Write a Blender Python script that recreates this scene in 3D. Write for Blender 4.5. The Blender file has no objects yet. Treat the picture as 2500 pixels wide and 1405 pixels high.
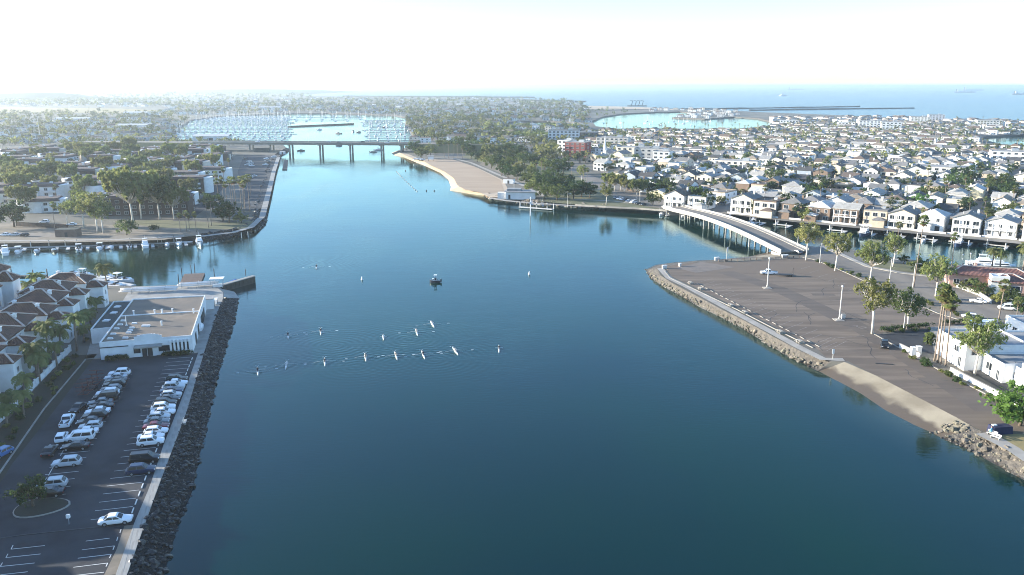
import bpy, math, random
from mathutils import Vector, Matrix
from mathutils.geometry import tessellate_polygon
from mathutils import noise as mn
SC = bpy.context.scene
COL = SC.collection
rnd = random.Random(7)
PI = math.pi
R = math.radians

# ------------------------------------------------------------------ camera, sky, sun, exposure
CAM_H = 66.0
FPX = 2000.0                      # focal length in pixels of the 2500 px wide photograph
PITCH = math.atan((702.5 - 210.0) / FPX)
cam = bpy.data.cameras.new('camera')
cam.sensor_width = 36.0
cam.lens = 36.0 * FPX / 2500.0
cam.clip_start = 0.5
cam.clip_end = 80000.0
cam_ob = bpy.data.objects.new('camera', cam)
COL.objects.link(cam_ob)
cam_ob.location = (0, 0, CAM_H)
cam_ob.rotation_euler = (PI / 2 - PITCH, 0, 0)
SC.camera = cam_ob

SUN_EL, SUN_AZ = R(12.0), R(-81.0)     # azimuth measured from +Y towards +X
world = bpy.data.worlds.new("World")
SC.world = world
world.use_nodes = True
wnt = world.node_tree
sky = wnt.nodes.new('ShaderNodeTexSky')
sky.sky_type = 'NISHITA'
sky.sun_disc = False
sky.sun_elevation = SUN_EL
sky.sun_rotation = SUN_AZ % (2 * PI)
sky.air_density = 0.9
sky.dust_density = 0.5
sky.ozone_density = 3.3
wnt.links.new(sky.outputs[0], wnt.nodes['Background'].inputs[0])
wnt.nodes['Background'].inputs[1].default_value = 0.15
sl = bpy.data.lights.new('sun', 'SUN')
sl.energy = 4.9
sl.angle = R(0.5)
sl.color = (1.0, 0.93, 0.8)
sun_ob = bpy.data.objects.new('sun', sl)
COL.objects.link(sun_ob)
sdir = Vector((math.sin(SUN_AZ) * math.cos(SUN_EL), math.cos(SUN_AZ) * math.cos(SUN_EL), math.sin(SUN_EL)))
sun_ob.rotation_euler = sdir.to_track_quat('Z', 'Y').to_euler()
sun_ob.location = sdir * 300
SC.view_settings.view_transform = 'Standard'
SC.view_settings.look = 'None'
SC.view_settings.gamma = 1.0
SC.view_settings.use_curve_mapping = False
SC.view_settings.exposure = 1.66
SC.render.engine = 'CYCLES'
SC.cycles.use_denoising = True
SC.cycles.filter_width = 1.0
SC.cycles.max_bounces = 5
SC.cycles.diffuse_bounces = 2
SC.cycles.glossy_bounces = 3
SC.cycles.transmission_bounces = 2
SC.cycles.transparent_max_bounces = 4
SC.cycles.volume_bounces = 1
SC.cycles.caustics_reflective = False
SC.cycles.caustics_refractive = False

# ------------------------------------------------------------------ helpers
LZ = 2.2                                 # height of the land above the water
_s, _c = math.sin(PITCH), math.cos(PITCH)
def G(px, py, z=0.0):
    """Where the sight line through a pixel of the photograph meets the level z."""
    u, v = (px - 1250.0) / FPX, (py - 702.5) / FPX
    dz = -_s - v * _c
    t = (z - CAM_H) / dz
    return Vector((u * t, (_c - v * _s) * t, z))
def GL(px, py): return G(px, py, LZ)
def scale_at(p):                          # pixels (of 2500) per metre at a world point
    return FPX / (p[1] * _c + (CAM_H - p[2]) * _s)
def to_px(p):
    zc = p[1] * _c + (CAM_H - p[2]) * _s
    return (1250 + FPX * p[0] / zc, 702.5 + FPX * ((CAM_H - p[2]) * _c - p[1] * _s) / zc)
def inside(p, poly):
    x, y = p[0], p[1]; r = False; n = len(poly); j = n - 1
    for i in range(n):
        xi, yi = poly[i][0], poly[i][1]; xj, yj = poly[j][0], poly[j][1]
        if (yi > y) != (yj > y) and x < (xj - xi) * (y - yi) / (yj - yi) + xi: r = not r
        j = i
    return r

class MB:
    def __init__(s): s.v = []; s.f = []; s.m = []
    def add(s, vs, fs, mi=0):
        o = len(s.v); s.v.extend([tuple(v) for v in vs])
        for f in fs: s.f.append(tuple(i + o for i in f)); s.m.append(mi)
    def merge(s, o, M=None, dm=0):
        vs = [tuple(M @ Vector(v)) for v in o.v] if M is not None else o.v
        b = len(s.v); s.v.extend(vs)
        s.f.extend([tuple(i + b for i in f) for f in o.f]); s.m.extend([m + dm for m in o.m])
    def box(s, cx, cy, z0, sx, sy, sz, rot=0.0, mi=0, tx=1.0, ty=1.0):
        c, n = math.cos(rot), math.sin(rot); vs = []
        for (k, z) in ((0, z0), (1, z0 + sz)):
            ax, ay = (tx, ty) if k else (1, 1)
            for (a, b) in ((-.5, -.5), (.5, -.5), (.5, .5), (-.5, .5)):
                x, y = a * sx * ax, b * sy * ay
                vs.append((cx + x * c - y * n, cy + x * n + y * c, z))
        s.add(vs, [(3, 2, 1, 0), (4, 5, 6, 7), (0, 1, 5, 4), (1, 2, 6, 5), (2, 3, 7, 6), (3, 0, 4, 7)], mi)
    def prism(s, poly, z0, z1, mi=0, tmi=None, bottom=False):
        n = len(poly)
        vs = [(p[0], p[1], z0) for p in poly] + [(p[0], p[1], z1) for p in poly]
        s.add(vs, [(i, (i + 1) % n, n + (i + 1) % n, n + i) for i in range(n)], mi)
        s.sheet([(p[0], p[1], z1) for p in poly], mi if tmi is None else tmi)
        if bottom: s.sheet([(p[0], p[1], z0) for p in poly], mi)
    def sheet(s, pts, mi=0, holes=()):
        loops = [[Vector(p) for p in pts]] + [[Vector(p) for p in h] for h in holes]
        flat = [p for l in loops for p in l]
        tris = tessellate_polygon(loops)
        fs = []
        for t in tris:
            a, b, c = (flat[i] for i in t)
            fs.append(tuple(t) if (b - a).cross(c - a).z > 0 else (t[0], t[2], t[1]))
        s.add(flat, fs, mi)
    def tube(s, pts, rad, n=6, mi=0, cap=True):
        pts = [Vector(p) for p in pts]; m = len(pts); vs = []
        for i, p in enumerate(pts):
            d = (pts[min(i + 1, m - 1)] - pts[max(i - 1, 0)]).normalized()
            a = Vector((1, 0, 0)) if abs(d.x) < .8 else Vector((0, 1, 0))
            e1 = d.cross(a).normalized(); e2 = d.cross(e1)
            r = rad[i] if hasattr(rad, '__len__') else rad
            for k in range(n):
                t = 2 * PI * k / n
                vs.append(p + (e1 * math.cos(t) + e2 * math.sin(t)) * r)
        fs = []
        for i in range(m - 1):
            for k in range(n):
                fs.append((i * n + k, i * n + (k + 1) % n, (i + 1) * n + (k + 1) % n, (i + 1) * n + k))
        if cap: fs.append(tuple(range(n - 1, -1, -1))); fs.append(tuple((m - 1) * n + k for k in range(n)))
        s.add(vs, fs, mi)
    def cyl(s, x, y, z0, z1, r, r1=None, n=8, mi=0): s.tube([(x, y, z0), (x, y, z1)], [r, r if r1 is None else r1], n, mi)
    def bar(s, a, b, w, h, mi=0):             # box beam from a to b
        a, b = Vector(a), Vector(b); d = (b - a).normalized()
        sx = d.cross(Vector((0, 0, 1)));
        if sx.length < 1e-4: sx = Vector((1, 0, 0))
        sx.normalize(); up = sx.cross(d)
        vs = []
        for p in (a, b):
            for (i, j) in ((-.5, -.5), (.5, -.5), (.5, .5), (-.5, .5)): vs.append(p + sx * w * i + up * h * j)
        s.add(vs, [(3, 2, 1, 0), (4, 5, 6, 7), (0, 1, 5, 4), (1, 2, 6, 5), (2, 3, 7, 6), (3, 0, 4, 7)], mi)
    def loft(s, secs, mi=0, closed=True, cap=True):   # secs: equally long point rings
        n = len(secs[0]); vs = [p for r in secs for p in r]; fs = []
        for i in range(len(secs) - 1):
            for k in range(n if closed else n - 1):
                fs.append((i * n + k, i * n + (k + 1) % n, (i + 1) * n + (k + 1) % n, (i + 1) * n + k))
        if cap: fs.append(tuple(range(n - 1, -1, -1))); fs.append(tuple((len(secs) - 1) * n + k for k in range(n)))
        s.add(vs, fs, mi)
    def quad(s, a, b, c, d, mi=0): s.add([a, b, c, d], [(0, 1, 2, 3)], mi)
    def mesh(s, name, mats, smooth=False):
        me = bpy.data.meshes.new(name)
        me.from_pydata(s.v, [], s.f)
        if not isinstance(mats, (list, tuple)): mats = [mats]
        for m in mats: me.materials.append(m)
        if len(mats) > 1: me.polygons.foreach_set('material_index', s.m)
        if smooth: me.polygons.foreach_set('use_smooth', [True] * len(s.f))
        me.update()
        return me

def link(name, data, parent=None, loc=(0, 0, 0), rz=0.0, sc=None):
    o = bpy.data.objects.new(name, data); COL.objects.link(o)
    o.location = loc
    if rz: o.rotation_euler = (0, 0, rz)
    if sc is not None: o.scale = sc if hasattr(sc, '__len__') else (sc, sc, sc)
    if parent is not None: o.parent = parent
    return o
_seen = {}
def tag(o, label, cat, group=None):
    o['label'] = label; o['category'] = cat
    if group: o['group'] = group
    return o
def thing(name, label, cat, loc=(0, 0, 0), rz=0.0, group=None, sc=None, data=None):
    return tag(link(name, data, None, loc, rz, sc), label, cat, group)
def part(name, mb, mats, parent, smooth=False, label=None, stuff=False, loc=(0, 0, 0)):
    o = link(name, mb.mesh(name, mats, smooth) if isinstance(mb, MB) else mb, parent, loc)
    if label: o['label'] = label
    if stuff: o['kind'] = 'stuff'
    return o
def structure(name, mb, mats, smooth=False, label=None):
    o = link(name, mb.mesh(name, mats, smooth)); o['kind'] = 'structure'
    if label: o['label'] = label
    return o
class P:                                   # one part of a kit: mesh, place, sub-parts
    def __init__(s, name, me, loc=(0, 0, 0), rz=0.0, subs=(), col=None, stuff=False, label=None):
        s.name, s.me, s.loc, s.rz, s.subs, s.col, s.stuff, s.label = name, me, loc, rz, subs, col, stuff, label
def spawn(name, kit, label, cat, loc, rz=0.0, sc=None, group=None, cols=None):
    """A thing with copies of every part of its kit; copies share their meshes."""
    r = thing(name, label, cat, loc, rz, group, sc)
    for p in kit:
        o = link(p.name, p.me, r, p.loc, p.rz)
        if p.stuff: o['kind'] = 'stuff'
        if p.label: o['label'] = p.label
        if cols and p.col in cols: o.color = (*cols[p.col], 1)
        for q in p.subs:
            b = link(q.name, q.me, o, q.loc, q.rz)
            if cols and q.col in cols: b.color = (*cols[q.col], 1)
    return r
_T = 'first second third fourth fifth sixth seventh eighth ninth tenth eleventh twelfth thirteenth fourteenth fifteenth sixteenth seventeenth eighteenth nineteenth'.split()
_D = {2: 'twenty', 3: 'thirty', 4: 'forty', 5: 'fifty', 6: 'sixty', 7: 'seventy', 8: 'eighty', 9: 'ninety'}
def nth(i):                               # 1 -> first
    if i < 20: return _T[i - 1]
    t, u = divmod(i, 10)
    if t > 9: return 'hundred-and-' + nth(i - 100) if i > 100 else 'hundredth'
    return _D[t][:-1] + 'ieth' if u == 0 else _D[t] + '-' + _T[u - 1]

# ------------------------------------------------------------------ materials
def mat(name, col, rough=0.8, col2=None, scale=1.0, detail=4, bump=0.0, bscale=None, metal=0.0, spec=0.5,
        use_obj=False, rndv=0.0, transl=0.0, stretch=None, mixlo=.35, mixhi=.65, col3=None, scale3=.05, bdist=.1):
    m = bpy.data.materials.new(name); m.use_nodes = True
    nt = m.node_tree; N = nt.nodes; Lk = nt.links
    b = N['Principled BSDF']; b.inputs['Roughness'].default_value = rough
    b.inputs['Metallic'].default_value = metal
    b.inputs['Specular IOR Level'].default_value = spec
    tc = N.new('ShaderNodeTexCoord'); vec = tc.outputs['Object']
    if stretch:
        mp = N.new('ShaderNodeMapping'); mp.inputs['Scale'].default_value = stretch[:3]
        if len(stretch) > 3: mp.inputs['Rotation'].default_value = (0, 0, stretch[3])
        Lk.new(vec, mp.inputs[0]); vec = mp.outputs[0]
    def noise(sc_, det=detail, ro=.6, v=vec):
        n = N.new('ShaderNodeTexNoise'); n.inputs['Scale'].default_value = sc_; n.inputs['Detail'].default_value = det
        n.inputs['Roughness'].default_value = ro; Lk.new(v, n.inputs['Vector']); return n.outputs['Fac']
    def mix(fac, a, c2, mode='MIX'):
        x = N.new('ShaderNodeMix'); x.data_type = 'RGBA'; x.blend_type = mode
        if hasattr(fac, 'links') or not isinstance(fac, (int, float)): Lk.new(fac, x.inputs[0])
        else: x.inputs[0].default_value = fac
        for (i, s_) in ((6, a), (7, c2)):
            if isinstance(s_, tuple): x.inputs[i].default_value = (*s_[:3], 1)
            else: Lk.new(s_, x.inputs[i])
        return x.outputs[2]
    def ramp(f, lo, hi):
        r_ = N.new('ShaderNodeMapRange'); r_.inputs[1].default_value = lo; r_.inputs[2].default_value = hi
        Lk.new(f, r_.inputs[0]); return r_.outputs[0]
    out = tuple(col)
    if use_obj:
        oi = N.new('ShaderNodeObjectInfo'); out = oi.outputs['Color']
    if col2 is not None:
        f = ramp(noise(scale), mixlo, mixhi)
        out = mix(f, out, mix(1.0, out, tuple(col2), 'MULTIPLY') if use_obj else tuple(col2))
    if col3 is not None:
        out = mix(ramp(noise(scale3, 3), .42, .62), out, tuple(col3))
    if rndv:
        oi = N.new('ShaderNodeObjectInfo'); h = N.new('ShaderNodeHueSaturation')
        ma = N.new('ShaderNodeMapRange'); ma.inputs[3].default_value = 1 - rndv; ma.inputs[4].default_value = 1 + rndv
        Lk.new(oi.outputs['Random'], ma.inputs[0]); Lk.new(ma.outputs[0], h.inputs['Value'])
        mh = N.new('ShaderNodeMath'); mh.operation = 'MULTIPLY_ADD'; mh.inputs[1].default_value = .05; mh.inputs[2].default_value = .49
        mf = N.new('ShaderNodeMath'); mf.operation = 'FRACT'; mm = N.new('ShaderNodeMath'); mm.operation = 'MULTIPLY'; mm.inputs[1].default_value = 7.3
        Lk.new(oi.outputs['Random'], mm.inputs[0]); Lk.new(mm.outputs[0], mf.inputs[0]); Lk.new(mf.outputs[0], mh.inputs[0]); Lk.new(mh.outputs[0], h.inputs['Hue'])
        if isinstance(out, tuple): h.inputs['Color'].default_value = (*out[:3], 1)
        else: Lk.new(out, h.inputs['Color'])
        out = h.outputs[0]
    if isinstance(out, tuple): b.inputs['Base Color'].default_value = (*out[:3], 1)
    else: Lk.new(out, b.inputs['Base Color'])
    if bump:
        bn = N.new('ShaderNodeBump'); bn.inputs['Strength'].default_value = bump; bn.inputs['Distance'].default_value = bdist
        Lk.new(noise(bscale or scale * 3, 3), bn.inputs['Height']); Lk.new(bn.outputs[0], b.inputs['Normal'])
    if transl:
        t = N.new('ShaderNodeBsdfTranslucent'); ms = N.new('ShaderNodeMixShader'); ms.inputs[0].default_value = transl
        if isinstance(out, tuple): t.inputs[0].default_value = (*out[:3], 1)
        else: Lk.new(out, t.inputs[0])
        Lk.new(b.outputs[0], ms.inputs[1]); Lk.new(t.outputs[0], ms.inputs[2])
        Lk.new(ms.outputs[0], N['Material Output'].inputs['Surface'])
    return m

M = {}
M['land'] = mat('land_ground', (.12, .108, .088), .95, (.06, .062, .042), .06, col3=(.16, .145, .12), scale3=.012)
M['asphalt'] = mat('asphalt', (.026, .029, .035), .9, (.018, .019, .023), .3, bump=.2, bscale=6, col3=(.042, .044, .049), scale3=.07, mixlo=.42, mixhi=.58)
M['lot'] = mat('worn_asphalt', (.205, .156, .114), .9, (.112, .085, .064), .3, detail=7, stretch=(.12, 1.0, 1, R(-4)), col3=(.145, .108, .078), scale3=.02, mixlo=.4, mixhi=.56)
M['road'] = mat('road_asphalt', (.22, .19, .155), .9, (.15, .13, .108), .12, detail=6, stretch=(1, .25, 1))
M['concrete'] = mat('concrete', (.34, .33, .3), .85, (.25, .24, .22), .35, bump=.1, bscale=8)
M['pale_concrete'] = mat('pale_concrete', (.38, .345, .295), .85, (.29, .262, .225), .3)
M['lotdark'] = mat('dark_worn_asphalt', (.1, .078, .062), .9, (.13, .102, .08), .3, detail=6, stretch=(.3, 1, 1))
M['pad'] = mat('concrete_pad', (.19, .155, .128), .9, (.15, .125, .105), .3)
M['kerb'] = mat('kerb_concrete', (.33, .3, .26), .85, (.24, .22, .19), .6)
M['paint'] = mat('road_paint', (.75, .74, .7), .8, (.5, .49, .46), 1.2)
M['oldpaint'] = mat('worn_road_paint', (.36, .32, .28), .85, (.16, .13, .11), .9)
M['sand'] = mat('beach_sand', (.5, .39, .27), .95, (.43, .33, .23), .3, bump=.3, bscale=2.5)
M['rakedsand'] = mat('raked_sand', (.35, .25, .165), .95, (.41, .3, .2), .12, stretch=(.25, 1.6, 1, R(60)), bump=.4, bscale=1.5)
M['shoresand'] = mat('shore_sand', (.25, .22, .165), .95, (.17, .145, .105), .12, bump=.3, bscale=2)
M['wetsand'] = mat('wet_sand', (.2, .165, .12), .6, (.12, .1, .075), .3)
M['mulch'] = mat('dark_mulch', (.035, .03, .02), .95, (.03, .032, .018), .6, bump=.5, bscale=2)
M['dirt'] = mat('dry_dirt', (.24, .195, .145), .95, (.15, .125, .09), .2, bump=.4, bscale=1)
M['lawn'] = mat('park_lawn', (.16, .15, .075), .95, (.1, .105, .05), .09, bump=.3, bscale=4)
M['drygrass'] = mat('dry_grass', (.3, .23, .1), .95, (.22, .18, .08), .5)
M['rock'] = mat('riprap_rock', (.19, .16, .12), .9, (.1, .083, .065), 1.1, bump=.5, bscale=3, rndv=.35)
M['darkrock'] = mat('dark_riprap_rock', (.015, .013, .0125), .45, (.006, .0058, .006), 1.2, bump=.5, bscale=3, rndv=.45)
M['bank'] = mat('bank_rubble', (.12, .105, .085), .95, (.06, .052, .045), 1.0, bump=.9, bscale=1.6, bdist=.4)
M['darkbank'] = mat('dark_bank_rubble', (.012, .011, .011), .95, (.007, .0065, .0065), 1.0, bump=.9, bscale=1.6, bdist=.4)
M['stucco'] = mat('stucco', (.8, .8, .8), .85, (.88, .87, .85), .5, use_obj=True)
M['white'] = mat('white_paint', (.8, .79, .77), .6, (.7, .69, .67), .4)
M['boatwhite'] = mat('boat_gelcoat', (.8, .8, .79), .3, (.74, .74, .73), .5)
M['roof'] = mat('roof_shingle', (.2, .2, .2), .9, (.72, .7, .68), .7, detail=6, use_obj=True, bump=.3, bscale=3)
def tile_mat(name, c1, c2):
    m = mat(name, c1, .8, c2, .5, detail=5); nt = m.node_tree; N = nt.nodes; bs = N['Principled BSDF']
    tc = N.new('ShaderNodeTexCoord'); hs = []
    for d in ('X', 'Y'):
        w = N.new('ShaderNodeTexWave'); w.inputs['Scale'].default_value = .85; w.inputs['Distortion'].default_value = 1.2; w.inputs['Detail'].default_value = 1
        w.bands_direction = d; nt.links.new(tc.outputs['Object'], w.inputs['Vector']); hs.append(w.outputs['Fac'])
    mx = N.new('ShaderNodeMath'); mx.operation = 'MULTIPLY'; nt.links.new(hs[0], mx.inputs[0]); nt.links.new(hs[1], mx.inputs[1])
    bn = N.new('ShaderNodeBump'); bn.inputs['Strength'].default_value = .9; bn.inputs['Distance'].default_value = .25
    nt.links.new(mx.outputs[0], bn.inputs['Height']); nt.links.new(bn.outputs[0], bs.inputs['Normal'])
    src = bs.inputs['Base Color'].links[0].from_socket; r = N.new('ShaderNodeMapRange'); r.inputs[3].default_value = .55; r.inputs[4].default_value = 1.5; nt.links.new(mx.outputs[0], r.inputs[0])
    h = N.new('ShaderNodeHueSaturation'); nt.links.new(r.outputs[0], h.inputs['Value']); nt.links.new(src, h.inputs['Color']); nt.links.new(h.outputs[0], bs.inputs['Base Color'])
    return m
M['tile'] = tile_mat('brown_roof_tile', (.22, .095, .055), (.115, .055, .036))
M['redtile'] = tile_mat('red_roof_tile', (.27, .125, .1), (.19, .09, .075))
M['ridge'] = mat('pale_ridge_tile', (.55, .46, .4), .85, (.42, .34, .29), 1)
M['brown'] = mat('brown_timber_cladding', (.075, .05, .042), .85, (.05, .033, .028), .5, stretch=(3, 3, .3))
M['brownroof'] = mat('brown_shingle_roof', (.11, .075, .065), .9, (.075, .052, .046), .4)
M['glass'] = mat('window_glass', (.02, .026, .032), .12, (.035, .042, .05), .8, spec=.35)
M['dark'] = mat('dark_opening', (.025, .025, .028), .7)
M['frame'] = mat('window_frame', (.7, .69, .67), .6)
M['roofgreen'] = mat('dark_green_roof_felt', (.05, .065, .062), .95, (.035, .045, .045), .4)
M['rooftan'] = mat('tan_gravel_roof', (.24, .19, .14), .95, (.17, .135, .1), .25, detail=6, col3=(.14, .12, .1), scale3=.07)
M['roofgrey'] = mat('grey_roof_felt', (.3, .3, .3), .95, (.22, .22, .22), .3)
M['metal'] = mat('galvanised_metal', (.5, .51, .52), .45, (.4, .41, .42), 1, metal=.6)
M['pole'] = mat('pale_painted_pole', (.62, .6, .56), .6, (.5, .48, .45), 1)
M['timber'] = mat('weathered_timber', (.17, .12, .095), .9, (.11, .078, .063), .6, stretch=(1, 6, 1))
M['darktimber'] = mat('dark_timber', (.035, .035, .038), .8, (.05, .05, .05), 1)
M['deckwhite'] = mat('pale_dock_boards', (.6, .58, .54), .85, (.46, .44, .41), .8)
M['carpaint'] = mat('car_paint', (.8, .8, .8), .28, use_obj=True, spec=.6)
M['tyre'] = mat('tyre_rubber', (.018, .018, .018), .85)
M['rim'] = mat('wheel_rim', (.45, .45, .46), .35, metal=.7)
M['redlamp'] = mat('tail_lamp', (.3, .02, .02), .3)
M['headlamp'] = mat('head_lamp', (.75, .76, .76), .2)
M['plastic'] = mat('dark_plastic', (.03, .03, .032), .6)
M['blue'] = mat('blue_canvas', (.03, .11, .32), .8, (.04, .14, .38), .8)
M['navy'] = mat('navy_cloth', (.012, .016, .045), .9, (.02, .022, .06), 1.0)
M['rust'] = mat('rusty_steel', (.13, .04, .03), .8, (.08, .028, .022), 2)
M['oar'] = mat('oar_shaft', (.5, .5, .48), .5)
M['foam'] = mat('water_foam', (.75, .78, .78), .8, (.6, .65, .67), 2)
M['skin'] = mat('skin', (.42, .25, .17), .6)
M['shirt'] = mat('shirt_cloth', (.8, .8, .8), .85, use_obj=True)
M['hull'] = mat('boat_hull', (.7, .7, .7), .3, use_obj=True)
M['brick'] = mat('red_brick', (.2, .045, .038), .9, (.15, .035, .03), .8)
M['pink'] = mat('pink_stucco', (.5, .31, .25), .85, (.43, .27, .22), .5)
def wet_below(m, lo, hi, dark, rough=.45):
    # tide line: stone and sand stay dark and wet near the water's level
    nt = m.node_tree; N = nt.nodes; bs = N['Principled BSDF']
    g = N.new('ShaderNodeNewGeometry'); sx = N.new('ShaderNodeSeparateXYZ'); nt.links.new(g.outputs['Position'], sx.inputs[0])
    n = N.new('ShaderNodeTexNoise'); n.inputs['Scale'].default_value = .22; n.inputs['Detail'].default_value = 6; nt.links.new(g.outputs['Position'], n.inputs['Vector'])
    ad = N.new('ShaderNodeMath'); ad.operation = 'MULTIPLY_ADD'; ad.inputs[1].default_value = -1.6; nt.links.new(n.outputs['Fac'], ad.inputs[0]); nt.links.new(sx.outputs['Z'], ad.inputs[2])
    r = N.new('ShaderNodeMapRange'); r.inputs[1].default_value = lo - .8; r.inputs[2].default_value = hi - .8; nt.links.new(ad.outputs[0], r.inputs[0])
    mx = N.new('ShaderNodeMix'); mx.data_type = 'RGBA'; nt.links.new(r.outputs[0], mx.inputs[0]); mx.inputs[6].default_value = (*dark, 1)
    src = bs.inputs['Base Color'].links[0].from_socket; nt.links.new(src, mx.inputs[7]); nt.links.new(mx.outputs[2], bs.inputs['Base Color'])
    r2 = N.new('ShaderNodeMapRange'); r2.inputs[3].default_value = rough; r2.inputs[4].default_value = bs.inputs['Roughness'].default_value; nt.links.new(r.outputs[0], r2.inputs[0]); nt.links.new(r2.outputs[0], bs.inputs['Roughness'])
wet_below(M['shoresand'], .7, 1.15, (.085, .066, .046)); wet_below(M['rock'], .1, .6, (.045, .036, .026)); wet_below(M['bank'], .1, .6, (.03, .025, .02)); wet_below(M['darkrock'], .2, .7, (.012, .011, .011), .35)
# foliage
def leafmat(n, a, b): return mat(n, a, .75, b, .55, detail=3, rndv=.22, transl=.5, mixlo=.4, mixhi=.6, spec=.25)
M['leaf_dark'] = leafmat('dark_foliage', (.042, .064, .022), (.07, .095, .03))
M['leaf_mid'] = leafmat('green_foliage', (.08, .105, .03), (.125, .145, .042))
M['leaf_gum'] = leafmat('gum_tree_foliage', (.18, .195, .058), (.26, .25, .085))
M['leaf_bright'] = leafmat('bright_green_foliage', (.1, .17, .03), (.15, .23, .05))
M['leaf_palm'] = leafmat('palm_frond', (.135, .16, .05), (.21, .215, .075))
M['leaf_dry'] = leafmat('dry_palm_skirt', (.24, .17, .1), (.17, .12, .07))
M['leaf_far'] = leafmat('far_foliage', (.075, .09, .04), (.12, .125, .055))
M['trunk'] = mat('bark', (.12, .09, .065), .95, (.08, .06, .045), 2)
M['palebark'] = mat('pale_smooth_bark', (.68, .63, .55), .85, (.5, .45, .38), .9)
M['palmtrunk'] = mat('palm_trunk', (.24, .19, .15), .95, (.16, .125, .1), 2.0)
# ------------------------------------------------------------------ water
WAKES = [(*G(x, y)[:2], w) for x, y, w in [(640, 890, 20), (815, 845, 26), (870, 895, 22), (960, 885, 20), (1060, 880, 24), (1000, 830, 22), (780, 640, 22)]]
def water_mat():
    m = bpy.data.materials.new('bay_water'); m.use_nodes = True
    nt = m.node_tree; N = nt.nodes; Lk = nt.links; N.remove(N['Principled BSDF'])
    body = N.new('ShaderNodeBsdfDiffuse'); gl = N.new('ShaderNodeBsdfGlossy'); gl.inputs['Roughness'].default_value = .05; gl.inputs['Color'].default_value = (.8, .985, .985, 1)
    fr_ = N.new('ShaderNodeFresnel'); fr_.inputs['IOR'].default_value = 1.33; mxs = N.new('ShaderNodeMixShader')
    Lk.new(fr_.outputs[0], mxs.inputs[0]); Lk.new(body.outputs[0], mxs.inputs[1]); Lk.new(gl.outputs[0], mxs.inputs[2]); Lk.new(mxs.outputs[0], N['Material Output'].inputs['Surface'])
    
    tc = N.new('ShaderNodeTexCoord')
    def noise(sc, stretch, rot, det):
        mp = N.new('ShaderNodeMapping'); mp.inputs['Scale'].default_value = stretch; mp.inputs['Rotation'].default_value = (0, 0, rot)
        Lk.new(tc.outputs['Object'], mp.inputs[0])
        n = N.new('ShaderNodeTexNoise'); n.inputs['Scale'].default_value = sc; n.inputs['Detail'].default_value = det
        Lk.new(mp.outputs[0], n.inputs['Vector']); return n.outputs['Fac']
    big = noise(.012, (1, 1, 1), .3, 3)
    big2 = noise(.03, (1, .5, 1), .9, 2)
    r = N.new('ShaderNodeMapRange'); r.inputs[1].default_value = .36; r.inputs[2].default_value = .64; Lk.new(big, r.inputs[0])
    mx = N.new('ShaderNodeMix'); mx.data_type = 'RGBA'; Lk.new(r.outputs[0], mx.inputs[0])
    mx.inputs[6].default_value = (.0003,.015,.019,1); mx.inputs[7].default_value = (.0003,.0235,.0145,1)
    at = N.new('ShaderNodeAttribute'); at.attribute_name = 'shallow'
    ms = N.new('ShaderNodeMix'); ms.data_type = 'RGBA'; Lk.new(at.outputs['Fac'], ms.inputs[0]); Lk.new(mx.outputs[2], ms.inputs[6]); ms.inputs[7].default_value = (.05, .07, .052, 1)
    Lk.new(ms.outputs[2], body.inputs['Color'])
    # ripples: fine wind ripples, stronger in gusts, over a long low swell
    rip = noise(1.0, (.45, 1.5, 1), .12, 3)
    swell = noise(.16, (.5, 1.2, 1), -.2, 2)
    gust = N.new('ShaderNodeMapRange'); gust.inputs[1].default_value = .35; gust.inputs[2].default_value = .7
    gust.inputs[3].default_value = .2; gust.inputs[4].default_value = 1.15; Lk.new(big2, gust.inputs[0])
    mu = N.new('ShaderNodeMath'); mu.operation = 'MULTIPLY'; Lk.new(rip, mu.inputs[0]); Lk.new(gust.outputs[0], mu.inputs[1])
    # rings and wakes spreading from the rowing boats
    wk_ = None
    for (wx, wy, wr) in WAKES:
        ds = N.new('ShaderNodeVectorMath'); ds.operation = 'DISTANCE'; Lk.new(tc.outputs['Object'], ds.inputs[0]); ds.inputs[1].default_value = (wx, wy, 0)
        fr = N.new('ShaderNodeMath'); fr.operation = 'MULTIPLY'; fr.inputs[1].default_value = 3.6; Lk.new(ds.outputs['Value'], fr.inputs[0])
        sn = N.new('ShaderNodeMath'); sn.operation = 'SINE'; Lk.new(fr.outputs[0], sn.inputs[0])
        fo = N.new('ShaderNodeMapRange'); fo.inputs[1].default_value = wr; fo.inputs[2].default_value = 2.0; fo.inputs[3].default_value = 0; fo.inputs[4].default_value = .5; Lk.new(ds.outputs['Value'], fo.inputs[0])
        pr = N.new('ShaderNodeMath'); pr.operation = 'MULTIPLY'; Lk.new(sn.outputs[0], pr.inputs[0]); Lk.new(fo.outputs[0], pr.inputs[1])
        if wk_ is None: wk_ = pr.outputs[0]
        else:
            ad = N.new('ShaderNodeMath'); Lk.new(wk_, ad.inputs[0]); Lk.new(pr.outputs[0], ad.inputs[1]); wk_ = ad.outputs[0]
    wm_ = N.new('ShaderNodeMath'); wm_.operation = 'MULTIPLY'; Lk.new(wk_, wm_.inputs[0]); Lk.new(big2, wm_.inputs[1])
    ad = N.new('ShaderNodeMath'); Lk.new(mu.outputs[0], ad.inputs[0]); Lk.new(wm_.outputs[0], ad.inputs[1]); mu = ad
    b1 = N.new('ShaderNodeBump'); b1.inputs['Strength'].default_value = .3; b1.inputs['Distance'].default_value = .16
    b2 = N.new('ShaderNodeBump'); b2.inputs['Strength'].default_value = .25; b2.inputs['Distance'].default_value = .12
    Lk.new(mu.outputs[0], b1.inputs['Height']); Lk.new(swell, b2.inputs['Height'])
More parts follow.
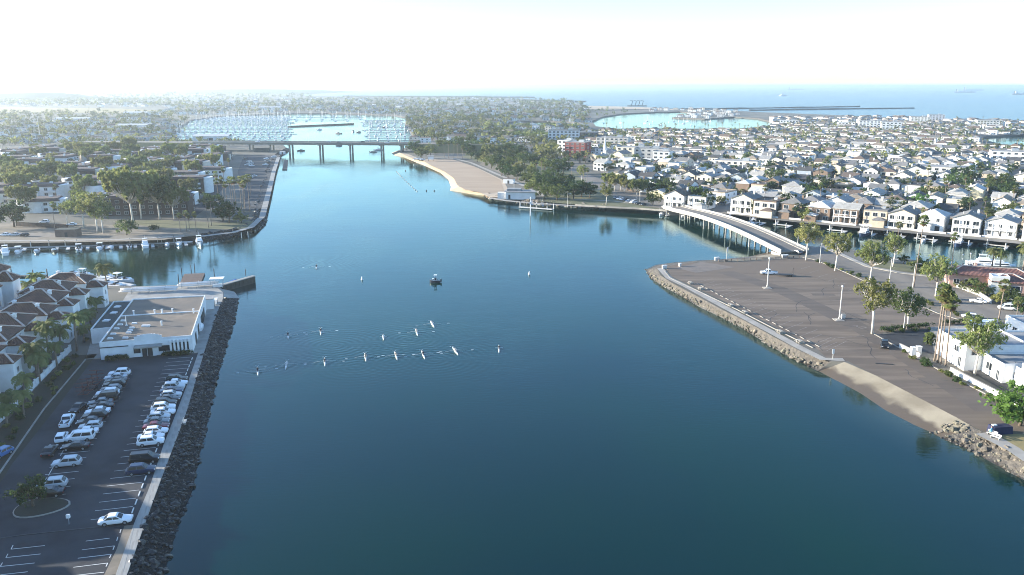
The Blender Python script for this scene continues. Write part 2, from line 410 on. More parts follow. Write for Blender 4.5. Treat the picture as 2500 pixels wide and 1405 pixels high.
    Lk.new(b2.outputs[0], b1.inputs['Normal']); Lk.new(b1.outputs[0], gl.inputs['Normal']); Lk.new(b1.outputs[0], fr_.inputs['Normal'])
    return m
M['water'] = water_mat()
M['sea'] = mat('ocean_water', (.015, .07, .1), .25, (.02, .08, .11), .002, bump=.8, bscale=.08, bdist=.5, spec=.3)
mb = MB(); S = 30000
mb.quad((-S, -300, 0), (S, -300, 0), (S, S, 0), (-S, S, 0))
structure('water', mb, M['water'])
mb = MB(); mb.quad((-S, -310, -9), (S, -310, -9), (S, S + 5, -9), (-S, S + 5, -9))
structure('seabed', mb, M['wetsand'])

# ------------------------------------------------------------------ haze: one closed box round everything
hz = bpy.data.materials.new('haze_air'); hz.use_nodes = True
hn = hz.node_tree; hn.nodes.remove(hn.nodes['Principled BSDF'])
pv = hn.nodes.new('ShaderNodeVolumePrincipled')
pv.inputs['Color'].default_value = (.86, .95, 1.0, 1)
pv.inputs['Density'].default_value = 1.1e-4
pv.inputs['Anisotropy'].default_value = .58
hn.links.new(pv.outputs[0], hn.nodes['Material Output'].inputs['Volume'])
mb = MB(); mb.box(0, S / 2 - 250, -10, 2 * S + 100, S + 700, 88)
hzo = link('haze', mb.mesh('haze', hz)); hzo['kind'] = 'stuff'

# ------------------------------------------------------------------ landmasses
def area2(p): return sum(p[i][0] * p[(i + 1) % len(p)][1] - p[(i + 1) % len(p)][0] * p[i][1] for i in range(len(p)))
def inset(pts, d):
    n = len(pts); sgn = 1 if area2(pts) > 0 else -1; out = []
    for i in range(n):
        a, b, c = (Vector(pts[j % n][:2]) for j in (i - 1, i, i + 1))
        d1 = (b - a).normalized(); d2 = (c - b).normalized()
        n1 = Vector((-d1.y, d1.x)) * sgn; n2 = Vector((-d2.y, d2.x)) * sgn
        nn = (n1 + n2)
        nn = nn.normalized() if nn.length > .2 else n1
        k = d[i] if hasattr(d, '__len__') else d
        q = b + nn * k
        out.append((q.x, q.y))
    return out
def landmass(water, top, mats, segm, holes=(), z=LZ):
    """water: waterline (x,y) loop; top: loop of the same length at height z; segm: material of each bank segment."""
    mb = MB(); n = len(water)
    mb.sheet([(p[0], p[1], z) for p in top], 0, [[(p[0], p[1], z) for p in h] for h in holes])
    vs = [(w[0] + (w[0] - t[0]) * .12, w[1] + (w[1] - t[1]) * .12, -.35) for w, t in zip(water, top)] + [(t[0], t[1], z) for t in top]
    for i in range(n):
        j = (i + 1) % n
        f = (i, j, n + j, n + i)
        mb.add([vs[k] for k in f], [(0, 1, 2, 3)], segm[i])
    for h in holes:
        m = len(h)
        for i in range(m):
            a, b = h[i], h[(i + 1) % m]
            mb.quad((a[0], a[1], -.3), (b[0], b[1], -.3), (b[0], b[1], z), (a[0], a[1], z), 1)
    return structure('ground', mb, mats)
LM = [M['land'], M['bank'], M['darkbank'], M['shoresand'], M['concrete']]

def shallows(pts, widths=((-1.5, .9), (2.5, .6), (7, .25), (14, 0.0))):
    # thin water over the sloping bed: the bed shows through less and less with depth
    pts = [Vector(p) for p in pts]; n = len(pts); mb = MB(); att = []
    for k, (w, f) in enumerate(widths):
        for i, p in enumerate(pts):
            d = (pts[min(i + 1, n - 1)] - pts[max(i - 1, 0)]).normalized(); q = p + Vector((-d.y, d.x)) * w * SHS
            e = 0 if i in (0, n - 1) else 1
            mb.v.append((q.x, q.y, .006)); att.append(f * e)
    for k in range(len(widths) - 1):
        for i in range(n - 1):
            f = (k * n + i, k * n + i + 1, (k + 1) * n + i + 1, (k + 1) * n + i); a, b, c = (Vector(mb.v[j]) for j in f[:3])
            mb.f.append(f if (b - a).cross(c - a).z > 0 else f[::-1]); mb.m.append(0)
    o = structure('shallow_water', mb, M['water']); a = o.data.attributes.new('shallow', 'FLOAT', 'POINT'); a.data.foreach_set('value', att)
# near left land: car park, boat club and town houses
A_w = [(403,1405),(434,1294),(469,1209),(489,1112),(508,1035),(527,945),(551,855),(569,806),(576,763),(584,728),(574,713),(552,707),(522,697),(420,700),(320,703),(0,694),(-500,680)]
A_t = [(310,1405),(353,1283),(388,1186),(423,1093),(454,1011),(478,930),(500,856),(520,795),(533,757),(546,728),(546,714),(536,706),(518,694),(420,697),(322,700),(0,691),(-500,677)]
Aw = [tuple(G(*p)[:2]) for p in A_w]; At = [tuple(GL(*p)[:2]) for p in A_t]
def ext(l, i, j, d):
    a, b = Vector(l[i]), Vector(l[j]); q = a + (a - b).normalized() * d
    return (q.x, q.y)
Aw.insert(0, ext(Aw, 0, 1, 120)); At.insert(0, ext(At, 0, 1, 120))
Aw.append((-500, -100)); At.append((-500, -100))
Aw.append((Aw[0][0], -100)); At.append((At[0][0], -100))
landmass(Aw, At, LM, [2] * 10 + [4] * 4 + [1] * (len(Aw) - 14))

SHS = 1
# right near land: the big car park point
D_w = [(1500+75,658),(1587,678),(1616,699),(1660,722),(1703,748),(1760,775),(1807,799),(1874,842),(1941,880),(1994,907),(2034,927),(2091,957),(2155,1000),(2219,1033),(2270,1056),(2301,1072),(2347,1092),(2398,1118),(2449,1146),(2500,1173)]
D_t = [(1606,658),(1612,672),(1638,690),(1672,708),(1710,728),(1764,757),(1813,781),(1884,820),(1956,859),(2032,882),(2062,884),(2140,918),(2219,959),(2275,988),(2334,1019),(2368,1038),(2400,1056),(2440,1075),(2475,1100),(2510,1130)]
Dw = [tuple(G(*p)[:2]) for p in D_w]; Dt = [tuple(GL(*p)[:2]) for p in D_t]
Dw += [(105, 60), (110, -100), (420, -100), (420, 215)]; Dt += [(112, 60), (117, -100), (420, -100), (420, 215)]
D_u = [(2500,664),(2449,662),(2342,658),(2260,650),(2200,642),(2142,635),(2088,622),(2050,614),(2010,603)]
u = [tuple(G(*p)[:2]) for p in D_u]
Dw += u; Dt += [(p[0] - 1.0, p[1] - 2.2) for p in u]
D_b = [(1950,596),(1900,611),(1830,626),(1750,634),(1700,636),(1640,641),(1600,647)]
D_bt = [(1990,610),(1950,622),(1850,634),(1770,639),(1700,641),(1660,646),(1622,651)]
Dw += [tuple(G(*p)[:2]) for p in D_b]; Dt += [tuple(GL(*p)[:2]) for p in D_bt]
nD = len(Dw)
segD = [1] * nD
for i in range(9, 15): segD[i] = 3
for i in range(nD - 8, nD - 4): segD[i] = 3
landmass(Dw, Dt, LM, segD)
SHS = -1; shallows(Dw[0:20], ((-1.5, .8), (2, .5), (6, .2), (12, 0.0))); shallows([tuple(G(*p)[:2]) for p in D_b[1:6]])

# far land: condominium point, marina, beach park and the town, one sheet with the lagoon cut out
F_w = [(0,602),(150,600),(300,596),(400,592),(500,588),(575,577),(620,566),(645,551),(653,535),(652,512),(658,480),(665,450),(672,420),(678,398),(688,382),(702,374),(706,366),
       (690,353),(640,350),(560,349),(430,347),(425,335),(445,312),(470,296),(540,286),(640,281),(720,279),(800,279),(880,281),(960,284),(992,290),(988,305),(1000,322),(1008,340),(1004,356),
       (985,366),(955,374),(962,380),(985,384),(1000,391),(1040,407),(1075,423),(1094,440),(1100,457),(1098,466),(1130,471),(1180,478),
       (1192,486),(1240,493),(1300,500),(1400,507),(1480,511),(1560,515),(1640,520),(1700,522),(1800,530),(1870,538),(1950,545),(2050,553),(2150,562),(2250,572),(2350,583),(2500,602),(2900,645)]
Fw = [tuple(G(*p)[:2]) for p in F_w]
ins = [2.5] * len(Fw)
for i in range(4, 16): ins[i] = 6.0
for i in range(36, 46): ins[i] = 6.0
far_c = [(3300,330),(2900,318),(2700,312),(2500,306),(2400,302),(2230,293),(2100,286),(1950,280),(1850,276),(1780,272),(1700,270),(1640,268),(1560,265),(1440,262),(1418,256),(1400,249),(1300,244),(1200,240),(1000,238),(850,237),(750,235),(735,229),(300,226),(-200,226),(-900,226)]
Fw += [tuple(G(*p)[:2]) for p in far_c]; ins += [3.0] * len(far_c)
Fw.append((-2500, 470)); ins.append(3); Fw.append((-500, tuple(G(0,602))[1])); ins.append(3)
Ft = inset(Fw, ins)
seg = [1] * len(Fw)
for i in range(3, 17): seg[i] = 2
for i in range(35, 47): seg[i] = 3
for i in range(49, 54): seg[i] = 4
for i in range(len(F_w) + 8, len(F_w) + 16): seg[i] = 3
sea = MB(); cst = [tuple(G(*p)[:2]) for p in far_c if -10 < p[0] < 3400 and p[1] > 228]
sea.sheet([(x, y, .06) for x, y in [(29000, 900)] + cst + [(cst[-1][0] - 300, 12000), (-6000, 29900), (29000, 29900)]])
structure('sea', sea, M['sea'])
H1 = [G(*p) for p in [(1445,300),(1470,288),(1520,280),(1600,276),(1660,275),(1700,279),(1640,290),(1720,293),(1790,288),(1850,292),(1890,302),(1870,312),(1800,318),(1700,318),(1600,318),(1500,318),(1455,312)]]
H2 = [G(*p) for p in [(1240,301),(1300,298),(1380,301),(1432,304),(1432,312),(1380,312),(1300,310),(1240,306)]]
H3 = [G(*p) for p in [(2398,338),(2500,331),(2700,335),(2700,364),(2500,362),(2440,356),(2402,346)]]
LM2 = LM[:3] + [M['sand'], LM[4]]; landmass(Fw, Ft, LM2, seg, [[tuple(q[:2]) for q in h] for h in (H1, H2, H3)])

SHS = 1; shallows(Fw[35:46])
# ------------------------------------------------------------------ sheets on the land
def sheet(name, px, m, dz=.03, world=False, label=None):
    mb = MB(); mb.sheet([(p[0], p[1], LZ + dz) for p in px] if world else [(*GL(*p)[:2], LZ + dz) for p in px])
    return structure(name, mb, m, label=label)
def strip(name, px, w, m, z=.05, world=False, h=0.0):
    """a band of width w along a line, raised h where it is a kerb or a wall"""
    pts = [Vector(p[:2]) if world else Vector(GL(*p)[:2]) for p in px]; mb = MB(); L = []; Rr = []
    for i, p in enumerate(pts):
        d = (pts[min(i + 1, len(pts) - 1)] - pts[max(i - 1, 0)]).normalized(); nn = Vector((-d.y, d.x)) * w / 2
        L.append(p + nn); Rr.append(p - nn)
    for i in range(len(pts) - 1):
        a, b, c, d = L[i], L[i + 1], Rr[i + 1], Rr[i]
        zz = LZ + z + h
        mb.quad((*d, zz), (*c, zz), (*b, zz), (*a, zz))
        if h:
            z0 = LZ - .02
            mb.quad((*a, z0), (*a, zz), (*b, zz), (*b, z0)); mb.quad((*d, zz), (*d, z0), (*c, z0), (*c, zz))
    if h:
        for (a, d) in ((L[0], Rr[0]), (L[-1], Rr[-1])): mb.quad((*a, LZ - .02), (*d, LZ - .02), (*d, zz), (*a, zz))
    return structure(name, mb, m)
# left car park
cw = [tuple(GL(*p)[:2]) for p in [(283,1405),(328,1279),(366,1190),(399,1089),(430,1011),(458,938),(484,863)]]
cw.insert(0, ext(cw, 0, 1, 70))
ck = [tuple(GL(*p)[:2]) for p in [(0,1155),(108,999),(209,879)]]
ck.insert(0, ext(ck, 0, 1, 80))
sheet('car_park', cw + ck[::-1], M['asphalt'], .03, True)
strip('kerb', ck, .35, M['kerb'], 0, True, .14)
apron = [GL(*p) for p in [(209,878),(484,862),(500,856),(520,795),(533,757),(545,728),(545,715),(536,707),(518,695),(420,698),(322,701),(300,735),(232,800)]]
sheet('apron', apron, M['concrete'], .05, True)
strip('kerb', [(209,878),(484,862)], .3, M['kerb'], 0, False, .12)
strip('kerb', [(-40,1322),(50,1308),(328,1279)], .25, M['plastic'], 0, False, .1)
strip('planting_strip', [(283-14,1405),(300,1340),(318,1283)], 1.6, M['dirt'], .045)
strip('planting_strip', [GL(*p) for p in [(196,868),(92,996),(-30,1140),(-160,1330)]], 7.5, M['mulch'], .05, True)
# walkway slabs beside the rocks, each a slab of its own
def walk(name, left, right, ln, m, gap=.04, th=.1):
    root = link(name, None); root['kind'] = 'structure'
    def lens(l):
        t = [0]
        for a, b in zip(l, l[1:]): t.append(t[-1] + (Vector(b) - Vector(a)).length)
        return t
    def at(l, t, s):
        for i in range(len(l) - 1):
            if t <= s[i + 1] or i == len(l) - 2:
                k = (t - s[i]) / max(1e-6, s[i + 1] - s[i]); a, b = Vector(l[i]), Vector(l[i + 1]); return a + (b - a) * k
    ll, lr = lens(left), lens(right); n = max(1, int(ll[-1] / ln))
    for i in range(n):
        a0, a1 = i / n, (i + 1) / n
        g = gap / ln / 2
        p = [at(left, (a0 + g / n) * ll[-1], ll), at(right, (a0 + g / n) * lr[-1], lr), at(right, (a1 - g / n) * lr[-1], lr), at(left, (a1 - g / n) * ll[-1], ll)]
        c = sum(p, Vector((0, 0))) / 4
        mb = MB(); mb.prism([q - c for q in p], -.05, th + rnd.uniform(-.008, .008))
        part('slab', mb, m, root, loc=(c.x, c.y, LZ + .05))
wl = [tuple(q) for q in cw]; wr = [At[0]] + At[1:7] + [At[7]]
wl2 = wl + [tuple(GL(500, 800)[:2])]
walk('walkway', wl, wr[:8], 3.0, M['concrete'])
sheet('path', [(484,862),(500,856),(520,795),(533,757),(522,757),(506,795)], M['concrete'], .1)
# right car park
lotD = [(1622,652),(1655,646),(1715,641),(1800,641),(1900,634),(1960,629),(1985,634),(2040,655),(2110,687),(2200,726),(2290,766),(2380,792),(2340,800),(2190,810),(2130,814),(2185,845),(2300,908),(2450,985),(2620,1080),(2620,1150),(2500,1068),(2402,1056),(2334,1019),(2219,959),(2140,918),(2072,883),(2020,876),(1990,848),(1900,802),(1800,752),(1700,703),(1640,676)]
sheet('car_park', lotD, M['lot'], .03)
strip('worn_lane', [(1770,664),(1900,706),(2010,757),(2110,806),(2170,843),(2300,925),(2420,1005)], 6.5, M['lotdark'], .035)
pt = MB(); cr = random.Random(12)
def lot_pt(): return V2_(GL(cr.uniform(1720, 2330), cr.uniform(660, 960)))
def V2_(p): return Vector((p[0], p[1]))
LOTW = [tuple(GL(*p)[:2]) for p in lotD]
k = 0
while k < 26:                                  # old cracks, sealed with tar
    a = lot_pt()
    if not inside(a, LOTW): continue
    k += 1; an = cr.choice((-.1, 1.5)) + cr.gauss(0, .25)
    for _ in range(cr.randrange(4, 10)):
        b = a + Vector((math.cos(an), math.sin(an))) * cr.uniform(1.5, 3.5); an += cr.gauss(0, .3)
        if not inside(b, LOTW): break
        n = Vector((-(b - a).y, (b - a).x)).normalized() * .07; z = LZ + .04
        pt.quad((*(a - n), z), (*(b - n), z), (*(b + n), z), (*(a + n), z)); a = b
structure('sealed_cracks', pt, M['asphalt'])
for (px, sx, sy, an) in [((1850, 690), 5, 3, .1), ((2010, 720), 7, 2.5, -.1), ((2080, 770), 4, 4, .2), ((1930, 770), 6, 2, .05), ((2190, 860), 5, 3, 1.4), ((2260, 930), 4, 2.4, 1.5), ((2120, 745), 3, 6, 0)]:
    q = GL(*px); pt = MB(); pt.box(q.x, q.y, LZ + .028, sx, sy, .009, an); structure('asphalt_patch', pt, M['lotdark'])
q0, q1 = GL(2137, 888), GL(2181, 891); pt = MB(); pt.bar((q0.x, q0.y, LZ + .07), (q1.x, q1.y, LZ + .07), .5, .12); o = structure('drain_cover', pt, M['plastic'])
sheet('concrete_pad', [(1650,655),(1715,640),(1795,653),(1699,667)], M['pad'], .06)
strip('kerb', [(1960,629),(1985,634),(2040,655),(2110,687),(2200,726),(2290,766),(2360,787)], .4, M['kerb'], 0, False, .15)
strip('kerb', [(2130,814),(2185,845),(2300,908),(2450,985),(2600,1068)], .4, M['kerb'], 0, False, .15)
strip('walkway', [(1612,656),(1634,680),(1680,702),(1740,735),(1813,774),(1884,812),(1950,848),(2008,877),(2060,879)], 2.4, M['pale_concrete'], .06)
strip('kerb', [(1622,662),(1637,680),(1700,709),(1800,757),(1890,803),(1985,850)], .3, M['kerb'], 0, False, .15)
strip('path', [(2398,1058),(2440,1079),(2480,1100),(2540,1140)], 3.2, M['pale_concrete'], .06)
sheet('lawn', [(2425,1058),(2560,1066),(2620,1150),(2560,1150),(2490,1096)], M['drygrass'], .08)
sheet('planting_strip', [(2200,727),(2290,767),(2375,790),(2440,785),(2330,748),(2240,712),(2180,690),(2100,662),(2010,630),(1985,633)], M['dirt'], .04)
# point road running down from the bridge
roadD = [(1949,617),(1973,622),(2070,661),(2106,680),(2180,700),(2260,730),(2347,757),(2423,783),(2520,812),(2700,870),(2700,800),(2500,745),(2388,716),(2300,694),(2330,686),(2321,683),(2270,678),(2193,668),(2116,653),(2039,617),(1998,603)]
sheet('road', roadD, M['road'], .06)
strip('pavement', [(2003,602),(2043,617),(2118,651),(2195,666),(2270,675)], 2.2, M['pale_concrete'], .0, False, .14)
strip('pavement', [(2312,688),(2330,700),(2388,711),(2500,738),(2700,792)], 2.2, M['pale_concrete'], .0, False, .14)
sheet('lawn', [(2125,650),(2200,662),(2300,674),(2335,668),(2335,661),(2260,653),(2200,645),(2150,640)], M['lawn'], .045)
sheet('lawn', [(2320,690),(2400,709),(2500,733),(2600,758),(2600,700),(2480,690),(2380,680)], M['lawn'], .045)
sheet('driveway', [(2145,818),(2200,812),(2270,805),(2280,860),(2400,925),(2600,1040),(2600,1015),(2380,895),(2290,868),(2192,846)], M['asphalt'], .07)
sheet('courtyard', [(2262,800),(2420,790),(2600,850),(2600,1010),(2400,920),(2280,858)], M['pale_concrete'], .045)
# beach and park
bh = [tuple(q) for q in Ft[37:46]] + [tuple(GL(*p)[:2]) for p in [(1195,482),(1236,483),(1246,472),(1228,440),(1165,410),(1110,392),(1040,389),(1004,387)]]
sheet('beach', bh, M['sand'], .05, True)
sheet('raked_sand', [(1030,391),(1105,390),(1160,408),(1222,441),(1232,470),(1180,472),(1135,464),(1116,452),(1108,436),(1085,420),(1050,404)], M['rakedsand'], .1)
strip('path', [(1000,383),(1110,388),(1150,398),(1200,420),(1260,446),(1310,468),(1330,480)], 3, M['pale_concrete'], .12)
sheet('park_lawn', [(1130,384),(1180,400),(1260,440),(1330,480),(1310,492),(1500,508),(1640,514),(1620,500),(1560,480),(1480,455),(1400,420),(1330,392),(1240,368),(1150,362)], M['lawn'], .05)
sheet('dirt_bank', [(1170,402),(1260,440),(1320,470),(1350,470),(1300,445),(1230,410),(1180,396)], M['dirt'], .08)
strip('promenade', [(1195,484),(1240,491),(1300,497),(1400,503),(1480,507),(1560,511),(1634,516)], 4, M['pale_concrete'], .1)
sheet('road', [(1410,430),(1440,428),(1500,452),(1560,474),(1640,496),(1700,505),(1760,516),(1700,522),(1640,514),(1580,505),(1500,482),(1440,455)], M['road'], .1)
strip('path', [(1330,484),(1420,488),(1500,492),(1570,500)], 2, M['pale_concrete'], .11)
# condominium point
sheet('car_park', [(596,379),(684,379),(674,398),(668,422),(660,450),(652,480),(645,508),(600,516),(592,470),(580,420)], M['asphalt'], .06)
strip('walkway', [(680,384),(668,420),(658,462),(648,500),(640,530),(612,556),(570,568),(490,578)], 3, M['concrete'], .1)
sheet('road', [(541,420),(566,418),(556,445),(530,480),(500,512),(462,540),(420,541),(470,505),(505,470)], M['asphalt'], .06)
sheet('dirt_ground', [(-400,545),(120,545),(360,552),(480,560),(490,574),(400,586),(300,590),(0,595),(-400,596)], M['dirt'], .04)
strip('road', [(-500,572),(0,571),(90,574),(200,580),(330,578),(420,574)], 7, M['road'], .07)
strip('promenade', [(-500,592),(0,589),(150,588),(300,585),(380,581),(450,577)], 3, M['pale_concrete'], .09)
sheet('lawn', [(270,540),(420,538),(540,545),(620,540),(600,560),(480,560),(380,556)], M['lawn'], .05)
sheet('dry_field', [(-300,272),(60,275),(300,277),(420,272),(300,266),(0,262),(-300,262)], M['drygrass'], .3)
sheet('far_beach', [(1412,268),(1500,266),(1640,269),(1660,267),(1560,262),(1440,259)], M['sand'], .3)
sheet('far_lot', [(2180,330),(2380,330),(2400,338),(2180,338)], M['pad'], .3)

# ------------------------------------------------------------------ riprap: stones one by one where they show large
def rockmesh(seed, mtl):
    r = random.Random(seed); g = (1 + 5 ** .5) / 2
    vs = [Vector(v).normalized() for v in [(-1, g, 0), (1, g, 0), (-1, -g, 0), (1, -g, 0), (0, -1, g), (0, 1, g), (0, -1, -g), (0, 1, -g), (g, 0, -1), (g, 0, 1), (-g, 0, -1), (-g, 0, 1)]]
    fs = [(0, 11, 5), (0, 5, 1), (0, 1, 7), (0, 7, 10), (0, 10, 11), (1, 5, 9), (5, 11, 4), (11, 10, 2), (10, 7, 6), (7, 1, 8), (3, 9, 4), (3, 4, 2), (3, 2, 6), (3, 6, 8), (3, 8, 9), (4, 9, 5), (2, 4, 11), (6, 2, 10), (8, 6, 7), (9, 8, 1)]
    mb = MB(); sx, sy, sz = r.uniform(.8, 1.25), r.uniform(.7, 1.0), r.uniform(.5, .75)
    mb.add([(v.x * sx * (k := r.uniform(.72, 1.15)), v.y * sy * k, v.z * sz * k) for v in vs], fs)
    return mb, mb.mesh('rock', mtl)
def riprap(loops, mtl, size, dens, label_root, near_parts=300, lo=0.0, hi=1.0):
    """stones between a waterline and the top edge of its bank"""
    kinds = [rockmesh(s, mtl) for s in range(9)]
    pts = []
    for (w, t) in loops:
        for i in range(len(w) - 1):
            a, b, c, d = Vector((*w[i], -.1)), Vector((*w[i + 1], -.1)), Vector((*t[i + 1], LZ)), Vector((*t[i], LZ))
            ar = ((b - a).cross(d - a)).length
            for _ in range(int(ar * dens)):
                p, q = rnd.random(), rnd.uniform(lo, hi)
                pts.append(((a + (b - a) * p) * (1 - q) + (d + (c - d) * p) * q))
    vis = []
    for p in pts:
        x, y = to_px(p)
        s = size * min(2.3, math.exp(rnd.gauss(-.12, .42)))
        vis.append((-(scale_at(p) * s) if (-60 < x < 2560 and y < 1440) else 0, p, s))
    vis.sort(key=lambda k: k[0])
    root = link('riprap', None); root['kind'] = 'structure'; root['label'] = label_root
    rest = MB()
    for i, (_, p, s) in enumerate(vis):
        kb, km = kinds[rnd.randrange(9)]
        rot = (rnd.uniform(-.5, .5), rnd.uniform(-.5, .5), rnd.uniform(0, 6.3))
        if i < near_parts:
            o = link('rock', km, root, p, 0, s); o.rotation_euler = rot
        else:
            from mathutils import Euler
            rest.merge(kb, Matrix.LocRotScale(p, Euler(rot), (s, s, s)))
    if rest.v: part('rocks', rest, mtl, root, stuff=True)
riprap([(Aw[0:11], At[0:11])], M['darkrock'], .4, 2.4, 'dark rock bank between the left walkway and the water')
riprap([(Dw[0:10], Dt[0:10])], M['rock'], .42, 1.3, 'tan rock bank round the tip of the empty car park', 150, 0, .62)
riprap([(Dw[14:21], Dt[14:21])], M['rock'], .45, 1.5, 'tan rock bank below the bench at the sand end', 200, 0, .85)
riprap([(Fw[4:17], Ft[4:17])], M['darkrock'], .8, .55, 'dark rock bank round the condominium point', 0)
riprap([(Fw[46:52], Ft[46:52])], M['rock'], .8, .5, 'rock edge below the beach park', 0)
# ------------------------------------------------------------------ kits: plants
def leaves(mb, c, rc, n, size, r, mi=0, flat=.8, up=.35):
    for _ in range(n):
        d = Vector((r.gauss(0, 1), r.gauss(0, 1), r.gauss(0, 1))).normalized()
        p = Vector(c) + Vector((d.x, d.y, d.z * flat)) * rc * (r.random() ** .45)
        nrm = (d + Vector((r.gauss(0, .5), r.gauss(0, .5), r.gauss(up, .5)))).normalized()
        a = nrm.cross(Vector((r.gauss(0, 1), r.gauss(0, 1), r.gauss(0, 1)))).normalized(); b = nrm.cross(a)
        s = size * r.uniform(.6, 1.3); a *= s; b *= s * r.uniform(.5, .8)
        mb.add([p - a, p + b * .8 - nrm * s * .12, p + a, p - b * .8 - nrm * s * .12], [(0, 1, 2, 3)], mi)
def broad(seed, rad=4.6, hgt=8.0, leaf='leaf_dark', th=2.4, n=34, nl=26, ls=.5, flat=.72):
    r = random.Random(seed); t = MB(); c = MB()
    cz = hgt - rad * flat
    pts = [(0, 0, -.2), (r.uniform(-.2, .2), r.uniform(-.2, .2), th * .6), (r.uniform(-.4, .4), r.uniform(-.4, .4), th), (r.uniform(-.5, .5), r.uniform(-.5, .5), cz + rad * .2)]
    t.tube(pts, [.34, .27, .24, .08], 7)
    for k in range(n):
        d = Vector((r.gauss(0, 1), r.gauss(0, 1), r.gauss(.15, .9))).normalized() * (r.uniform(.35, .9) if k % 4 else r.uniform(.85, 1.08))
        q = Vector((d.x * rad, d.y * rad, cz + d.z * rad * flat))
        if q.z < th * .9: q.z = th * .9 + r.random() * .6
        if k % 5 == 0:
            s0 = Vector(pts[2]); t.tube([s0, (s0 + q) / 2 + Vector((0, 0, -.3)), q], [.14, .1, .04], 5)
        leaves(c, q, rad * r.uniform(.2, .36), nl, ls, r)
    return [P('trunk', t.mesh('trunk', M['trunk'], True)), P('crown', c.mesh('crown', M[leaf]))]
def gum(seed, hgt=12.0, rad=4.0, leaf='leaf_gum', fork=.36, n=13, dens=30, ls=.42, bark='palebark', lean=.0):
    r = random.Random(seed); t = MB(); c = MB()
    f = Vector((lean + r.uniform(-.3, .3), r.uniform(-.3, .3), hgt * fork))
    t.tube([(0, 0, -.2), (f.x * .4, f.y * .4, f.z * .5), f], [.34, .27, .24], 8)
    for k in range(n):
        an = 2 * PI * k / n + r.uniform(-.4, .4); rr = rad * r.uniform(.3, 1.0); z = hgt * r.uniform(.6, .97) - rr * .16
        q = f + Vector((math.cos(an) * rr, math.sin(an) * rr, z - f.z))
        mid = f + (q - f) * .5 + Vector((math.cos(an) * rr * .12, math.sin(an) * rr * .12, -.25))
        t.tube([f, mid, q], [.17, .1, .035], 5)
        for j in range(3):
            e = q + Vector((r.gauss(0, .9), r.gauss(0, .9), r.gauss(-.1, .75)))
            t.tube([mid + (q - mid) * .5, e], [.06, .02], 4, cap=False)
            leaves(c, e, r.uniform(.85, 1.4), dens * 2 // 3, ls, r, flat=.9, up=.1)
            leaves(c, e + Vector((r.gauss(0, .5), r.gauss(0, .5), -.9)), r.uniform(.5, .8), dens // 4, ls, r, flat=1.2, up=.1)
    return [P('trunk', t.mesh('trunk', M[bark], True)), P('crown', c.mesh('crown', M[leaf]))]
def fanpalm(seed, hgt=15.0, cr=1.9, lean=.5, skirt=True):
    r = random.Random(seed); t = MB(); c = MB(); d = MB(); an = r.uniform(0, 6.3)
    top = Vector((math.cos(an) * lean, math.sin(an) * lean, hgt))
    t.tube([(0, 0, -.2), (top.x * .15, top.y * .15, hgt * .08), (top.x * .5, top.y * .5, hgt * .55), top], [.3, .19, .15, .14], 7)
    def fan(mb, e, az, ln, w, mi=0):
        dr = Vector((math.cos(az) * math.cos(e), math.sin(az) * math.cos(e), math.sin(e)))
        s = Vector((-math.sin(az), math.cos(az), 0)); u_ = dr.cross(s)
        a = top + dr * .25; k = a + dr * ln * .45; n = 6; vs = [k]
        for i in range(n + 1):
            th = (i / n - .5) * 2.1
            q = k + (dr * math.cos(th) + s * math.sin(th)) * w * (1 if i % 2 else .86) - Vector((0, 0, .22 * w * (abs(math.sin(th)) + .3)))
            vs.append(q)
        mb.add(vs, [(0, i + 1, i + 2) for i in range(n)], mi)
        mb.add([a + s * .03, a - s * .03, k - s * .03, k + s * .03], [(0, 1, 2, 3)], mi)
    for k in range(44): fan(c, r.uniform(-.7, 1.35), r.uniform(0, 6.3), cr * r.uniform(.75, 1.0), cr * .52)
    for k in range(22):
        az = r.uniform(0, 6.3); z = r.uniform(.4, 2.2)
        p = top + Vector((math.cos(az) * .25, math.sin(az) * .25, -z * .3)); q = p + Vector((math.cos(az) * .75, math.sin(az) * .75, -r.uniform(.9, 1.5)))
        s = Vector((-math.sin(az), math.cos(az), 0)) * .3
        d.add([p - s * .5, p + s * .5, q + s, q - s], [(0, 1, 2, 3)])
    kit = [P('trunk', t.mesh('trunk', M['palmtrunk'], True)), P('crown', c.mesh('crown', M['leaf_palm']))]
    if skirt: kit.append(P('dry_fronds', d.mesh('dry_fronds', M['leaf_dry']), stuff=True))
    return kit
def featherpalm(seed, hgt=7.0, fl=3.3, leaf='leaf_palm', nf=22):
    r = random.Random(seed); t = MB(); c = MB(); top = Vector((r.uniform(-.4, .4), r.uniform(-.4, .4), hgt))
    t.tube([(0, 0, -.2), (top.x * .4, top.y * .4, hgt * .5), top], [.3, .22, .19], 7)
    for k in range(nf):
        az = 2 * PI * k / nf * 3.1 + r.uniform(-.3, .3); e = r.uniform(-.15, 1.25); ln = fl * r.uniform(.8, 1.1); pts = []
        h = Vector((math.cos(az), math.sin(az), 0)); p = top.copy(); el = e
        for i in range(7):
            pts.append(p.copy()); p = p + (h * math.cos(el) + Vector((0, 0, math.sin(el)))) * ln / 6; el -= .33
        s = Vector((-h.y, h.x, 0))
        for i in range(6):
            w = .62 * math.sin(PI * (i + .8) / 7.2) + .08
            for sg in (-1, 1):
                a, b = pts[i], pts[i + 1]
                o = s * sg * w - Vector((0, 0, w * .55))
                m1 = a + (b - a) * .45; m2 = a + (b - a) * .55
                c.add([a, m1, m1 + o + (b - a) * .25, a + o * .95 + (b - a) * .2], [(0, 1, 2, 3)])
                c.add([m2, b, b + o * .95 + (b - a) * .2, m2 + o + (b - a) * .2], [(0, 1, 2, 3)])
    return [P('trunk', t.mesh('trunk', M['palmtrunk'], True)), P('crown', c.mesh('crown', M[leaf]))]
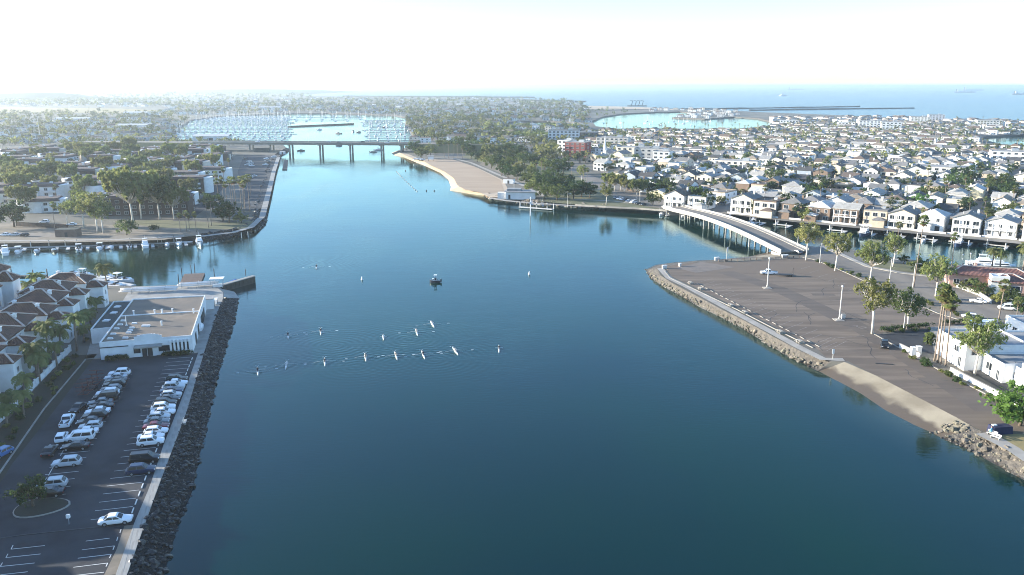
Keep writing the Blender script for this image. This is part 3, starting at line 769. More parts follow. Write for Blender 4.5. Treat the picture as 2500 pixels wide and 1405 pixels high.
def shrub(seed, rad=1.1, h=1.3, leaf='leaf_mid', n=9, nl=18, ls=.24):
    r = random.Random(seed); c = MB(); t = MB()
    for k in range(n):
        an = r.uniform(0, 6.3); q = (math.cos(an) * rad * r.uniform(0, .7), math.sin(an) * rad * r.uniform(0, .7), h * r.uniform(.3, .75))
        t.tube([(0, 0, -.1), q], [.05, .02], 4, cap=False); leaves(c, q, rad * .45, nl, ls, r)
    return [P('stem', t.mesh('stem', M['trunk'])), P('foliage', c.mesh('foliage', M[leaf]))]
K_BROAD = [broad(11), broad(12, 5.2, 8.5, 'leaf_mid'), broad(13, 4.0, 8.5, 'leaf_dark', 2.2, 30, flat=.95), broad(14, 4.8, 7.5, 'leaf_gum', 2.6)]
K_BRIGHT = broad(15, 5.0, 7.6, 'leaf_bright', 2.0, 46, 30, .48)
K_GUM = [gum(21, 13, 3.8, n=16, fork=.42), gum(22, 14.5, 4.2, n=20, fork=.44), gum(23, 12, 3.4, n=15, fork=.46), gum(24, 15, 4.8, 'leaf_gum', .36, 24, 36)]
K_GUMDENSE = [gum(25, 18, 7.2, 'leaf_gum', .34, 44, 64, .62), gum(26, 17, 7.4, 'leaf_mid', .36, 42, 64, .62)]
K_FAN = [fanpalm(31, 18), fanpalm(32, 14), fanpalm(33, 10, 1.7), fanpalm(34, 22, 1.9, 1.0)]
K_FEATHER = [featherpalm(41, 6.5), featherpalm(42, 8.5, 3.6), featherpalm(43, 4.0, 3.0)]
K_SHRUB = [shrub(51), shrub(52, 1.4, 1.1, 'leaf_dark'), shrub(53, 1.0, .8, 'leaf_gum')]
# trees that show only a few pixels: fewer, larger leaves, trunk and crown in one mesh
def lowtree(seed, rad, hgt, leaf, n, nl, ls, flat=.8, th=2.0):
    k = broad(seed, rad, hgt, leaf, th, n, nl, ls, flat)
    return k
K_LOW = [lowtree(61, 4.2, 7.5, 'leaf_dark', 14, 12, .95), lowtree(62, 4.8, 9.0, 'leaf_mid', 15, 12, 1.0), lowtree(63, 3.4, 7.5, 'leaf_gum', 12, 11, .9, 1.0), lowtree(64, 5.4, 11, 'leaf_far', 18, 12, 1.1, .9, 3)]

# ------------------------------------------------------------------ kits: windows, houses
def frame_mesh(w, h, mull=1, depth=.09, fm='frame'):
    mb = MB(); t = .09
    mb.box(0, -depth / 2, -h / 2 - t, w + 2 * t, depth, t); mb.box(0, -depth / 2, h / 2, w + 2 * t, depth, t)
    for s in (-1, 1): mb.box(s * (w + t) / 2, -depth / 2, -h / 2, t, depth, h)
    for k in range(1, mull + 1): mb.box(-w / 2 + w * k / (mull + 1), -depth / 2 + .005, -h / 2, .06, depth - .02, h)
    return mb.mesh('window', M[fm])
def pane_mesh(w, h):
    mb = MB(); mb.quad((-w / 2, -.02, -h / 2), (w / 2, -.02, -h / 2), (w / 2, -.02, h / 2), (-w / 2, -.02, h / 2)); return mb.mesh('pane', M['glass'])
_win = {}
def window(w, h, loc, rz=0.0, mull=1, fm='frame'):
    k = (w, h, mull, fm)
    if k not in _win: _win[k] = (frame_mesh(w, h, mull, fm=fm), pane_mesh(w, h))
    return P('window', _win[k][0], loc, rz, [P('pane', _win[k][1])])
def door(w, h, loc, rz=0.0, m='dark', name='door'):
    k = ('d', w, h, m)
    if k not in _win:
        mb = MB(); mb.box(0, -.03, 0, w, .06, h); _win[k] = mb.mesh(name, M[m])
    return P(name, _win[k], loc, rz)
def roof_mesh(kind, w, d, rh, ov, m, axis='x', th=.22):
    mb = MB(); a, b = w / 2 + ov, d / 2 + ov
    if kind == 'flat':
        mb.box(0, 0, 0, w - .3, d - .3, .08)
        for (x, y, sx, sy) in ((0, -d / 2 + .1, w, .2), (0, d / 2 - .1, w, .2), (-w / 2 + .1, 0, .2, d - .4), (w / 2 - .1, 0, .2, d - .4)): mb.box(x, y, 0, sx, sy, .55)
        return mb.mesh('roof', M[m])
    if kind == 'hip':
        k = min(a, b) * .92
        if a >= b: r = [(-a + k, 0, rh + th), (a - k, 0, rh + th)]
        else: r = [(0, -b + k, rh + th), (0, b - k, rh + th)]
        e = [(-a, -b, th), (a, -b, th), (a, b, th), (-a, b, th)]; e0 = [(x, y, 0) for x, y, _ in e]
        fs = [(0, 1, 5, 4), (1, 2, 5), (2, 3, 4, 5), (3, 0, 4)] if a >= b else [(0, 1, 4), (1, 2, 5, 4), (2, 3, 5), (3, 0, 4, 5)]
        mb.add(e + r, fs); mb.add(e0 + e, [(0, 1, 5, 4), (1, 2, 6, 5), (2, 3, 7, 6), (3, 0, 4, 7), (3, 2, 1, 0)])
        return mb.mesh('roof', M[m])
    # gable
    if axis == 'y':
        pr = [(-a, 0), (0, rh), (a, 0)]
        f = lambda x, z, y: (x, y, z); L = b
    else:
        pr = [(-b, 0), (0, rh), (b, 0)]
        f = lambda x, z, y: (y, x, z); L = a
    top = [f(x, z + th, s * L) for s in (-1, 1) for x, z in pr]; bot = [f(x, z, s * L) for s in (-1, 1) for x, z in pr]
    mb.add(top, [(0, 1, 4, 3), (1, 2, 5, 4)]); mb.add(bot, [(3, 4, 1, 0), (4, 5, 2, 1)])
    mb.add(top + bot, [(0, 6, 7, 1), (1, 7, 8, 2), (3, 4, 10, 9), (4, 5, 11, 10), (0, 3, 9, 6), (2, 8, 11, 5)])
    return mb.mesh('roof', M[m])
def walls_mesh(w, d, h, gable=None, rh=0, ov=0, m='stucco'):
    mb = MB(); mb.box(0, 0, -.3, w, d, h + .3)
    z = h + rh * (1 - (w if gable == 'y' else d) / ((w if gable == 'y' else d) + 2 * ov)) if gable else h
    if gable == 'y':
        for s in (-1, 1): mb.add([(-w / 2, s * d / 2, h), (w / 2, s * d / 2, h), (w / 2, s * d / 2, h + (z - h)), (0, s * d / 2, h + rh), (-w / 2, s * d / 2, h + (z - h))], [(0, 1, 2, 3, 4)])
    elif gable == 'x':
        for s in (-1, 1): mb.add([(s * w / 2, -d / 2, h), (s * w / 2, d / 2, h), (s * w / 2, d / 2, z), (s * w / 2, 0, h + rh), (s * w / 2, -d / 2, z)], [(0, 1, 2, 3, 4)])
    return mb.mesh('wall', M[m])
def chimney_mesh(h=1.6, m='stucco'):
    mb = MB(); mb.box(0, 0, -1.5, .8, .8, h + 1.5); mb.box(0, 0, h, 1.0, 1.0, .15); mb.box(0, 0, h + .15, .4, .4, .2); return mb.mesh('chimney', M[m])
def house(w, d, st, roof, seed, rh=1.8, ov=.45, axis='x', detail=2, balcony=False, sh=2.9):
    """detail 2: every window a part with its pane; 1: the windows joined into one part"""
    r = random.Random(seed); h = st * sh
    kit = [P('wall', walls_mesh(w, d, h, axis if roof == 'gable' else None, rh, ov), col='wall'),
           P('roof', roof_mesh(roof, w, d, rh, ov, 'roof', axis), (0, 0, h), col='roof')]
    wins = []
    for s in range(st):
        z = s * sh + 1.55
        n = max(2, int(w / 3.2)); big = r.random() < .7
        for k in range(n):
            x = -w / 2 + w * (k + .5) / n
            ww = 2.1 if big else 1.2
            if s == 0 and k == n // 2: wins.append(('door', min(ww, 1.8), 2.2, (x, -d / 2, 0), 0)); continue
            wins.append(('w', ww, 1.5 if big else 1.3, (x, -d / 2, z), 0))
        for sg, rz in ((1, PI / 2), (-1, -PI / 2)):
            for y in ((-.25, .22) if d > 9 else (0,)): wins.append(('w', 1.2, 1.2, (sg * w / 2, y * d, z), rz))
    if detail == 2:
        for (t, ww, hh, loc, rz) in wins: kit.append(window(ww, hh, loc, rz) if t == 'w' else door(ww, hh, loc, rz, 'dark'))
    else:
        mb = MB()
        for (t, ww, hh, loc, rz) in wins:
            fz = 0 if t == 'w' else hh / 2
            c, s_ = math.cos(rz), math.sin(rz)
            mb.box(loc[0] + .03 * s_, loc[1] - .03 * c, loc[2] - hh / 2 + fz, ww, .06, hh, rz)
        kit.append(P('windows', mb.mesh('windows', M['glass']), stuff=True))
    if roof != 'flat' and r.random() < .75: kit.append(P('chimney', chimney_mesh(), (w * .28, d * .12, h + rh * .55), col='wall'))
    if seed % 2:
        aw, ad_, ah = w * .5, d * .3, 2.7
        ax_ = (-1 if seed % 4 == 1 else 1) * w * .22
        kit.append(P('annex', walls_mesh(aw, ad_, ah), (ax_, -d / 2 - ad_ / 2 + .02, 0) if not balcony else (ax_, d / 2 + ad_ / 2 - .02, 0), col='wall'))
        kit.append(P('annex_roof', roof_mesh('hip' if seed % 3 else 'flat', aw, ad_, .9, .3, 'roof'), (ax_, -d / 2 - ad_ / 2 + .02, ah) if not balcony else (ax_, d / 2 + ad_ / 2 - .02, ah), col='roof'))
    for k in range(2):
        mb = MB(); mb.cyl(0, 0, -.2, rh * .8 + .5 if roof != 'flat' else .7, .14, .14, 6)
        kit.append(P('roof_vent', mb.mesh('roof_vent', M['metal']), (-w * .2 + k * w * .3, d * (.18 if k % 2 else -.1), h)))
    if roof == 'flat':
        mb = MB(); mb.box(w * .2, d * .15, .08, 1.4, 1.1, .9); kit.append(P('roof_unit', mb.mesh('roof_unit', M['metal']), (0, 0, h)))
    if balcony:
        mb = MB(); bz = sh
        mb.box(0, -d / 2 - .9, bz - .2, w * .96, 1.8, .2)
        for k in range(5): mb.box(-w * .46 + w * .92 * k / 4, -d / 2 - 1.7, -.1, .2, .2, bz + (sh * (st - 1) if st > 1 else 0) * .98)
        mb.box(0, -d / 2 - 1.72, bz + .85, w * .94, .08, .1)
        for k in range(14): mb.box(-w * .45 + w * .9 * k / 13, -d / 2 - 1.72, bz, .05, .05, .85)
        kit.append(P('balcony', mb.mesh('balcony', M['white'])))
        if st > 1 and roof != 'gable':
            mb = MB(); mb.box(0, -d / 2 - .95, st * sh - .12, w * .98, 2.0, .14); kit.append(P('veranda_roof', mb.mesh('veranda_roof', M['roof']), col='roof'))
    return kit
K_HOUSE = []                                   # (kit, words)
for i in range(16):
    r_ = random.Random(200 + i); rf = ('gable', 'hip', 'gable', 'flat')[i % 4]; ax = 'y' if i % 8 < 4 else 'x'
    st = 2 if i % 3 else 1
    w_, d_ = r_.uniform(9, 12.5), r_.uniform(12, 17)
    K_HOUSE.append((house(w_, d_, st, rf, i, r_.uniform(1.7, 2.7), .5, ax, 1), rf, st, house(w_, d_, st, rf, i, r_.uniform(1.7, 2.6), .5, ax, 2, balcony=(i % 2 == 0)), w_))
WALLC = [('white', (.82, .82, .8)), ('white', (.8, .8, .8)), ('cream', (.74, .68, .55)), ('pale grey', (.55, .55, .54)), ('tan', (.5, .41, .31)), ('white', (.78, .77, .74)), ('pale yellow', (.7, .63, .43)), ('beige', (.6, .53, .43)), ('blue-grey', (.33, .38, .43)), ('brown', (.2, .14, .1))]
ROOFC = [('grey', (.19, .185, .178)), ('brown', (.15, .11, .085)), ('dark', (.07, .068, .066)), ('pale grey', (.34, .33, .31)), ('tan', (.3, .25, .19)), ('white', (.58, .57, .54)), ('pale', (.42, .4, .36)), ('grey', (.23, .22, .21))]

# ------------------------------------------------------------------ kits: vehicles
def car_kit(kind='sedan'):
    S = dict(sedan=(4.7, .92, 1.45, [(-2.35, .62), (-2.1, .74), (-1.0, .92), (.9, .95), (1.9, .93), (2.3, .84)], (-1.05, -.25, .85, 1.6)),
             suv=(4.6, .94, 1.68, [(-2.3, .68), (-2.1, .88), (-1.05, 1.0), (.9, 1.03), (1.95, 1.03), (2.3, .92)], (-1.1, -.35, 1.55, 2.15)),
             hatch=(4.1, .88, 1.48, [(-2.1, .64), (-1.9, .78), (-.95, .94), (.8, .97), (1.85, .97), (2.1, .88)], (-1.0, -.3, 1.45, 2.0)),
             van=(4.9, .98, 1.85, [(-2.45, .75), (-2.2, .95), (-1.5, 1.05), (.9, 1.08), (2.2, 1.08), (2.45, 1.0)], (-1.55, -.8, 2.15, 2.38)),
             pickup=(5.7, .98, 1.85, [(-2.85, .8), (-2.65, 1.02), (-1.35, 1.1), (.6, 1.12), (2.6, 1.1), (2.85, 1.05)], (-1.35, -.75, .45, .75)))[kind]
    L, w, ht, prof, (xa, xc, xd, xb) = S
    kit = []; mb = MB(); secs = []
    def ztop(x):
        for (a, za), (b, zb) in zip(prof, prof[1:]):
            if x <= b: return za + (zb - za) * (x - a) / (b - a)
        return prof[-1][1]
    xs = sorted(set([p[0] for p in prof] + [-1.6, .2, 1.3]))
    for x in xs:
        e = max(0, abs(x) - L / 2 + .55) / .55; ww = w * (1 - .13 * e * e); zt = ztop(x); zb = .28 + .12 * e
        secs.append([(x, -ww * .93, zb), (x, -ww, zb + .2), (x, -ww * .99, zt - .12), (x, -ww * .86, zt), (x, 0, zt + .03), (x, ww * .86, zt), (x, ww * .99, zt - .12), (x, ww, zb + .2), (x, ww * .93, zb)])
    mb.loft(secs)
    zb = ztop(0) - .01; wi, wt = w * .9, w * .74
    b = [(xa, -wi, zb), (xb, -wi, zb), (xb, wi, zb), (xa, wi, zb)]
    mid = [(xa + (xc - xa) * .93, -wt * 1.03, ht - .08), (xb + (xd - xb) * .93, -wt * 1.03, ht - .08), (xb + (xd - xb) * .93, wt * 1.03, ht - .08), (xa + (xc - xa) * .93, wt * 1.03, ht - .08)]
    t = [(xc + .08, -wt * .93, ht), (xd - .06, -wt * .93, ht), (xd - .06, wt * .93, ht), (xc + .08, wt * .93, ht)]
    mb.loft([b, mid, t])
    if kind == 'pickup':
        mb2 = MB()
        mb2.box(1.75, 0, 1.115, 1.9, 1.55, .012); kit.append(P('bed_liner', mb2.mesh('bed_liner', M['plastic'])))
    kit.insert(0, P('body', mb.mesh('body', M['carpaint']), col='paint'))
    def lerp(p, q, k): return Vector(p) + (Vector(q) - Vector(p)) * k
    def pane(name, p0, p1, p2, p3, push, k0=.06, k1=.94, h0=.08, h1=.88):
        m_ = MB(); pu = Vector(push)
        q = [lerp(lerp(p0, p1, a), lerp(p3, p2, a), c) + pu for a, c in ((k0, h0), (k1, h0), (k1, h1), (k0, h1))]
        m_.add(q, [(0, 1, 2, 3)]); return P(name, m_.mesh(name, M['glass']))
    kit.append(pane('windscreen', b[3], b[0], mid[0], mid[3], (-.012, 0, .006)))
    kit.append(pane('rear_window', b[1], b[2], mid[2], mid[1], (.012, 0, .006)))
    for s, (i, j) in ((-1, (0, 1)), (1, (3, 2))):
        for k0, k1 in ((.08, .46), (.5, .93)) if kind != 'pickup' else ((.12, .5), (.54, .9)):
            kit.append(pane('side_window', b[i], b[j], mid[j], mid[i], (0, s * .012, .004), k0, k1))
    ty = MB(); ty.tube([(0, -.11, 0), (0, .11, 0)], [.33, .33], 14); tm = ty.mesh('tyre', M['tyre'])
    rm = MB(); rm.tube([(0, -.115, 0), (0, .115, 0)], [.2, .2], 10); rmm = rm.mesh('rim', M['rim'])
    for x in (-L * .305, L * .29):
        for s in (-1, 1): kit.append(P('wheel', tm, (x, s * (w - .09), .33), 0, [P('rim', rmm)]))
    for s in (-1, 1):
        m_ = MB(); m_.box(-L / 2 + .1, s * w * .66, prof[0][1] - .05, .2, .34, .14); kit.append(P('headlight', m_.mesh('headlight', M['headlamp'])))
        m_ = MB(); m_.box(L / 2 - .06, s * w * .7, prof[-1][1] - .22, .14, .26, .16); kit.append(P('tail_light', m_.mesh('tail_light', M['redlamp'])))
    return kit
K_CAR = {k: car_kit(k) for k in ('sedan', 'suv', 'hatch', 'van', 'pickup')}
CARC = {'white': (.82, .82, .82), 'silver': (.5, .52, .54), 'grey': (.16, .17, .18), 'black': (.012, .012, .014), 'navy': (.018, .03, .07), 'maroon': (.13, .012, .018), 'blue': (.05, .14, .32), 'dark grey': (.05, .052, .056)}

def hull_mesh(L, w, fb, m='hull', sheer=.35, transom=.8):
    mb = MB(); secs = []
    for i in range(9):
        k = i / 8; x = -L / 2 + L * k
        ww = w / 2 * (transom + (1 - transom) * min(1, k * 3)) * (1 if k < .55 else max(.03, 1 - ((k - .55) / .45) ** 2.0))
        z = fb + sheer * max(0, k - .4) ** 1.6 * 2
        secs.append([(x, -ww, z), (x, -ww * .8, .0), (x, 0, -.3), (x, ww * .8, .0), (x, ww, z)])
    mb.loft(secs); return mb.mesh('hull', M[m], False)
def powerboat(L=7.0, w=2.5, top=True, seed=0):
    kit = [P('hull', hull_mesh(L, w, .75), col='hull')]
    d = MB(); d.box(-L * .02, 0, .74, L * .62, w * .78, .1); d.box(L * .16, 0, .84, L * .24, w * .62, .55, tx=.8, ty=.85); kit.append(P('cabin', d.mesh('cabin', M['boatwhite'])))
    g = MB(); g.box(L * .05, 0, 1.28, .1, w * .66, .5); g.box(L * .12, w * .3, 1.1, L * .16, .04, .22); g.box(L * .12, -w * .3, 1.1, L * .16, .04, .22); kit.append(P('windscreen', g.mesh('windscreen', M['glass'])))
    s = MB(); s.box(-L * .22, 0, .84, L * .2, w * .7, .06); s.box(-L * .06, w * .18, .84, .6, .5, .7); s.box(-L * .06, -w * .18, .84, .6, .5, .7); kit.append(P('seat', s.mesh('seat', M['plastic'])))
    e = MB(); e.box(-L / 2 - .25, 0, .25, .5, .5, 1.0, tx=.7, ty=.7); kit.append(P('outboard', e.mesh('outboard', M['plastic'])))
    if top:
        t = MB()
        for x in (-L * .14, L * .04):
            for s_ in (-1, 1): t.box(x, s_ * w * .34, .84, .08, .08, 1.75)
        t.box(-L * .05, 0, 2.58, L * .3, w * .82, .1); kit.append(P('canopy', t.mesh('canopy', M['boatwhite'])))
    return kit
def yacht(L=12.0, w=3.8):
    kit = [P('hull', hull_mesh(L, w, 1.25, sheer=.6), col='hull')]
    d = MB(); d.box(L * .02, 0, 1.24, L * .55, w * .8, 1.2, tx=.86, ty=.9); d.box(-L * .04, 0, 2.44, L * .3, w * .66, .75, tx=.86); d.box(-L * .34, 0, 1.22, L * .26, w * .8, .1); kit.append(P('cabin', d.mesh('cabin', M['boatwhite'])))
    g = MB()
    for s in (-1, 1): g.box(L * .02, s * w * .395, 1.7, L * .42, .08, .42)
    g.box(L * .275, 0, 1.75, .1, w * .6, .4); kit.append(P('window_band', g.mesh('window_band', M['glass'])))
    t = MB(); t.box(-L * .06, 0, 4.4, L * .24, w * .68, .1)
    for x in (-L * .16, L * .03):
        for s in (-1, 1): t.box(x, s * w * .3, 3.1, .09, .09, 1.3)
    t.cyl(-L * .1, 0, 4.5, 6.2, .05); kit.append(P('canopy', t.mesh('canopy', M['boatwhite'])))
    r_ = MB()
    for s in (-1, 1): r_.tube([(L * .1, s * w * .46, 2.1), (L * .3, s * w * .36, 2.25), (L * .49, 0, 2.45)], .04, 4)
    kit.append(P('rail', r_.mesh('rail', M['metal'])))
    return kit
K_POWER = [powerboat(7.0, 2.5), powerboat(6.2, 2.3, False), powerboat(8.5, 2.9)]
K_YACHT = [yacht(), yacht(14.5, 4.3)]
def sailboat_mesh(L, mast, cov, seed):
    r = random.Random(seed); mb = MB(); secs = []
    for i in range(6):
        k = i / 5; x = -L / 2 + L * k; ww = L * .15 * (.75 + .25 * min(1, k * 3)) * (1 if k < .5 else max(.04, 1 - ((k - .5) / .5) ** 2)); z = 1.1 + .3 * k
        secs.append([(x, -ww, z), (x, -ww * .7, -.2), (x, ww * .7, -.2), (x, ww, z)])
    mb.loft(secs); mb.box(-L * .02, 0, 1.2, L * .4, L * .16, .55, tx=.85, ty=.8)
    mb.cyl(L * .08, 0, 1.3, mast, .17, .12, 5); mb.tube([(L * .08, 0, 2.6), (-L * .36, 0, 2.7)], .12, 5)
    mb.tube([(L * .06, 0, 2.8), (-L * .34, 0, 2.85)], [.28, .16], 5, 1)
    mb.bar((L * .08, -L * .09, mast * .6), (L * .08, L * .09, mast * .6), .1, .08)
    mb.bar((L * .49, 0, 1.5), (L * .08, 0, mast), .06, .06); mb.bar((-L * .49, 0, 1.3), (L * .08, 0, mast), .06, .06)
    return mb.mesh('sailing_boat', [M['boatwhite'], M[cov]])
K_SAIL = [sailboat_mesh(10, 15, 'blue', 1), sailboat_mesh(12, 18, 'boatwhite', 2), sailboat_mesh(9, 13, 'navy', 3), sailboat_mesh(14, 21, 'boatwhite', 4)]

# ------------------------------------------------------------------ kits: people, one skinned body each
def body_mesh(J, E, split, name='person'):
    """J: joint -> (x,y,z,radius); E: bones; split(co) -> 0 cloth, 1 trousers, 2 skin, 3 hair"""
    me = bpy.data.meshes.new(name); ks = list(J); me.from_pydata([J[k][:3] for k in ks], [(ks.index(a), ks.index(b)) for a, b in E], [])
    o = bpy.data.objects.new(name, me); COL.objects.link(o)
    o.modifiers.new('s', 'SKIN')
    for i, k in enumerate(ks):
        sv = me.skin_vertices[0].data[i]; sv.radius = (J[k][3], J[k][3]); sv.use_root = (i == 0)
    o.modifiers.new('u', 'SUBSURF').levels = 1
    dg = bpy.context.evaluated_depsgraph_get(); out = bpy.data.meshes.new_from_object(o.evaluated_get(dg))
    bpy.data.objects.remove(o)
    for m in (M['shirt'], M['plastic'], M['skin'], M['trunk']): out.materials.append(m)
    for p in out.polygons: p.material_index = split(p.center); p.use_smooth = True
    out.name = name
    return out
HUMAN = [('pel', 'che'), ('che', 'nek'), ('nek', 'hed'), ('hed', 'top'), ('che', 'shl'), ('shl', 'ell'), ('ell', 'hal'), ('che', 'shr'), ('shr', 'elr'), ('elr', 'har'),
         ('pel', 'hil'), ('hil', 'knl'), ('knl', 'anl'), ('anl', 'tol'), ('pel', 'hir'), ('hir', 'knr'), ('knr', 'anr'), ('anr', 'tor')]
def both(d):
    o = {}
    for k, (x, y, z, r) in d.items():
        if k[-1] == '*': o[k[:-1] + 'l'] = (x, y, z, r); o[k[:-1] + 'r'] = (x, -y, z, r)
        else: o[k] = (x, y, z, r)
    return o
STAND = both({'pel': (0, 0, .95, .15), 'che': (0, 0, 1.33, .17), 'nek': (0, 0, 1.52, .06), 'hed': (.02, 0, 1.64, .1), 'top': (.01, 0, 1.75, .07), 'sh*': (0, .2, 1.42, .065), 'el*': (-.03, .25, 1.14, .048), 'ha*': (.06, .25, .88, .04),
              'hi*': (0, .1, .88, .1), 'kn*': (.02, .11, .5, .068), 'an*': (-.02, .11, .09, .05), 'to*': (.16, .12, .04, .045)})
ROW = both({'pel': (-.1, 0, .3, .15), 'che': (-.22, 0, .68, .17), 'nek': (-.22, 0, .88, .06), 'hed': (-.2, 0, 1.0, .1), 'top': (-.21, 0, 1.11, .07), 'sh*': (-.21, .2, .78, .065), 'el*': (.06, .3, .6, .048), 'ha*': (.32, .2, .56, .045),
            'hi*': (0, .1, .3, .1), 'kn*': (.42, .11, .52, .07), 'an*': (.82, .1, .26, .05), 'to*': (.9, .1, .4, .045)})
SIT = both({'pel': (0, 0, .52, .15), 'che': (-.02, 0, .92, .17), 'nek': (0, 0, 1.12, .06), 'hed': (.04, 0, 1.24, .1), 'top': (.03, 0, 1.35, .07), 'sh*': (0, .2, 1.02, .065), 'el*': (.08, .25, .76, .048), 'ha*': (.32, .16, .62, .042),
            'hi*': (.08, .1, .5, .1), 'kn*': (.48, .12, .5, .07), 'an*': (.46, .12, .09, .05), 'to*': (.62, .12, .04, .045)})
def cloth(hip, neck, hair, back=-.02):
    return lambda c: (3 if c.z > hair or (c.z > neck + .06 and c.x < back) else 2 if c.z > neck else 1 if c.z < hip else 0)
PERSON_STAND = body_mesh(STAND, HUMAN, cloth(.95, 1.5, 1.7, -.05))
PERSON_ROW = body_mesh(ROW, HUMAN, cloth(.36, .87, 1.07, -.25))
PERSON_SIT = body_mesh(SIT, HUMAN, lambda c: 3 if c.z > 1.31 else 2 if c.z > 1.1 else 1 if (c.z < .5 or c.x > .22) else 0)
# ================================================================== PLACEMENT
def ang(p, q):
    a, b = GL(*p), GL(*q); return math.atan2(b.y - a.y, b.x - a.x)
def V2(p): return Vector((p[0], p[1]))
# ------------------------------------------------------------------ left car park
e0, e1 = V2(GL(310, 1405)), V2(GL(485, 899))
LD = (e1 - e0).normalized(); LP = Vector((LD.y, -LD.x))          # along the walkway (away), towards the water
if LP.x < 0: LP = -LP
LA = math.atan2(LP.y, LP.x)
wk0 = V2(GL(328, 1279)); wk1 = V2(GL(484, 863))                  # walkway's lot edge
mk = MB(); ZM = LZ + .045
def line(mb, a, b, w=.12, z=ZM):
    a, b = V2(a), V2(b); n = Vector((-(b - a).y, (b - a).x)).normalized() * w / 2
    mb.quad((*(a - n), z), (*(b - n), z), (*(b + n), z), (*(a + n), z))
nst = int((wk1 - wk0).length / 2.75)
for i in range(1, nst):
    p = wk0 + (wk1 - wk0) * (i / nst) - LP * 1.2
    line(mk, p, p - LP * 5.4)
for i in range(nst - 1):
    p = wk0 + (wk1 - wk0) * ((i + .5) / nst) - LP * .95
    o = MB(); o.box(0, 0, 0, 1.7, .2, .13, tx=.98, ty=.7)
    if i == 0: ws_mesh = o.mesh('wheel_stop', M['paint'])
    thing('wheel_stop', f'white concrete wheel stop beside the left walkway, {nth(i + 1)} up from the white sedan', 'wheel stop', (p.x, p.y, LZ + .03), math.atan2(LD.y, LD.x), 'wheel stops beside the left walkway', data=ws_mesh)
r0, r1 = V2(GL(118, 1212)), V2(GL(292, 918)); nl = int((r1 - r0).length / 2.75)
for i in range(nl + 1):
    p = r0 + (r1 - r0) * (i / nl); line(mk, p - LP * 2.6, p + LP * 2.6)
def Z7(x, y): return V2(GL(x * .3878, 860 + y * .3878))
for seg_ in [((540,1192),(690,1174)), ((515,1247),(720,1222)), ((720,1222),(712,1246)), ((490,1300),(700,1275)), ((700,1275),(690,1298)), ((462,1357),(678,1330)), ((678,1330),(668,1352)),
            ((435,1412),(655,1388)), ((70,1243),(283,1220)), ((82,1218),(70,1243)), ((38,1296),(255,1273)), ((50,1272),(38,1296)), ((2,1352),(218,1330)), ((16,1327),(2,1352)), ((-30,1408),(175,1385)),
            ((762,1117),(755,1140)), ((742,1165),(735,1190)), ((400,618),(380,655)), ((335,725),(305,778)), ((296,790),(280,815))]:
    line(mk, Z7(*seg_[0]), Z7(*seg_[1]), .13)
structure('road_markings', mk, M['paint'])

def car(kind, colour, px, rz, label, group=None, at=None):
    p = G(px[0], px[1], LZ + .65) if at is None else at
    return spawn({'pickup': 'pickup_truck'}.get(kind, 'parked_car'), K_CAR[kind], label, {'pickup': 'pickup truck'}.get(kind, 'car'), (p.x, p.y, LZ + .035), rz, None, group, {'paint': CARC[colour]})
words = {'sedan': 'sedan', 'suv': 'SUV', 'hatch': 'hatchback', 'van': 'van', 'pickup': 'pickup'}
right_cars = [('suv','black',(432,925)),('sedan','white',(426,936)),('suv','silver',(418,950)),('sedan','navy',(416,961)),('hatch','silver',(411,970)),('sedan','dark grey',(410,978)),('suv','black',(405,990)),('suv','white',(402,1002)),('sedan','white',(400,1012)),
              ('hatch','silver',(399,1021)),('sedan','grey',(389,1032)),('sedan','maroon',(376,1047)),('hatch','white',(377,1057)),('sedan','white',(381,1066)),('suv','white',(364,1077)),('van','black',(353,1120)),('suv','navy',(344,1147)),('sedan','white',(282,1268))]
# the row is parked stall by stall: keep the distance to the walkway, spread along it
for i, (k, c, px) in enumerate(right_cars):
    p = G(px[0], px[1], LZ + .65); q = V2(p)
    if i < 15:                                     # fifteen neighbours spaced evenly in their stalls
        a, b = V2(G(430, 926, LZ + .65)), V2(G(366, 1078, LZ + .65)); q = a + (b - a) * (i / 14) + LP * rnd.uniform(-.35, .35)
    lab = f"{c} {words[k]}, {nth(i + 1)} down the row beside the left walkway" if i < 15 else \
        ["black van-shaped car, upper of the two parked apart beside the walkway", "navy SUV, lower of the two parked apart beside the walkway", "white sedan parked alone at the near end of the walkway row"][i - 15]
    car(k, c, px, LA + PI + rnd.uniform(-.03, .03), lab, 'cars parked beside the left walkway', Vector((q.x, q.y, 0)))
left_cars = [('suv','white',(291,911)),('sedan','silver',(288,922)),('sedan','black',(280,932)),('suv','black',(267,946)),('hatch','grey',(267,956)),('suv','white',(258,966)),('van','black',(248,976)),('sedan','grey',(243,989)),('sedan','black',(236,998)),('sedan','white',(229,1009)),('suv','black',(232,1019)),
             ('sedan','dark grey',(217,1031)),('hatch','silver',(217,1040)),('sedan','white',(203,1053)),('van','white',(200,1066)),('sedan','black',(185,1089)),('suv','silver',(163,1129)),('suv','silver',(126,1182)),('sedan','black',(117,1203))]
for i, (k, c, px) in enumerate(left_cars):
    q = V2(G(px[0], px[1], LZ + .65))
    if i < 15:
        a, b = V2(G(291, 911, LZ + .65)), V2(G(200, 1067, LZ + .65)); q = a + (b - a) * (i / 14) + LP * rnd.uniform(-.4, .4)
    lab = f"{c} {words[k]}, {nth(i + 1)} from the club house end of the middle row" if i < 15 else \
        ['black sedan just below the long middle row of cars', 'silver SUV parked alone below the middle row', 'silver SUV beside the tree island', 'black sedan in the shade of the tree island'][i - 15]
    car(k, c, px, LA + rnd.uniform(-.03, .03), lab, 'cars parked in the middle row of the left car park', Vector((q.x, q.y, 0)))
car('sedan', 'black', (191, 995), ang((180, 1003), (203, 986)), 'small black sedan driving beside the red rack trailer')
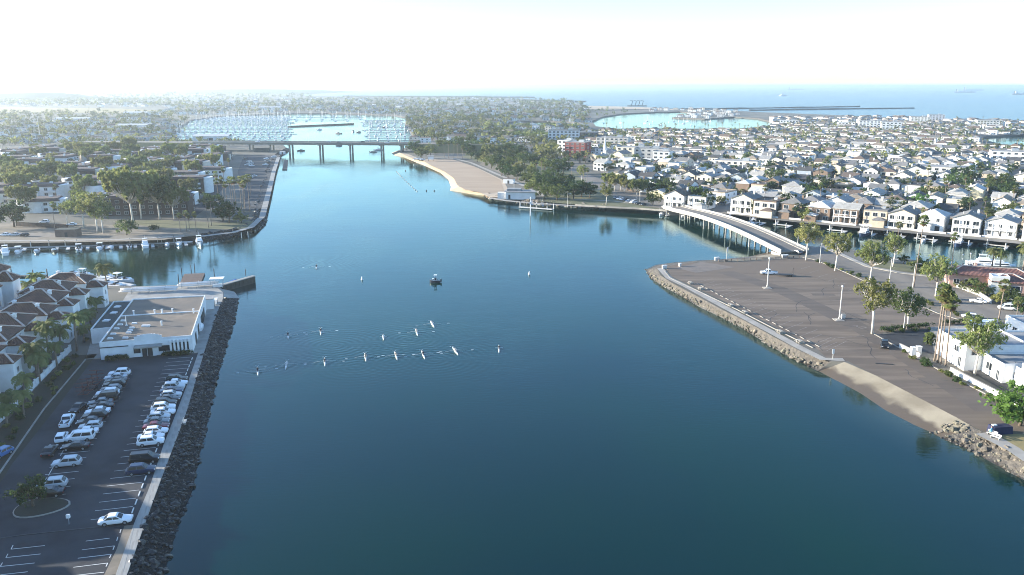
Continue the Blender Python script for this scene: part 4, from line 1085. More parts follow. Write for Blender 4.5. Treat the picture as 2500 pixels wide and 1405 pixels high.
car('pickup', 'white', (164, 1028), ang((170, 1020), (157, 1041)), 'white pickup truck standing left of the middle row')
car('hatch', 'white', (150, 1067), ang((155, 1058), (143, 1079)), 'white hatchback behind the white pickup truck')
car('sedan', 'black', (121, 1100), ang((127, 1092), (113, 1110)), 'black sedan behind the white hatchback, lowest of the loose cars')
car('hatch', 'blue', (3, 1106), ang((0, 1110), (20, 1100)), 'blue hatchback by the kerb at the edge of the car park')
# rack trailer for boats
c = GL(222, 952); tr = thing('rack_trailer', 'rusty red boat rack trailer standing empty left of the middle row', 'trailer', c, ang((202, 965), (238, 930)))
f = MB()
for s in (-1, 1): f.box(0, s * .9, .55, 9.5, .12, .14)
for x in (-4.5, -1.5, 1.5, 4.5): f.box(x, 0, .57, .12, 1.8, .1)
part('chassis', f, M['rust'], tr)
f = MB()
for x in (-4.2, -1.4, 1.4, 4.2):
    f.box(x, 0, .6, .12, .12, 2.4)
    for z in (1.3, 2.1, 2.9): f.box(x, 0, z, .1, 3.0, .09)
part('rack', f, M['rust'], tr)
ty = MB(); ty.tube([(0, -.1, 0), (0, .1, 0)], .33, 12); tym = ty.mesh('wheel', M['tyre'])
for x in (-.4, .5):
    for s in (-1, 1): part('wheel', tym, None, tr, loc=(x, s * 1.05, .33))
# tree island, pay post, bench, planting
ic = V2(GL(88, 1242)); isl = MB(); ring = []
for k in range(22):
    t = 2 * PI * k / 22; ring.append(ic + LP * (4.0 + .9 * math.cos(t)) * math.cos(t) + LD * 3.0 * math.sin(t))
isl.prism(ring, LZ, LZ + .2); structure('kerb', isl, M['kerb'])
isl = MB(); isl.prism([ic + (q - ic) * .94 for q in ring], LZ + .1, LZ + .24); structure('planting_bed', isl, M['mulch'])
kt = gum(71, 6.2, 3.2, 'leaf_dark', .32, 15, 34, .36, 'trunk')
spawn('island_tree', kt, 'dark low tree on the kerbed island in the left car park', 'tree', (ic.x - .6, ic.y + .3, LZ + .2), 0, .68)
p = GL(169, 1281); t = thing('pay_post', 'small white post box on the car park below the tree island', 'post', p)
m_ = MB(); m_.cyl(0, 0, 0, 1.1, .07); part('post', m_, M['metal'], t); m_ = MB(); m_.box(0, 0, 1.1, .5, .4, .55, ty=.8); part('box', m_, M['white'], t)
def bench(px, rz, label, m='timber'):
    t = thing('bench', label, 'bench', GL(*px), rz)
    m_ = MB()
    for k in range(3): m_.box(0, -.2 + .2 * k, .42, 1.8, .16, .06)
    part('seat', m_, M[m], t)
    m_ = MB()
    for k in range(2): m_.box(0, .32, .6 + .2 * k, 1.8, .05, .15)
    part('backrest', m_, M[m], t)
    for x in (-.7, .7):
        m_ = MB(); m_.box(x, 0, 0, .1, .55, .42); m_.box(x, .3, .3, .1, .06, .6); part('leg', m_, M['concrete'], t)
    return t
bench((452, 1034), math.atan2(LD.y, LD.x), 'wooden bench on the rock side of the left walkway', 'deckwhite')

# ------------------------------------------------------------------ boat club building
RZ = 4.3
def GR(px, py, h=RZ): return V2(G(px, py, LZ + h))
TL, TR, BR, BL = GR(324, 731), GR(501, 722), GR(468, 820), GR(242, 838)
wTL, wBR, wBL = GR(277, 733), GR(272, 796), GR(220, 801)
cc = (TL + TR + BR + BL) / 4
bt = thing('club_house', 'low white boat club house with flat tan roof beside the left car park', 'building', (cc.x, cc.y, LZ))
def loc(q): return V2(q) - cc
main = [loc(q) for q in (BL, BR, TR, TL)]
m_ = MB(); m_.prism(main, -.3, RZ - .35); part('wall', m_, M['stucco'], bt).color = (.82, .82, .82, 1)
m_ = MB(); m_.prism([q * .985 for q in main], RZ - .35, RZ - .2); part('roof', m_, M['rooftan'], bt)
def parapet(poly, z0, z1, w, name='parapet'):
    m_ = MB(); inn = inset(poly, w); n = len(poly)
    for i in range(n):
        j = (i + 1) % n; a, b, c_, d = poly[i], poly[j], inn[j], inn[i]
        m_.prism([a, b, c_, d] if area2(poly) > 0 else [d, c_, b, a], z0, z1)
    part(name, m_, M['white'], bt)
parapet(main, RZ - .35, RZ + .12, .35)
wing = [loc(q) for q in (wBL, wBR, TL - (TL - BL).normalized() * .05, wTL)]
m_ = MB(); m_.prism(wing, -.3, RZ - .75); o = part('wall', m_, M['stucco'], bt, label='lower wing wall with dark felt roof'); o.color = (.82, .82, .82, 1)
m_ = MB(); m_.prism(inset(wing, .3), RZ - .75, RZ - .68); part('roof', m_, M['roofgreen'], bt, label='dark green felt roof of the lower wing')
parapet(wing, RZ - .75, RZ - .35, .3)
fd = (main[1] - main[0]).normalized(); fn = Vector((fd.y, -fd.x)); FL = (main[1] - main[0]).length; fa = math.atan2(fd.y, fd.x)
def front(k, out=0.0): return main[0] + fd * FL * k + fn * out
def onfront(name, k, z, w, h, dpt, m, out=0.0, label=None):
    m_ = MB(); m_.box(0, 0, 0, w, dpt, h); q = front(k, dpt / 2 + out); o = part(name, m_, M[m], bt, loc=(q.x, q.y, z), label=label); o.rotation_euler = (0, 0, fa); return o
onfront('canopy', .52, 2.75, FL * .3, .3, 2.4, 'concrete', 0, 'grey entrance canopy')
m_ = MB(); n_ = 9                                        # curved raised parapet over the entrance
for k in range(n_):
    a = -1 + 2 * k / n_; b = -1 + 2 * (k + 1) / n_
    h = .9 * math.sqrt(max(0, 1 - ((a + b) / 2) ** 2)) + .25
    q = front(.52 + (a + b) / 4 * .3, -.16); m_.box(q.x, q.y, RZ + .12, FL * .3 / n_, .3, h, fa)
part('gable_parapet', m_, M['white'], bt)
for k in (.47, .53): onfront('door', k, .05, 1.1, 2.3, .08, 'dark')
for k in (.39, .66, .72): onfront('window', k, 1.0, 1.5, 1.4, .08, 'glass')
for k in range(6): onfront('pier', .76 + k * .042, 0, .45, 3.6, .5, 'white')
for k in range(5): onfront('window', .781 + k * .042, .9, .8, 2.0, .07, 'dark')
for k in (.05, .15, .25): onfront('dark_band', k, 2.9, 2.2, .25, .05, 'dark')
sd = (main[2] - main[1]).normalized(); sn = Vector((sd.y, -sd.x)); SL = (main[2] - main[1]).length
for k in (.2, .38, .6, .8):
    m_ = MB(); m_.box(0, 0, 0, 2.6, .1, 2.6); q = main[1] + sd * SL * k + sn * .05; o = part('boat_bay_door', m_, M['dark'], bt, loc=(q.x, q.y, .05)); o.rotation_euler = (0, 0, math.atan2(sd.y, sd.x))
m_ = MB(); q0 = (main[0] * .42 + main[3] * .58); q1 = (main[1] * .42 + main[2] * .58); m_.bar((*(q0 * .98), RZ - .12), (*(q1 * .98), RZ - .12), .35, .3); part('roof_ridge', m_, M['white'], bt)
for (x, y, k) in [(1475,490,'pipe'),(1545,485,'pipe'),(1645,480,'pipe'),(1275,500,'pipe'),(1845,482,'pipe'),(1175,557,'vent'),(1280,583,'vent'),(1145,595,'vent'),(1255,625,'vent'),(1110,632,'vent'),(1240,650,'vent'),(1225,672,'vent'),(1080,683,'vent'),(1195,720,'vent'),(1050,727,'vent'),(1390,608,'hatch'),(1205,600,'mast'),(1540,600,'pipe')]:
    q = GR(x * .2562, 640 + y * .2562) - cc; m_ = MB()
    if k == 'pipe': m_.cyl(0, 0, 0, 1.1, .2); m_.cyl(0, 0, 1.1, 1.25, .3)
    elif k == 'vent': m_.box(0, 0, 0, 1.3, .6, .35, tx=.9, ty=.8)
    elif k == 'hatch': m_.box(0, 0, 0, 2.0, .8, .4)
    else: m_.cyl(0, 0, 0, 2.6, .09); m_.box(0, 0, 0, .5, .5, .2)
    part('roof_' + k, m_, M['white'], bt, loc=(q.x, q.y, RZ - .2))
for (x, y) in [(1120,432),(1015,563),(1085,490)]:
    q = GR(x * .2562, 640 + y * .2562, RZ - .7) - cc; m_ = MB(); m_.box(0, 0, 0, 1.5, 1.5, .3); m_.box(0, 0, .3, 1.1, 1.1, .06); part('skylight', m_, M['white'], bt, loc=(q.x, q.y, RZ - .68))
# hedges in front
def hedge(name, a, b, w, h, leaf, label, n=40, parent=None):
    a, b = V2(a), V2(b); L = (b - a).length; c_ = MB(); s_ = MB(); r = random.Random(int(L * 100))
    for k in range(n):
        t = (k + .5) / n; q = (b - a) * (t - .5); leaves(c_, (q.x + r.uniform(-w, w) * .3, q.y + r.uniform(-w, w) * .3, h * r.uniform(.35, .75)), max(w, h) * .42, 26, .22, r)
        if k % 4 == 0: s_.tube([(q.x, q.y, -.1), (q.x, q.y, h * .6)], .04, 4)
    o = thing(name, label, 'hedge', (*((a + b) / 2), LZ + .05)); part('foliage', c_, M[leaf], o); part('stem', s_, M['trunk'], o)
    return o
hedge('hedge', front(.06, 1.6) + cc, front(.30, 1.6) + cc, 1.4, 1.5, 'leaf_dark', 'dark hedge below the dark bands of the club house wall')
hedge('hedge', front(.66, 1.5) + cc, front(.98, 1.5) + cc, 1.4, 1.2, 'leaf_dark', 'dark hedge below the piers of the club house front')

# rowing shells, sheds and gear round the club house
def shell_kit(L=17.0, w=.6, m='boatwhite'):
    mb = MB(); secs = []
    for i in range(11):
        k = i / 10; x = -L / 2 + L * k; ww = w / 2 * max(.05, math.sin(PI * min(.98, max(.02, k))) ** .6)
        secs.append([(x, -ww, .3), (x, -ww * .75, .08), (x, 0, 0), (x, ww * .75, .08), (x, ww, .3), (x, 0, .36)])
    mb.loft(secs); return mb.mesh('hull', M[m], True)
SH8, SH4 = shell_kit(), shell_kit(12.5, .55)
def rack(px0, px1, n, label, lab_shell, tiers=3, sep=.9, shell=SH8, grp='rowing shells stacked by the club house'):
    a, b = V2(GL(*px0)), V2(GL(*px1)); c_ = (a + b) / 2; az = math.atan2((b - a).y, (b - a).x)
    t = thing('boat_rack', label, 'rack', (c_.x, c_.y, LZ + .05), az); m_ = MB(); cols = -(-n // tiers)
    for x in (-5, 0, 5):
        for k in range(cols + 1): m_.box(x, (k - cols / 2) * sep, 0, .1, .1, .5 + .6 * tiers)
        for z in range(tiers): m_.box(x, 0, .42 + .6 * z, .08, cols * sep, .08)
    part('frame', m_, M['metal'], t)
    R2 = Matrix.Rotation(az, 2)
    for k in range(n):
        cx, tz = divmod(k, tiers); q = c_ + R2 @ Vector((rnd.uniform(-.5, .5), (cx - cols / 2 + .5) * sep))
        spawn('rowing_shell', [P('hull', shell)], f'{lab_shell}, {nth(k + 1)} in its stack', 'boat', (q.x, q.y, LZ + .56 + .6 * tz), az, None, grp)
rack((318, 716), (412, 712), 4, 'long metal boat rack behind the club house', 'long white rowing shell on the rack behind the club house', 2, 1.5)
rack((461, 702), (508, 699), 4, 'boat rack beside the timber dock', 'long white rowing shell on the rack beside the timber dock', 2, 1.5, SH4)
rack((478, 795), (497, 750), 4, 'boat rack along the water side of the club house', 'white rowing shell along the water side of the club house', 2, .8, SH4)
def box_thing(name, px, sx, sy, sz, rz, m, roofm, label, cat, doorside=True):
    t = thing(name, label, cat, GL(*px), rz); m_ = MB(); m_.box(0, 0, 0, sx, sy, sz); part('wall', m_, M[m], t)
    m_ = MB(); m_.box(0, 0, sz, sx + .2, sy + .2, .12); part('roof', m_, M[roofm], t)
    m_ = MB(); m_.box(0, -sy / 2 - .03, .05, min(1.2, sx * .5), .06, min(2.0, sz * .85)); part('door', m_, M['plastic'], t)
    return t
ra = math.atan2(sd.y, sd.x)
box_thing('storage_shed', (487, 786), 5.0, 2.2, 2.4, ra, 'plastic', 'roofgreen', 'dark storage shed half way along the club house side', 'shed')
box_thing('storage_shed', (476, 808), 5.5, 2.4, 2.5, ra, 'plastic', 'roofgreen', 'dark storage shed by the front corner of the club house', 'shed')
box_thing('storage_shed', (509, 752), 4.0, 3.4, 3.0, ra, 'white', 'roofgrey', 'white box shed by the rear corner of the club house', 'shed')
box_thing('storage_shed', (521, 741), 3.0, 2.2, 1.2, ra, 'white', 'white', 'small white bin shed beside the rocks', 'shed')
m_ = MB()
# white boat cover beside club house
spawn('covered_boat', [P('hull', hull_mesh(5, 1.9, .8), col='hull'), P('cover', (lambda q: (q.box(-.3, 0, .78, 3.6, 1.5, .45, tx=.7, ty=.4), q.mesh('cover', M['white']))[1])(MB()))], 'small boat under a white cover beside the club house', 'boat', GL(489, 803), ra, None, None, {'hull': (.75, .75, .75)})

# timber dock and landing behind the club house
def dock_boards(name, px, z, label, n, m='timber', piles=()):
    q = [V2(G(*p, z)) for p in px]; c_ = sum(q, Vector((0, 0))) / 4
    t = thing(name, label, 'dock', (c_.x, c_.y, z))
    f = MB(); f.prism([p - c_ for p in q], -.5, -.1); part('float', f, M['darktimber'], t)
    for i in range(n):
        a, b = i / n + .004, (i + 1) / n - .004
        pr = [q[0] + (q[3] - q[0]) * a - c_, q[1] + (q[2] - q[1]) * a - c_, q[1] + (q[2] - q[1]) * b - c_, q[0] + (q[3] - q[0]) * b - c_]
        g = sum(pr, Vector((0, 0))) / 4; m_ = MB(); m_.prism([p - g for p in pr], -.09, rnd.uniform(-.01, .015)); part('plank', m_, M[m], t, loc=(g.x, g.y, 0))
    return t
dock_boards('timber_dock', [(433, 703), (486, 701), (500, 667), (450, 669)], .6, 'brown timber landing dock floating behind the club house', 22)
def pile(p, h, label, r=.16, cap=True, grp=None, m='darktimber', z0=-1.0):
    t = thing('mooring_pile', label, 'pile', (p[0], p[1], 0), 0, grp); m_ = MB(); m_.cyl(0, 0, z0, h, r, r * .9, 8); part('shaft', m_, M[m], t)
    if cap: m_ = MB(); m_.cyl(0, 0, h, h + .25, r * 1.1, .02, 8); part('cap', m_, M['plastic'], t)
    return t
for k, (px, w_) in enumerate([((476, 668), 'at the far end of the timber dock'), ((445, 680), 'at the left edge of the timber dock'), ((437, 696), 'at the shore end of the timber dock'), ((467, 664), 'beyond the timber dock'), ((524, 682), 'beside the white dock shelter')]):
    pile(G(*px), 3.6 if k != 3 else 2.4, f'dark mooring pile standing {w_}')
# shelter with canopy, tarped launch, groyne
t = thing('dock_shelter', 'white canopy shelter on posts at the end of the club landing', 'shelter', GL(531, 702), .2)
for x in (-1.8, 1.8):
    for y in (-1.4, 1.4): m_ = MB(); m_.box(x, y, 0, .1, .1, 3.0); part('post', m_, M['metal'], t)
m_ = MB(); m_.box(0, 0, 3.0, 4.4, 3.4, .14); part('canopy', m_, M['white'], t)
m_ = MB(); m_.box(0, .5, 0, 3.0, .8, 1.0); part('counter', m_, M['white'], t)
spawn('launch', [K_POWER[0][0], K_POWER[0][1], P('tarpaulin', (lambda q: (q.box(.1, 0, .8, 5.2, 2.1, .9, tx=.8, ty=.3), q.mesh('tarpaulin', M['blue']))[1])(MB()))], 'motor launch under a blue tarpaulin beside the club landing', 'boat', G(568, 697), ang((550, 705), (590, 688)), None, None, {'hull': (.7, .72, .74)})
a, b = V2(G(542, 713)), V2(G(621, 690)); c_ = (a + b) / 2
t = thing('breakwater', 'dark concrete breakwater jutting from the rocks behind the club house', 'breakwater', (c_.x, c_.y, 0), math.atan2((b - a).y, (b - a).x))
for k in range(8):
    L_ = (b - a).length / 8; m_ = MB(); m_.box((k - 3.5) * L_, 0, -1, L_ - .06, 1.2, 3.2 + rnd.uniform(-.05, .05)); part('panel', m_, M['darkrock'], t)
m_ = MB(); m_.box(0, 0, 2.22, (b - a).length, 1.6, .22); part('cap_beam', m_, M['concrete'], t)
spawn('signal_post', [P('shaft', (lambda q: (q.cyl(0, 0, 0, 2.2, .12), q.mesh('shaft', M['darktimber']))[1])(MB())), P('cap', (lambda q: (q.cyl(0, 0, 2.2, 2.5, .16, .02), q.mesh('cap', M['plastic']))[1])(MB()))], 'short dark post on the outer end of the breakwater', 'post', (b.x - 2.5, b.y - .8, 2.44))

# ------------------------------------------------------------------ garden wall and town houses at the left edge
w0, w1 = V2(GL(172, 858)), V2(GL(33, 999)); WD = (w1 - w0).normalized(); WL = Vector((WD.y, -WD.x))
if WL.x > 0: WL = -WL
WA = math.atan2(WD.y, WD.x); wlen = 95
t = thing('garden_wall', 'white balustrade wall with pillars along the town house gardens', 'wall', (*w0, LZ), WA)
m_ = MB(); m_.box(wlen / 2, 0, 0, wlen, .22, .6); part('base', m_, M['white'], t)
m_ = MB(); m_.box(wlen / 2, 0, 1.25, wlen, .3, .14); part('rail', m_, M['white'], t)
pm = MB(); pm.box(0, 0, 0, .5, .45, 1.5); pm.box(0, 0, 1.5, .62, .56, .12); pmm = pm.mesh('pillar', M['white'])
pk = MB(); pk.box(0, 0, .6, 2.4, .08, .66); pkm = pk.mesh('panel', M['frame'])
for k in range(int(wlen / 3.1)):
    part('pillar', pmm, None, t, loc=(k * 3.1, 0, 0)); part('panel', pkm, None, t, loc=(k * 3.1 + 1.55, 0, 0))
def ridge_lines(w, d, rh, ov, th=.22):
    mb = MB(); a, b = w / 2 + ov, d / 2 + ov; k = min(a, b) * .92; z = rh + th + .04
    r = [(-a + k, 0, z), (a - k, 0, z)] if a >= b else [(0, -b + k, z), (0, b - k, z)]
    e = [(-a, -b, th + .04), (a, -b, th + .04), (a, b, th + .04), (-a, b, th + .04)]
    mb.bar(r[0], r[1], .42, .2)
    for (i, j) in ((0, 0), (1, 1 if a >= b else 0), (2, 1), (3, 0 if a >= b else 1)): mb.bar(e[i], r[j], .4, .2)
    return mb.mesh('ridge_tiles', M['ridge'])
def town_house(w, d, h, seed, wing=True):
    r = random.Random(seed); rh = 2.3
    kit = [P('wall', walls_mesh(w, d, h), col='wall'), P('roof', roof_mesh('hip', w, d, rh, .4, 'tile'), (0, 0, h)), P('ridge_tiles', ridge_lines(w, d, rh, .4), (0, 0, h))]
    if wing:
        ww, wd, wh = w * .45, d * .5, h - 1.3
        kit += [P('wall', walls_mesh(ww, wd, wh), (w * .5 + ww * .28, -d * .2, 0), col='wall'), P('roof', roof_mesh('hip', ww, wd, 1.4, .35, 'tile'), (w * .5 + ww * .28, -d * .2, wh)), P('ridge_tiles', ridge_lines(ww, wd, 1.4, .35), (w * .5 + ww * .28, -d * .2, wh))]
    kit.append(P('chimney', chimney_mesh(1.5), (-w * .2, d * .12, h + rh * .55), col='wall'))
    kit.append(P('chimney', chimney_mesh(1.2), (w * .28, -d * .15, h + rh * .45), col='wall'))
    for s in range(3):
        z = 1.5 + s * 2.75
        if z > h - .8: break
        for k in range(3):
            kit.append(window(1.2, 1.25, (-w / 2 + w * (k + .5) / 3, -d / 2, z)))
        for sg, rz in ((1, PI / 2), (-1, -PI / 2)):
            for y in (-.28, .27):
                if sg == 1 and wing and y < 0: continue
                kit.append(window(1.0, 1.2, (sg * w / 2, y * d, z), rz))
        if wing and z < h - 2: kit.append(window(1.0, 1.2, (w * .5 + w * .45 * .78, -d * .2, z), PI / 2))
    kit.append(door(1.3, 2.3, (w * .1, -d / 2, 0), 0, 'darktimber'))
    return kit
K_TOWN = [town_house(12, 10, 8.3, 1), town_house(11, 10.4, 8.3, 2), town_house(12.5, 9.2, 7.6, 3)]
TW = 'white town house with brown hip roof'
hz_ = WA + PI / 2                                          # house x axis points from the gardens to the wall
if math.cos(hz_) < 0: hz_ += PI
k = 0
for row in (0, 1, 2):
    for i in range(-5, 13):
        along = i * 11.6 + row * 4.5 + rnd.uniform(-.6, .6)
        q = w0 + WD * along + WL * (13.5 + row * 21 + rnd.uniform(-1.0, 1.0))
        x, y = to_px((q.x, q.y, LZ + 5))
        if q.y < 30 or y < 705: continue
        if row and not (-700 < x < 400 and y < 1600): continue
        place = f'{nth(k + 1)} of the row along the balustrade wall' if row == 0 else f'{nth(i + 6)} of the {nth(row + 1)} row behind the balustrade wall'
        if row == 0: k += 1
        seen = -80 < x < 420 and y < 1300
        spawn('town_house', K_TOWN[(i + row) % 3], f'{TW}, {place}', 'house', (q.x, q.y, LZ), hz_ + rnd.uniform(-.05, .05), (1, 1, 1.0 if row == 0 else 1.12 if x > -20 else 1.5), 'town houses behind the balustrade wall', {'wall': (.82, .82, .8) if i % 3 else (.8, .78, .72)})  # rear rows out of view are stretched taller to throw shade over the car park
# palms between houses and wall
PALM_A = [((262, 705), 0, 'feather', 1.1), ((218, 770), 2, 'feather', 1.1), ((236, 762), 2, 'feather', .9), ((188, 858), 1, 'feather', 1.0), ((205, 835), 2, 'feather', .9), ((95, 738), 1, 'feather', .95), ((76, 744), 0, 'feather', .95), ((122, 886), 1, 'feather', 1.05), ((150, 868), 0, 'feather', 1.0), ((92, 925), 0, 'feather', 1.15), ((104, 915), 2, 'feather', 1.1),
          ((97, 935), 0, 'feather', .9), ((62, 985), 0, 'feather', .85), ((22, 1010), 2, 'feather', .9), ((60, 1020), 0, 'feather', .75), ((17, 1040), 2, 'feather', .9), ((207, 815), 0, 'feather', .85), ((222, 795), 2, 'feather', 1.0), ((140, 895), 0, 'feather', .8)]
for i, (px, k, f_, s) in enumerate(PALM_A):
    spawn('garden_palm', K_FEATHER[k], f'green feather palm in the town house gardens, {nth(i + 1)} from the channel', 'palm tree', GL(*px), rnd.uniform(0, 6), s, 'feather palms in the town house gardens')
for i in range(26):
    q = w0 + WD * (i * 3.3 - 8) - WL * rnd.uniform(1.5, 6.0)
    x, y = to_px((q.x, q.y, LZ))
    if -60 < x < 215: spawn('garden_shrub', K_SHRUB[i % 3], f'low shrub in the dark planting strip below the balustrade wall, {nth(i + 1)} from the far end', 'shrub', (q.x, q.y, LZ + .05), rnd.uniform(0, 6), rnd.uniform(.7, 1.2), 'shrubs in the planting strip')

# ------------------------------------------------------------------ docks and boats on the left channel
def float_dock(px, w, z, label, m='deckwhite', fingers=(), flen=9, fdir=None):
    q = [V2(G(*p, z)) for p in px]; t = thing('floating_dock', label, 'dock', (*q[0], z))
    for a, b in zip(q, q[1:]):
        m_ = MB(); m_.bar((*(a - q[0]), -.15), (*(b - q[0]), -.15), w, .3); part('float', m_, M[m], t)
    for f in fingers:
        a = V2(G(*f, z)); d = fdir
        m_ = MB(); m_.bar((*(a - q[0]), -.17), (*(a + d * flen - q[0]), -.17), 1.3, .26); part('finger', m_, M[m], t)
    return t
float_dock([(-60, 676), (0, 675), (114, 672)], 1.8, .5, 'dark floating dock at the left edge of the channel', 'darktimber')
float_dock([(116, 676), (160, 682), (206, 689)], 1.8, .5, 'grey floating dock behind the town house roofs', 'timber')
float_dock([(190, 678), (250, 684), (325, 697)], 2.4, .5, 'white floating dock with moored boats behind the town houses')
for i, px in enumerate([(31, 688), (84, 692), (118, 690), (156, 697)]): pile(G(*px), 4.6, f'tall dark mooring pile, {nth(i + 1)} from the left along the dark dock', .2, grp='tall piles along the dark dock')
for i, px in enumerate([(196, 682), (215, 685), (238, 690)]): pile(G(*px), 3.2, f'pale mooring pile, {nth(i + 1)} along the white dock behind the town houses', .16, grp='pale piles of the white dock', m='pole')
for i, (px, k, rz, c_) in enumerate([((178, 674), 1, .1, (.8, .8, .8)), ((205, 676), 0, -.1, (.8, .8, .8)), ((262, 680), 1, -.25, (.75, .76, .78)), ((290, 687), 2, -.3, (.8, .8, .8)), ((308, 688), 1, -.3, (.7, .72, .75)), ((262, 697), 0, -.2, (.8, .8, .8)), ((285, 702), 1, -.25, (.78, .78, .78))]):
    spawn('motorboat', K_POWER[k], f'white motorboat at the dock behind the town houses, {nth(i + 1)} from the left', 'boat', G(*px), rz, 1.1, 'motorboats behind the town houses', {'hull': c_})
fd_ = (V2(G(300, 640)) - V2(G(300, 600))).normalized()
dk = [(-80, 606), (0, 605), (60, 604), (130, 602), (200, 600), (300, 597), (400, 593), (470, 590)]
fing = [(8, 605), (62, 604), (95, 603), (140, 602), (168, 601), (215, 600), (262, 599), (295, 598), (330, 596), (372, 595), (405, 593), (452, 591)]
float_dock(dk, 2.0, .5, 'long pale floating dock along the condominium promenade', 'deckwhite', fing, 8, fd_)
for i, px in enumerate([(76, 606), (120, 603), (160, 603), (188, 601), (318, 597), (352, 596), (385, 595), (395, 594), (425, 592), (590, 582), (606, 580)]):
    pile(G(*px), 2.6, f'pale dock pile, {nth(i + 1)} from the left below the condominium promenade', .22, grp='pale piles of the promenade dock', m='pole')
for i, (px, k, c_, w_) in enumerate([((14, 620), 'y0', (.75, .75, .75), 'white cabin boat at the left edge'), ((45, 617), 'p2', (.8, .8, .8), 'white motorboat with a canopy'), ((132, 614), 'p1', (.03, .035, .04), 'black hulled open boat'), ((193, 610), 'p2', (.8, .8, .8), 'white fishing boat'), ((244, 608), 'p2', (.75, .77, .8), 'white motorboat with a tall canopy'), ((272, 606), 'p1', (.7, .74, .76), 'small white open boat'),
                                     ((355, 602), 'y0', (.8, .8, .8), 'white cruiser with a flybridge'), ((437, 597), 'p2', (.78, .8, .8), 'white motorboat with a canopy top'), ((487, 596), 'y0', (.3, .36, .42), 'grey cruiser at the end of the dock'), ((316, 604), 'p1', (.6, .62, .64), 'small grey open boat'), ((408, 599), 'p1', (.7, .7, .7), 'small pale open boat'), ((90, 616), 'p1', (.5, .52, .55), 'small grey skiff')]):
    kit = K_YACHT[0] if k[0] == 'y' else K_POWER[int(k[1])]
    spawn('motorboat', kit, f'{w_}, moored at the promenade dock, {nth(i + 1)} berth', 'boat', G(*px), math.atan2(fd_.y, fd_.x) + rnd.uniform(-.12, .12) + (PI if i % 3 == 0 else 0), .95 if k[0] == 'p' else .8, 'boats at the promenade dock', {'hull': c_})
# ------------------------------------------------------------------ far bridge over the channel
DZ = 10.5
b0, b1 = V2(G(470, 349, DZ)), V2(G(1012, 352, DZ)); bc = (b0 + b1) / 2; bd = (b1 - b0).normalized(); ba = math.atan2(bd.y, bd.x); bl = (b1 - b0).length
t = thing('road_bridge', 'long flat concrete road bridge crossing the far end of the channel', 'bridge', (*bc, 0), ba)
m_ = MB(); m_.box(0, 10, DZ - .5, bl, 20, .5); part('deck', m_, M['road'], t)
for y in (1.2, 5.6, 10, 14.4, 18.8): m_ = MB(); m_.box(0, y, DZ - 1.7, bl, .9, 1.2); part('girder', m_, M['pale_concrete'], t)
for y in (.1, 19.9): m_ = MB(); m_.box(0, y, DZ, bl, .3, 1.0); part('parapet', m_, M['pale_concrete'], t)
def along_b(px, z=DZ):
    q = V2(G(px, 349, z)); return (q - bc).dot(bd)
for px in (608, 660, 708, 784, 859, 936, 985):
    x = along_b(px); w_ = 3.2 if px > 690 else 2
    for y in (5.5, 14.5): m_ = MB(); m_.box(x, y, -1, w_ * .4, 2.2, DZ - 1.4); part('pier', m_, M['pale_concrete'], t)
    m_ = MB(); m_.box(x, 10, DZ - 2.3, w_ * .6, 18, .59); part('cross_beam', m_, M['concrete'], t)
for i in range(7):
    x = -bl * .42 + bl * .14 * i
    o = thing('street_lamp', f'thin street lamp on the far bridge, {nth(i + 1)} from its left end', 'street lamp', (*(bc + bd * x + Vector((-bd.y, bd.x)) * 19.3), DZ), ba, 'lamps on the far bridge')
    m_ = MB(); m_.cyl(0, 0, 0, 8, .12, .07, 6); part('pole', m_, M['pole'], o); m_ = MB(); m_.box(0, -.9, 7.95, .3, 1.8, .14); part('lamp_head', m_, M['metal'], o)
for i, (px, k, c_) in enumerate([(620, 'suv', 'white'), (700, 'sedan', 'black'), (800, 'sedan', 'silver'), (832, 'suv', 'black'), (885, 'van', 'dark grey'), (950, 'sedan', 'white')]):
    q = bc + bd * along_b(px) + Vector((-bd.y, bd.x)) * (6 if i % 2 else 14)
    car(k, c_, None, ba + (PI if i % 2 else 0), f'{c_} {words[k]} crossing the far bridge, {nth(i + 1)} from its left end', 'cars on the far bridge', Vector((q.x, q.y, 0))).location.z = DZ
a_ = thing('bridge_ramp', 'earth ramp carrying the road up to the far bridge', 'embankment', (*(b0 - bd * 60), 0), ba)
m_ = MB(); m_.box(0, 10, 0, 118, 34, DZ - .1, ty=.65); part('slope', m_, M['lawn'], a_)
m_ = MB(); m_.box(0, 10, DZ - .1, 118, 20, .1); part('road', m_, M['road'], a_)
a_ = thing('bridge_ramp', 'earth ramp from the far bridge down into the park trees', 'embankment', (*(b1 + bd * 50), 0), ba)
m_ = MB(); m_.box(0, 10, 0, 98, 34, DZ - .1, ty=.65); part('slope', m_, M['lawn'], a_)
m_ = MB(); m_.box(0, 10, DZ - .1, 98, 20, .1); part('road', m_, M['road'], a_)

# ------------------------------------------------------------------ near bridge to the car park point
NB = [(1626, 521, 2.9), (1660, 527, 4.0), (1712, 539, 5.6), (1770, 556, 6.4), (1825, 576, 6.5), (1880, 597, 5.6), (1925, 614, 4.2), (1949, 622, 3.0)]
near = [G(x, y, 0) for x, y, z in [(1632, 527, 0), (1662, 537, 0), (1712, 560, 0), (1768, 581, 0), (1825, 604, 0), (1868, 622, 0)]]
n0, n1 = V2(near[0]), V2(near[4]); nd = (n1 - n0).normalized(); nn = Vector((-nd.y, nd.x))
if nn.x < 0: nn = -nn
nlen = (V2(GL(1952, 619)) - n0).dot(nd); BW = 12.0
t = thing('arched_bridge', 'pale concrete road bridge arching over to the car park point', 'bridge', (*n0, 0), math.atan2(nd.y, nd.x))
sg = 1 if (Matrix.Rotation(-math.atan2(nd.y, nd.x), 2) @ nn).y > 0 else -1
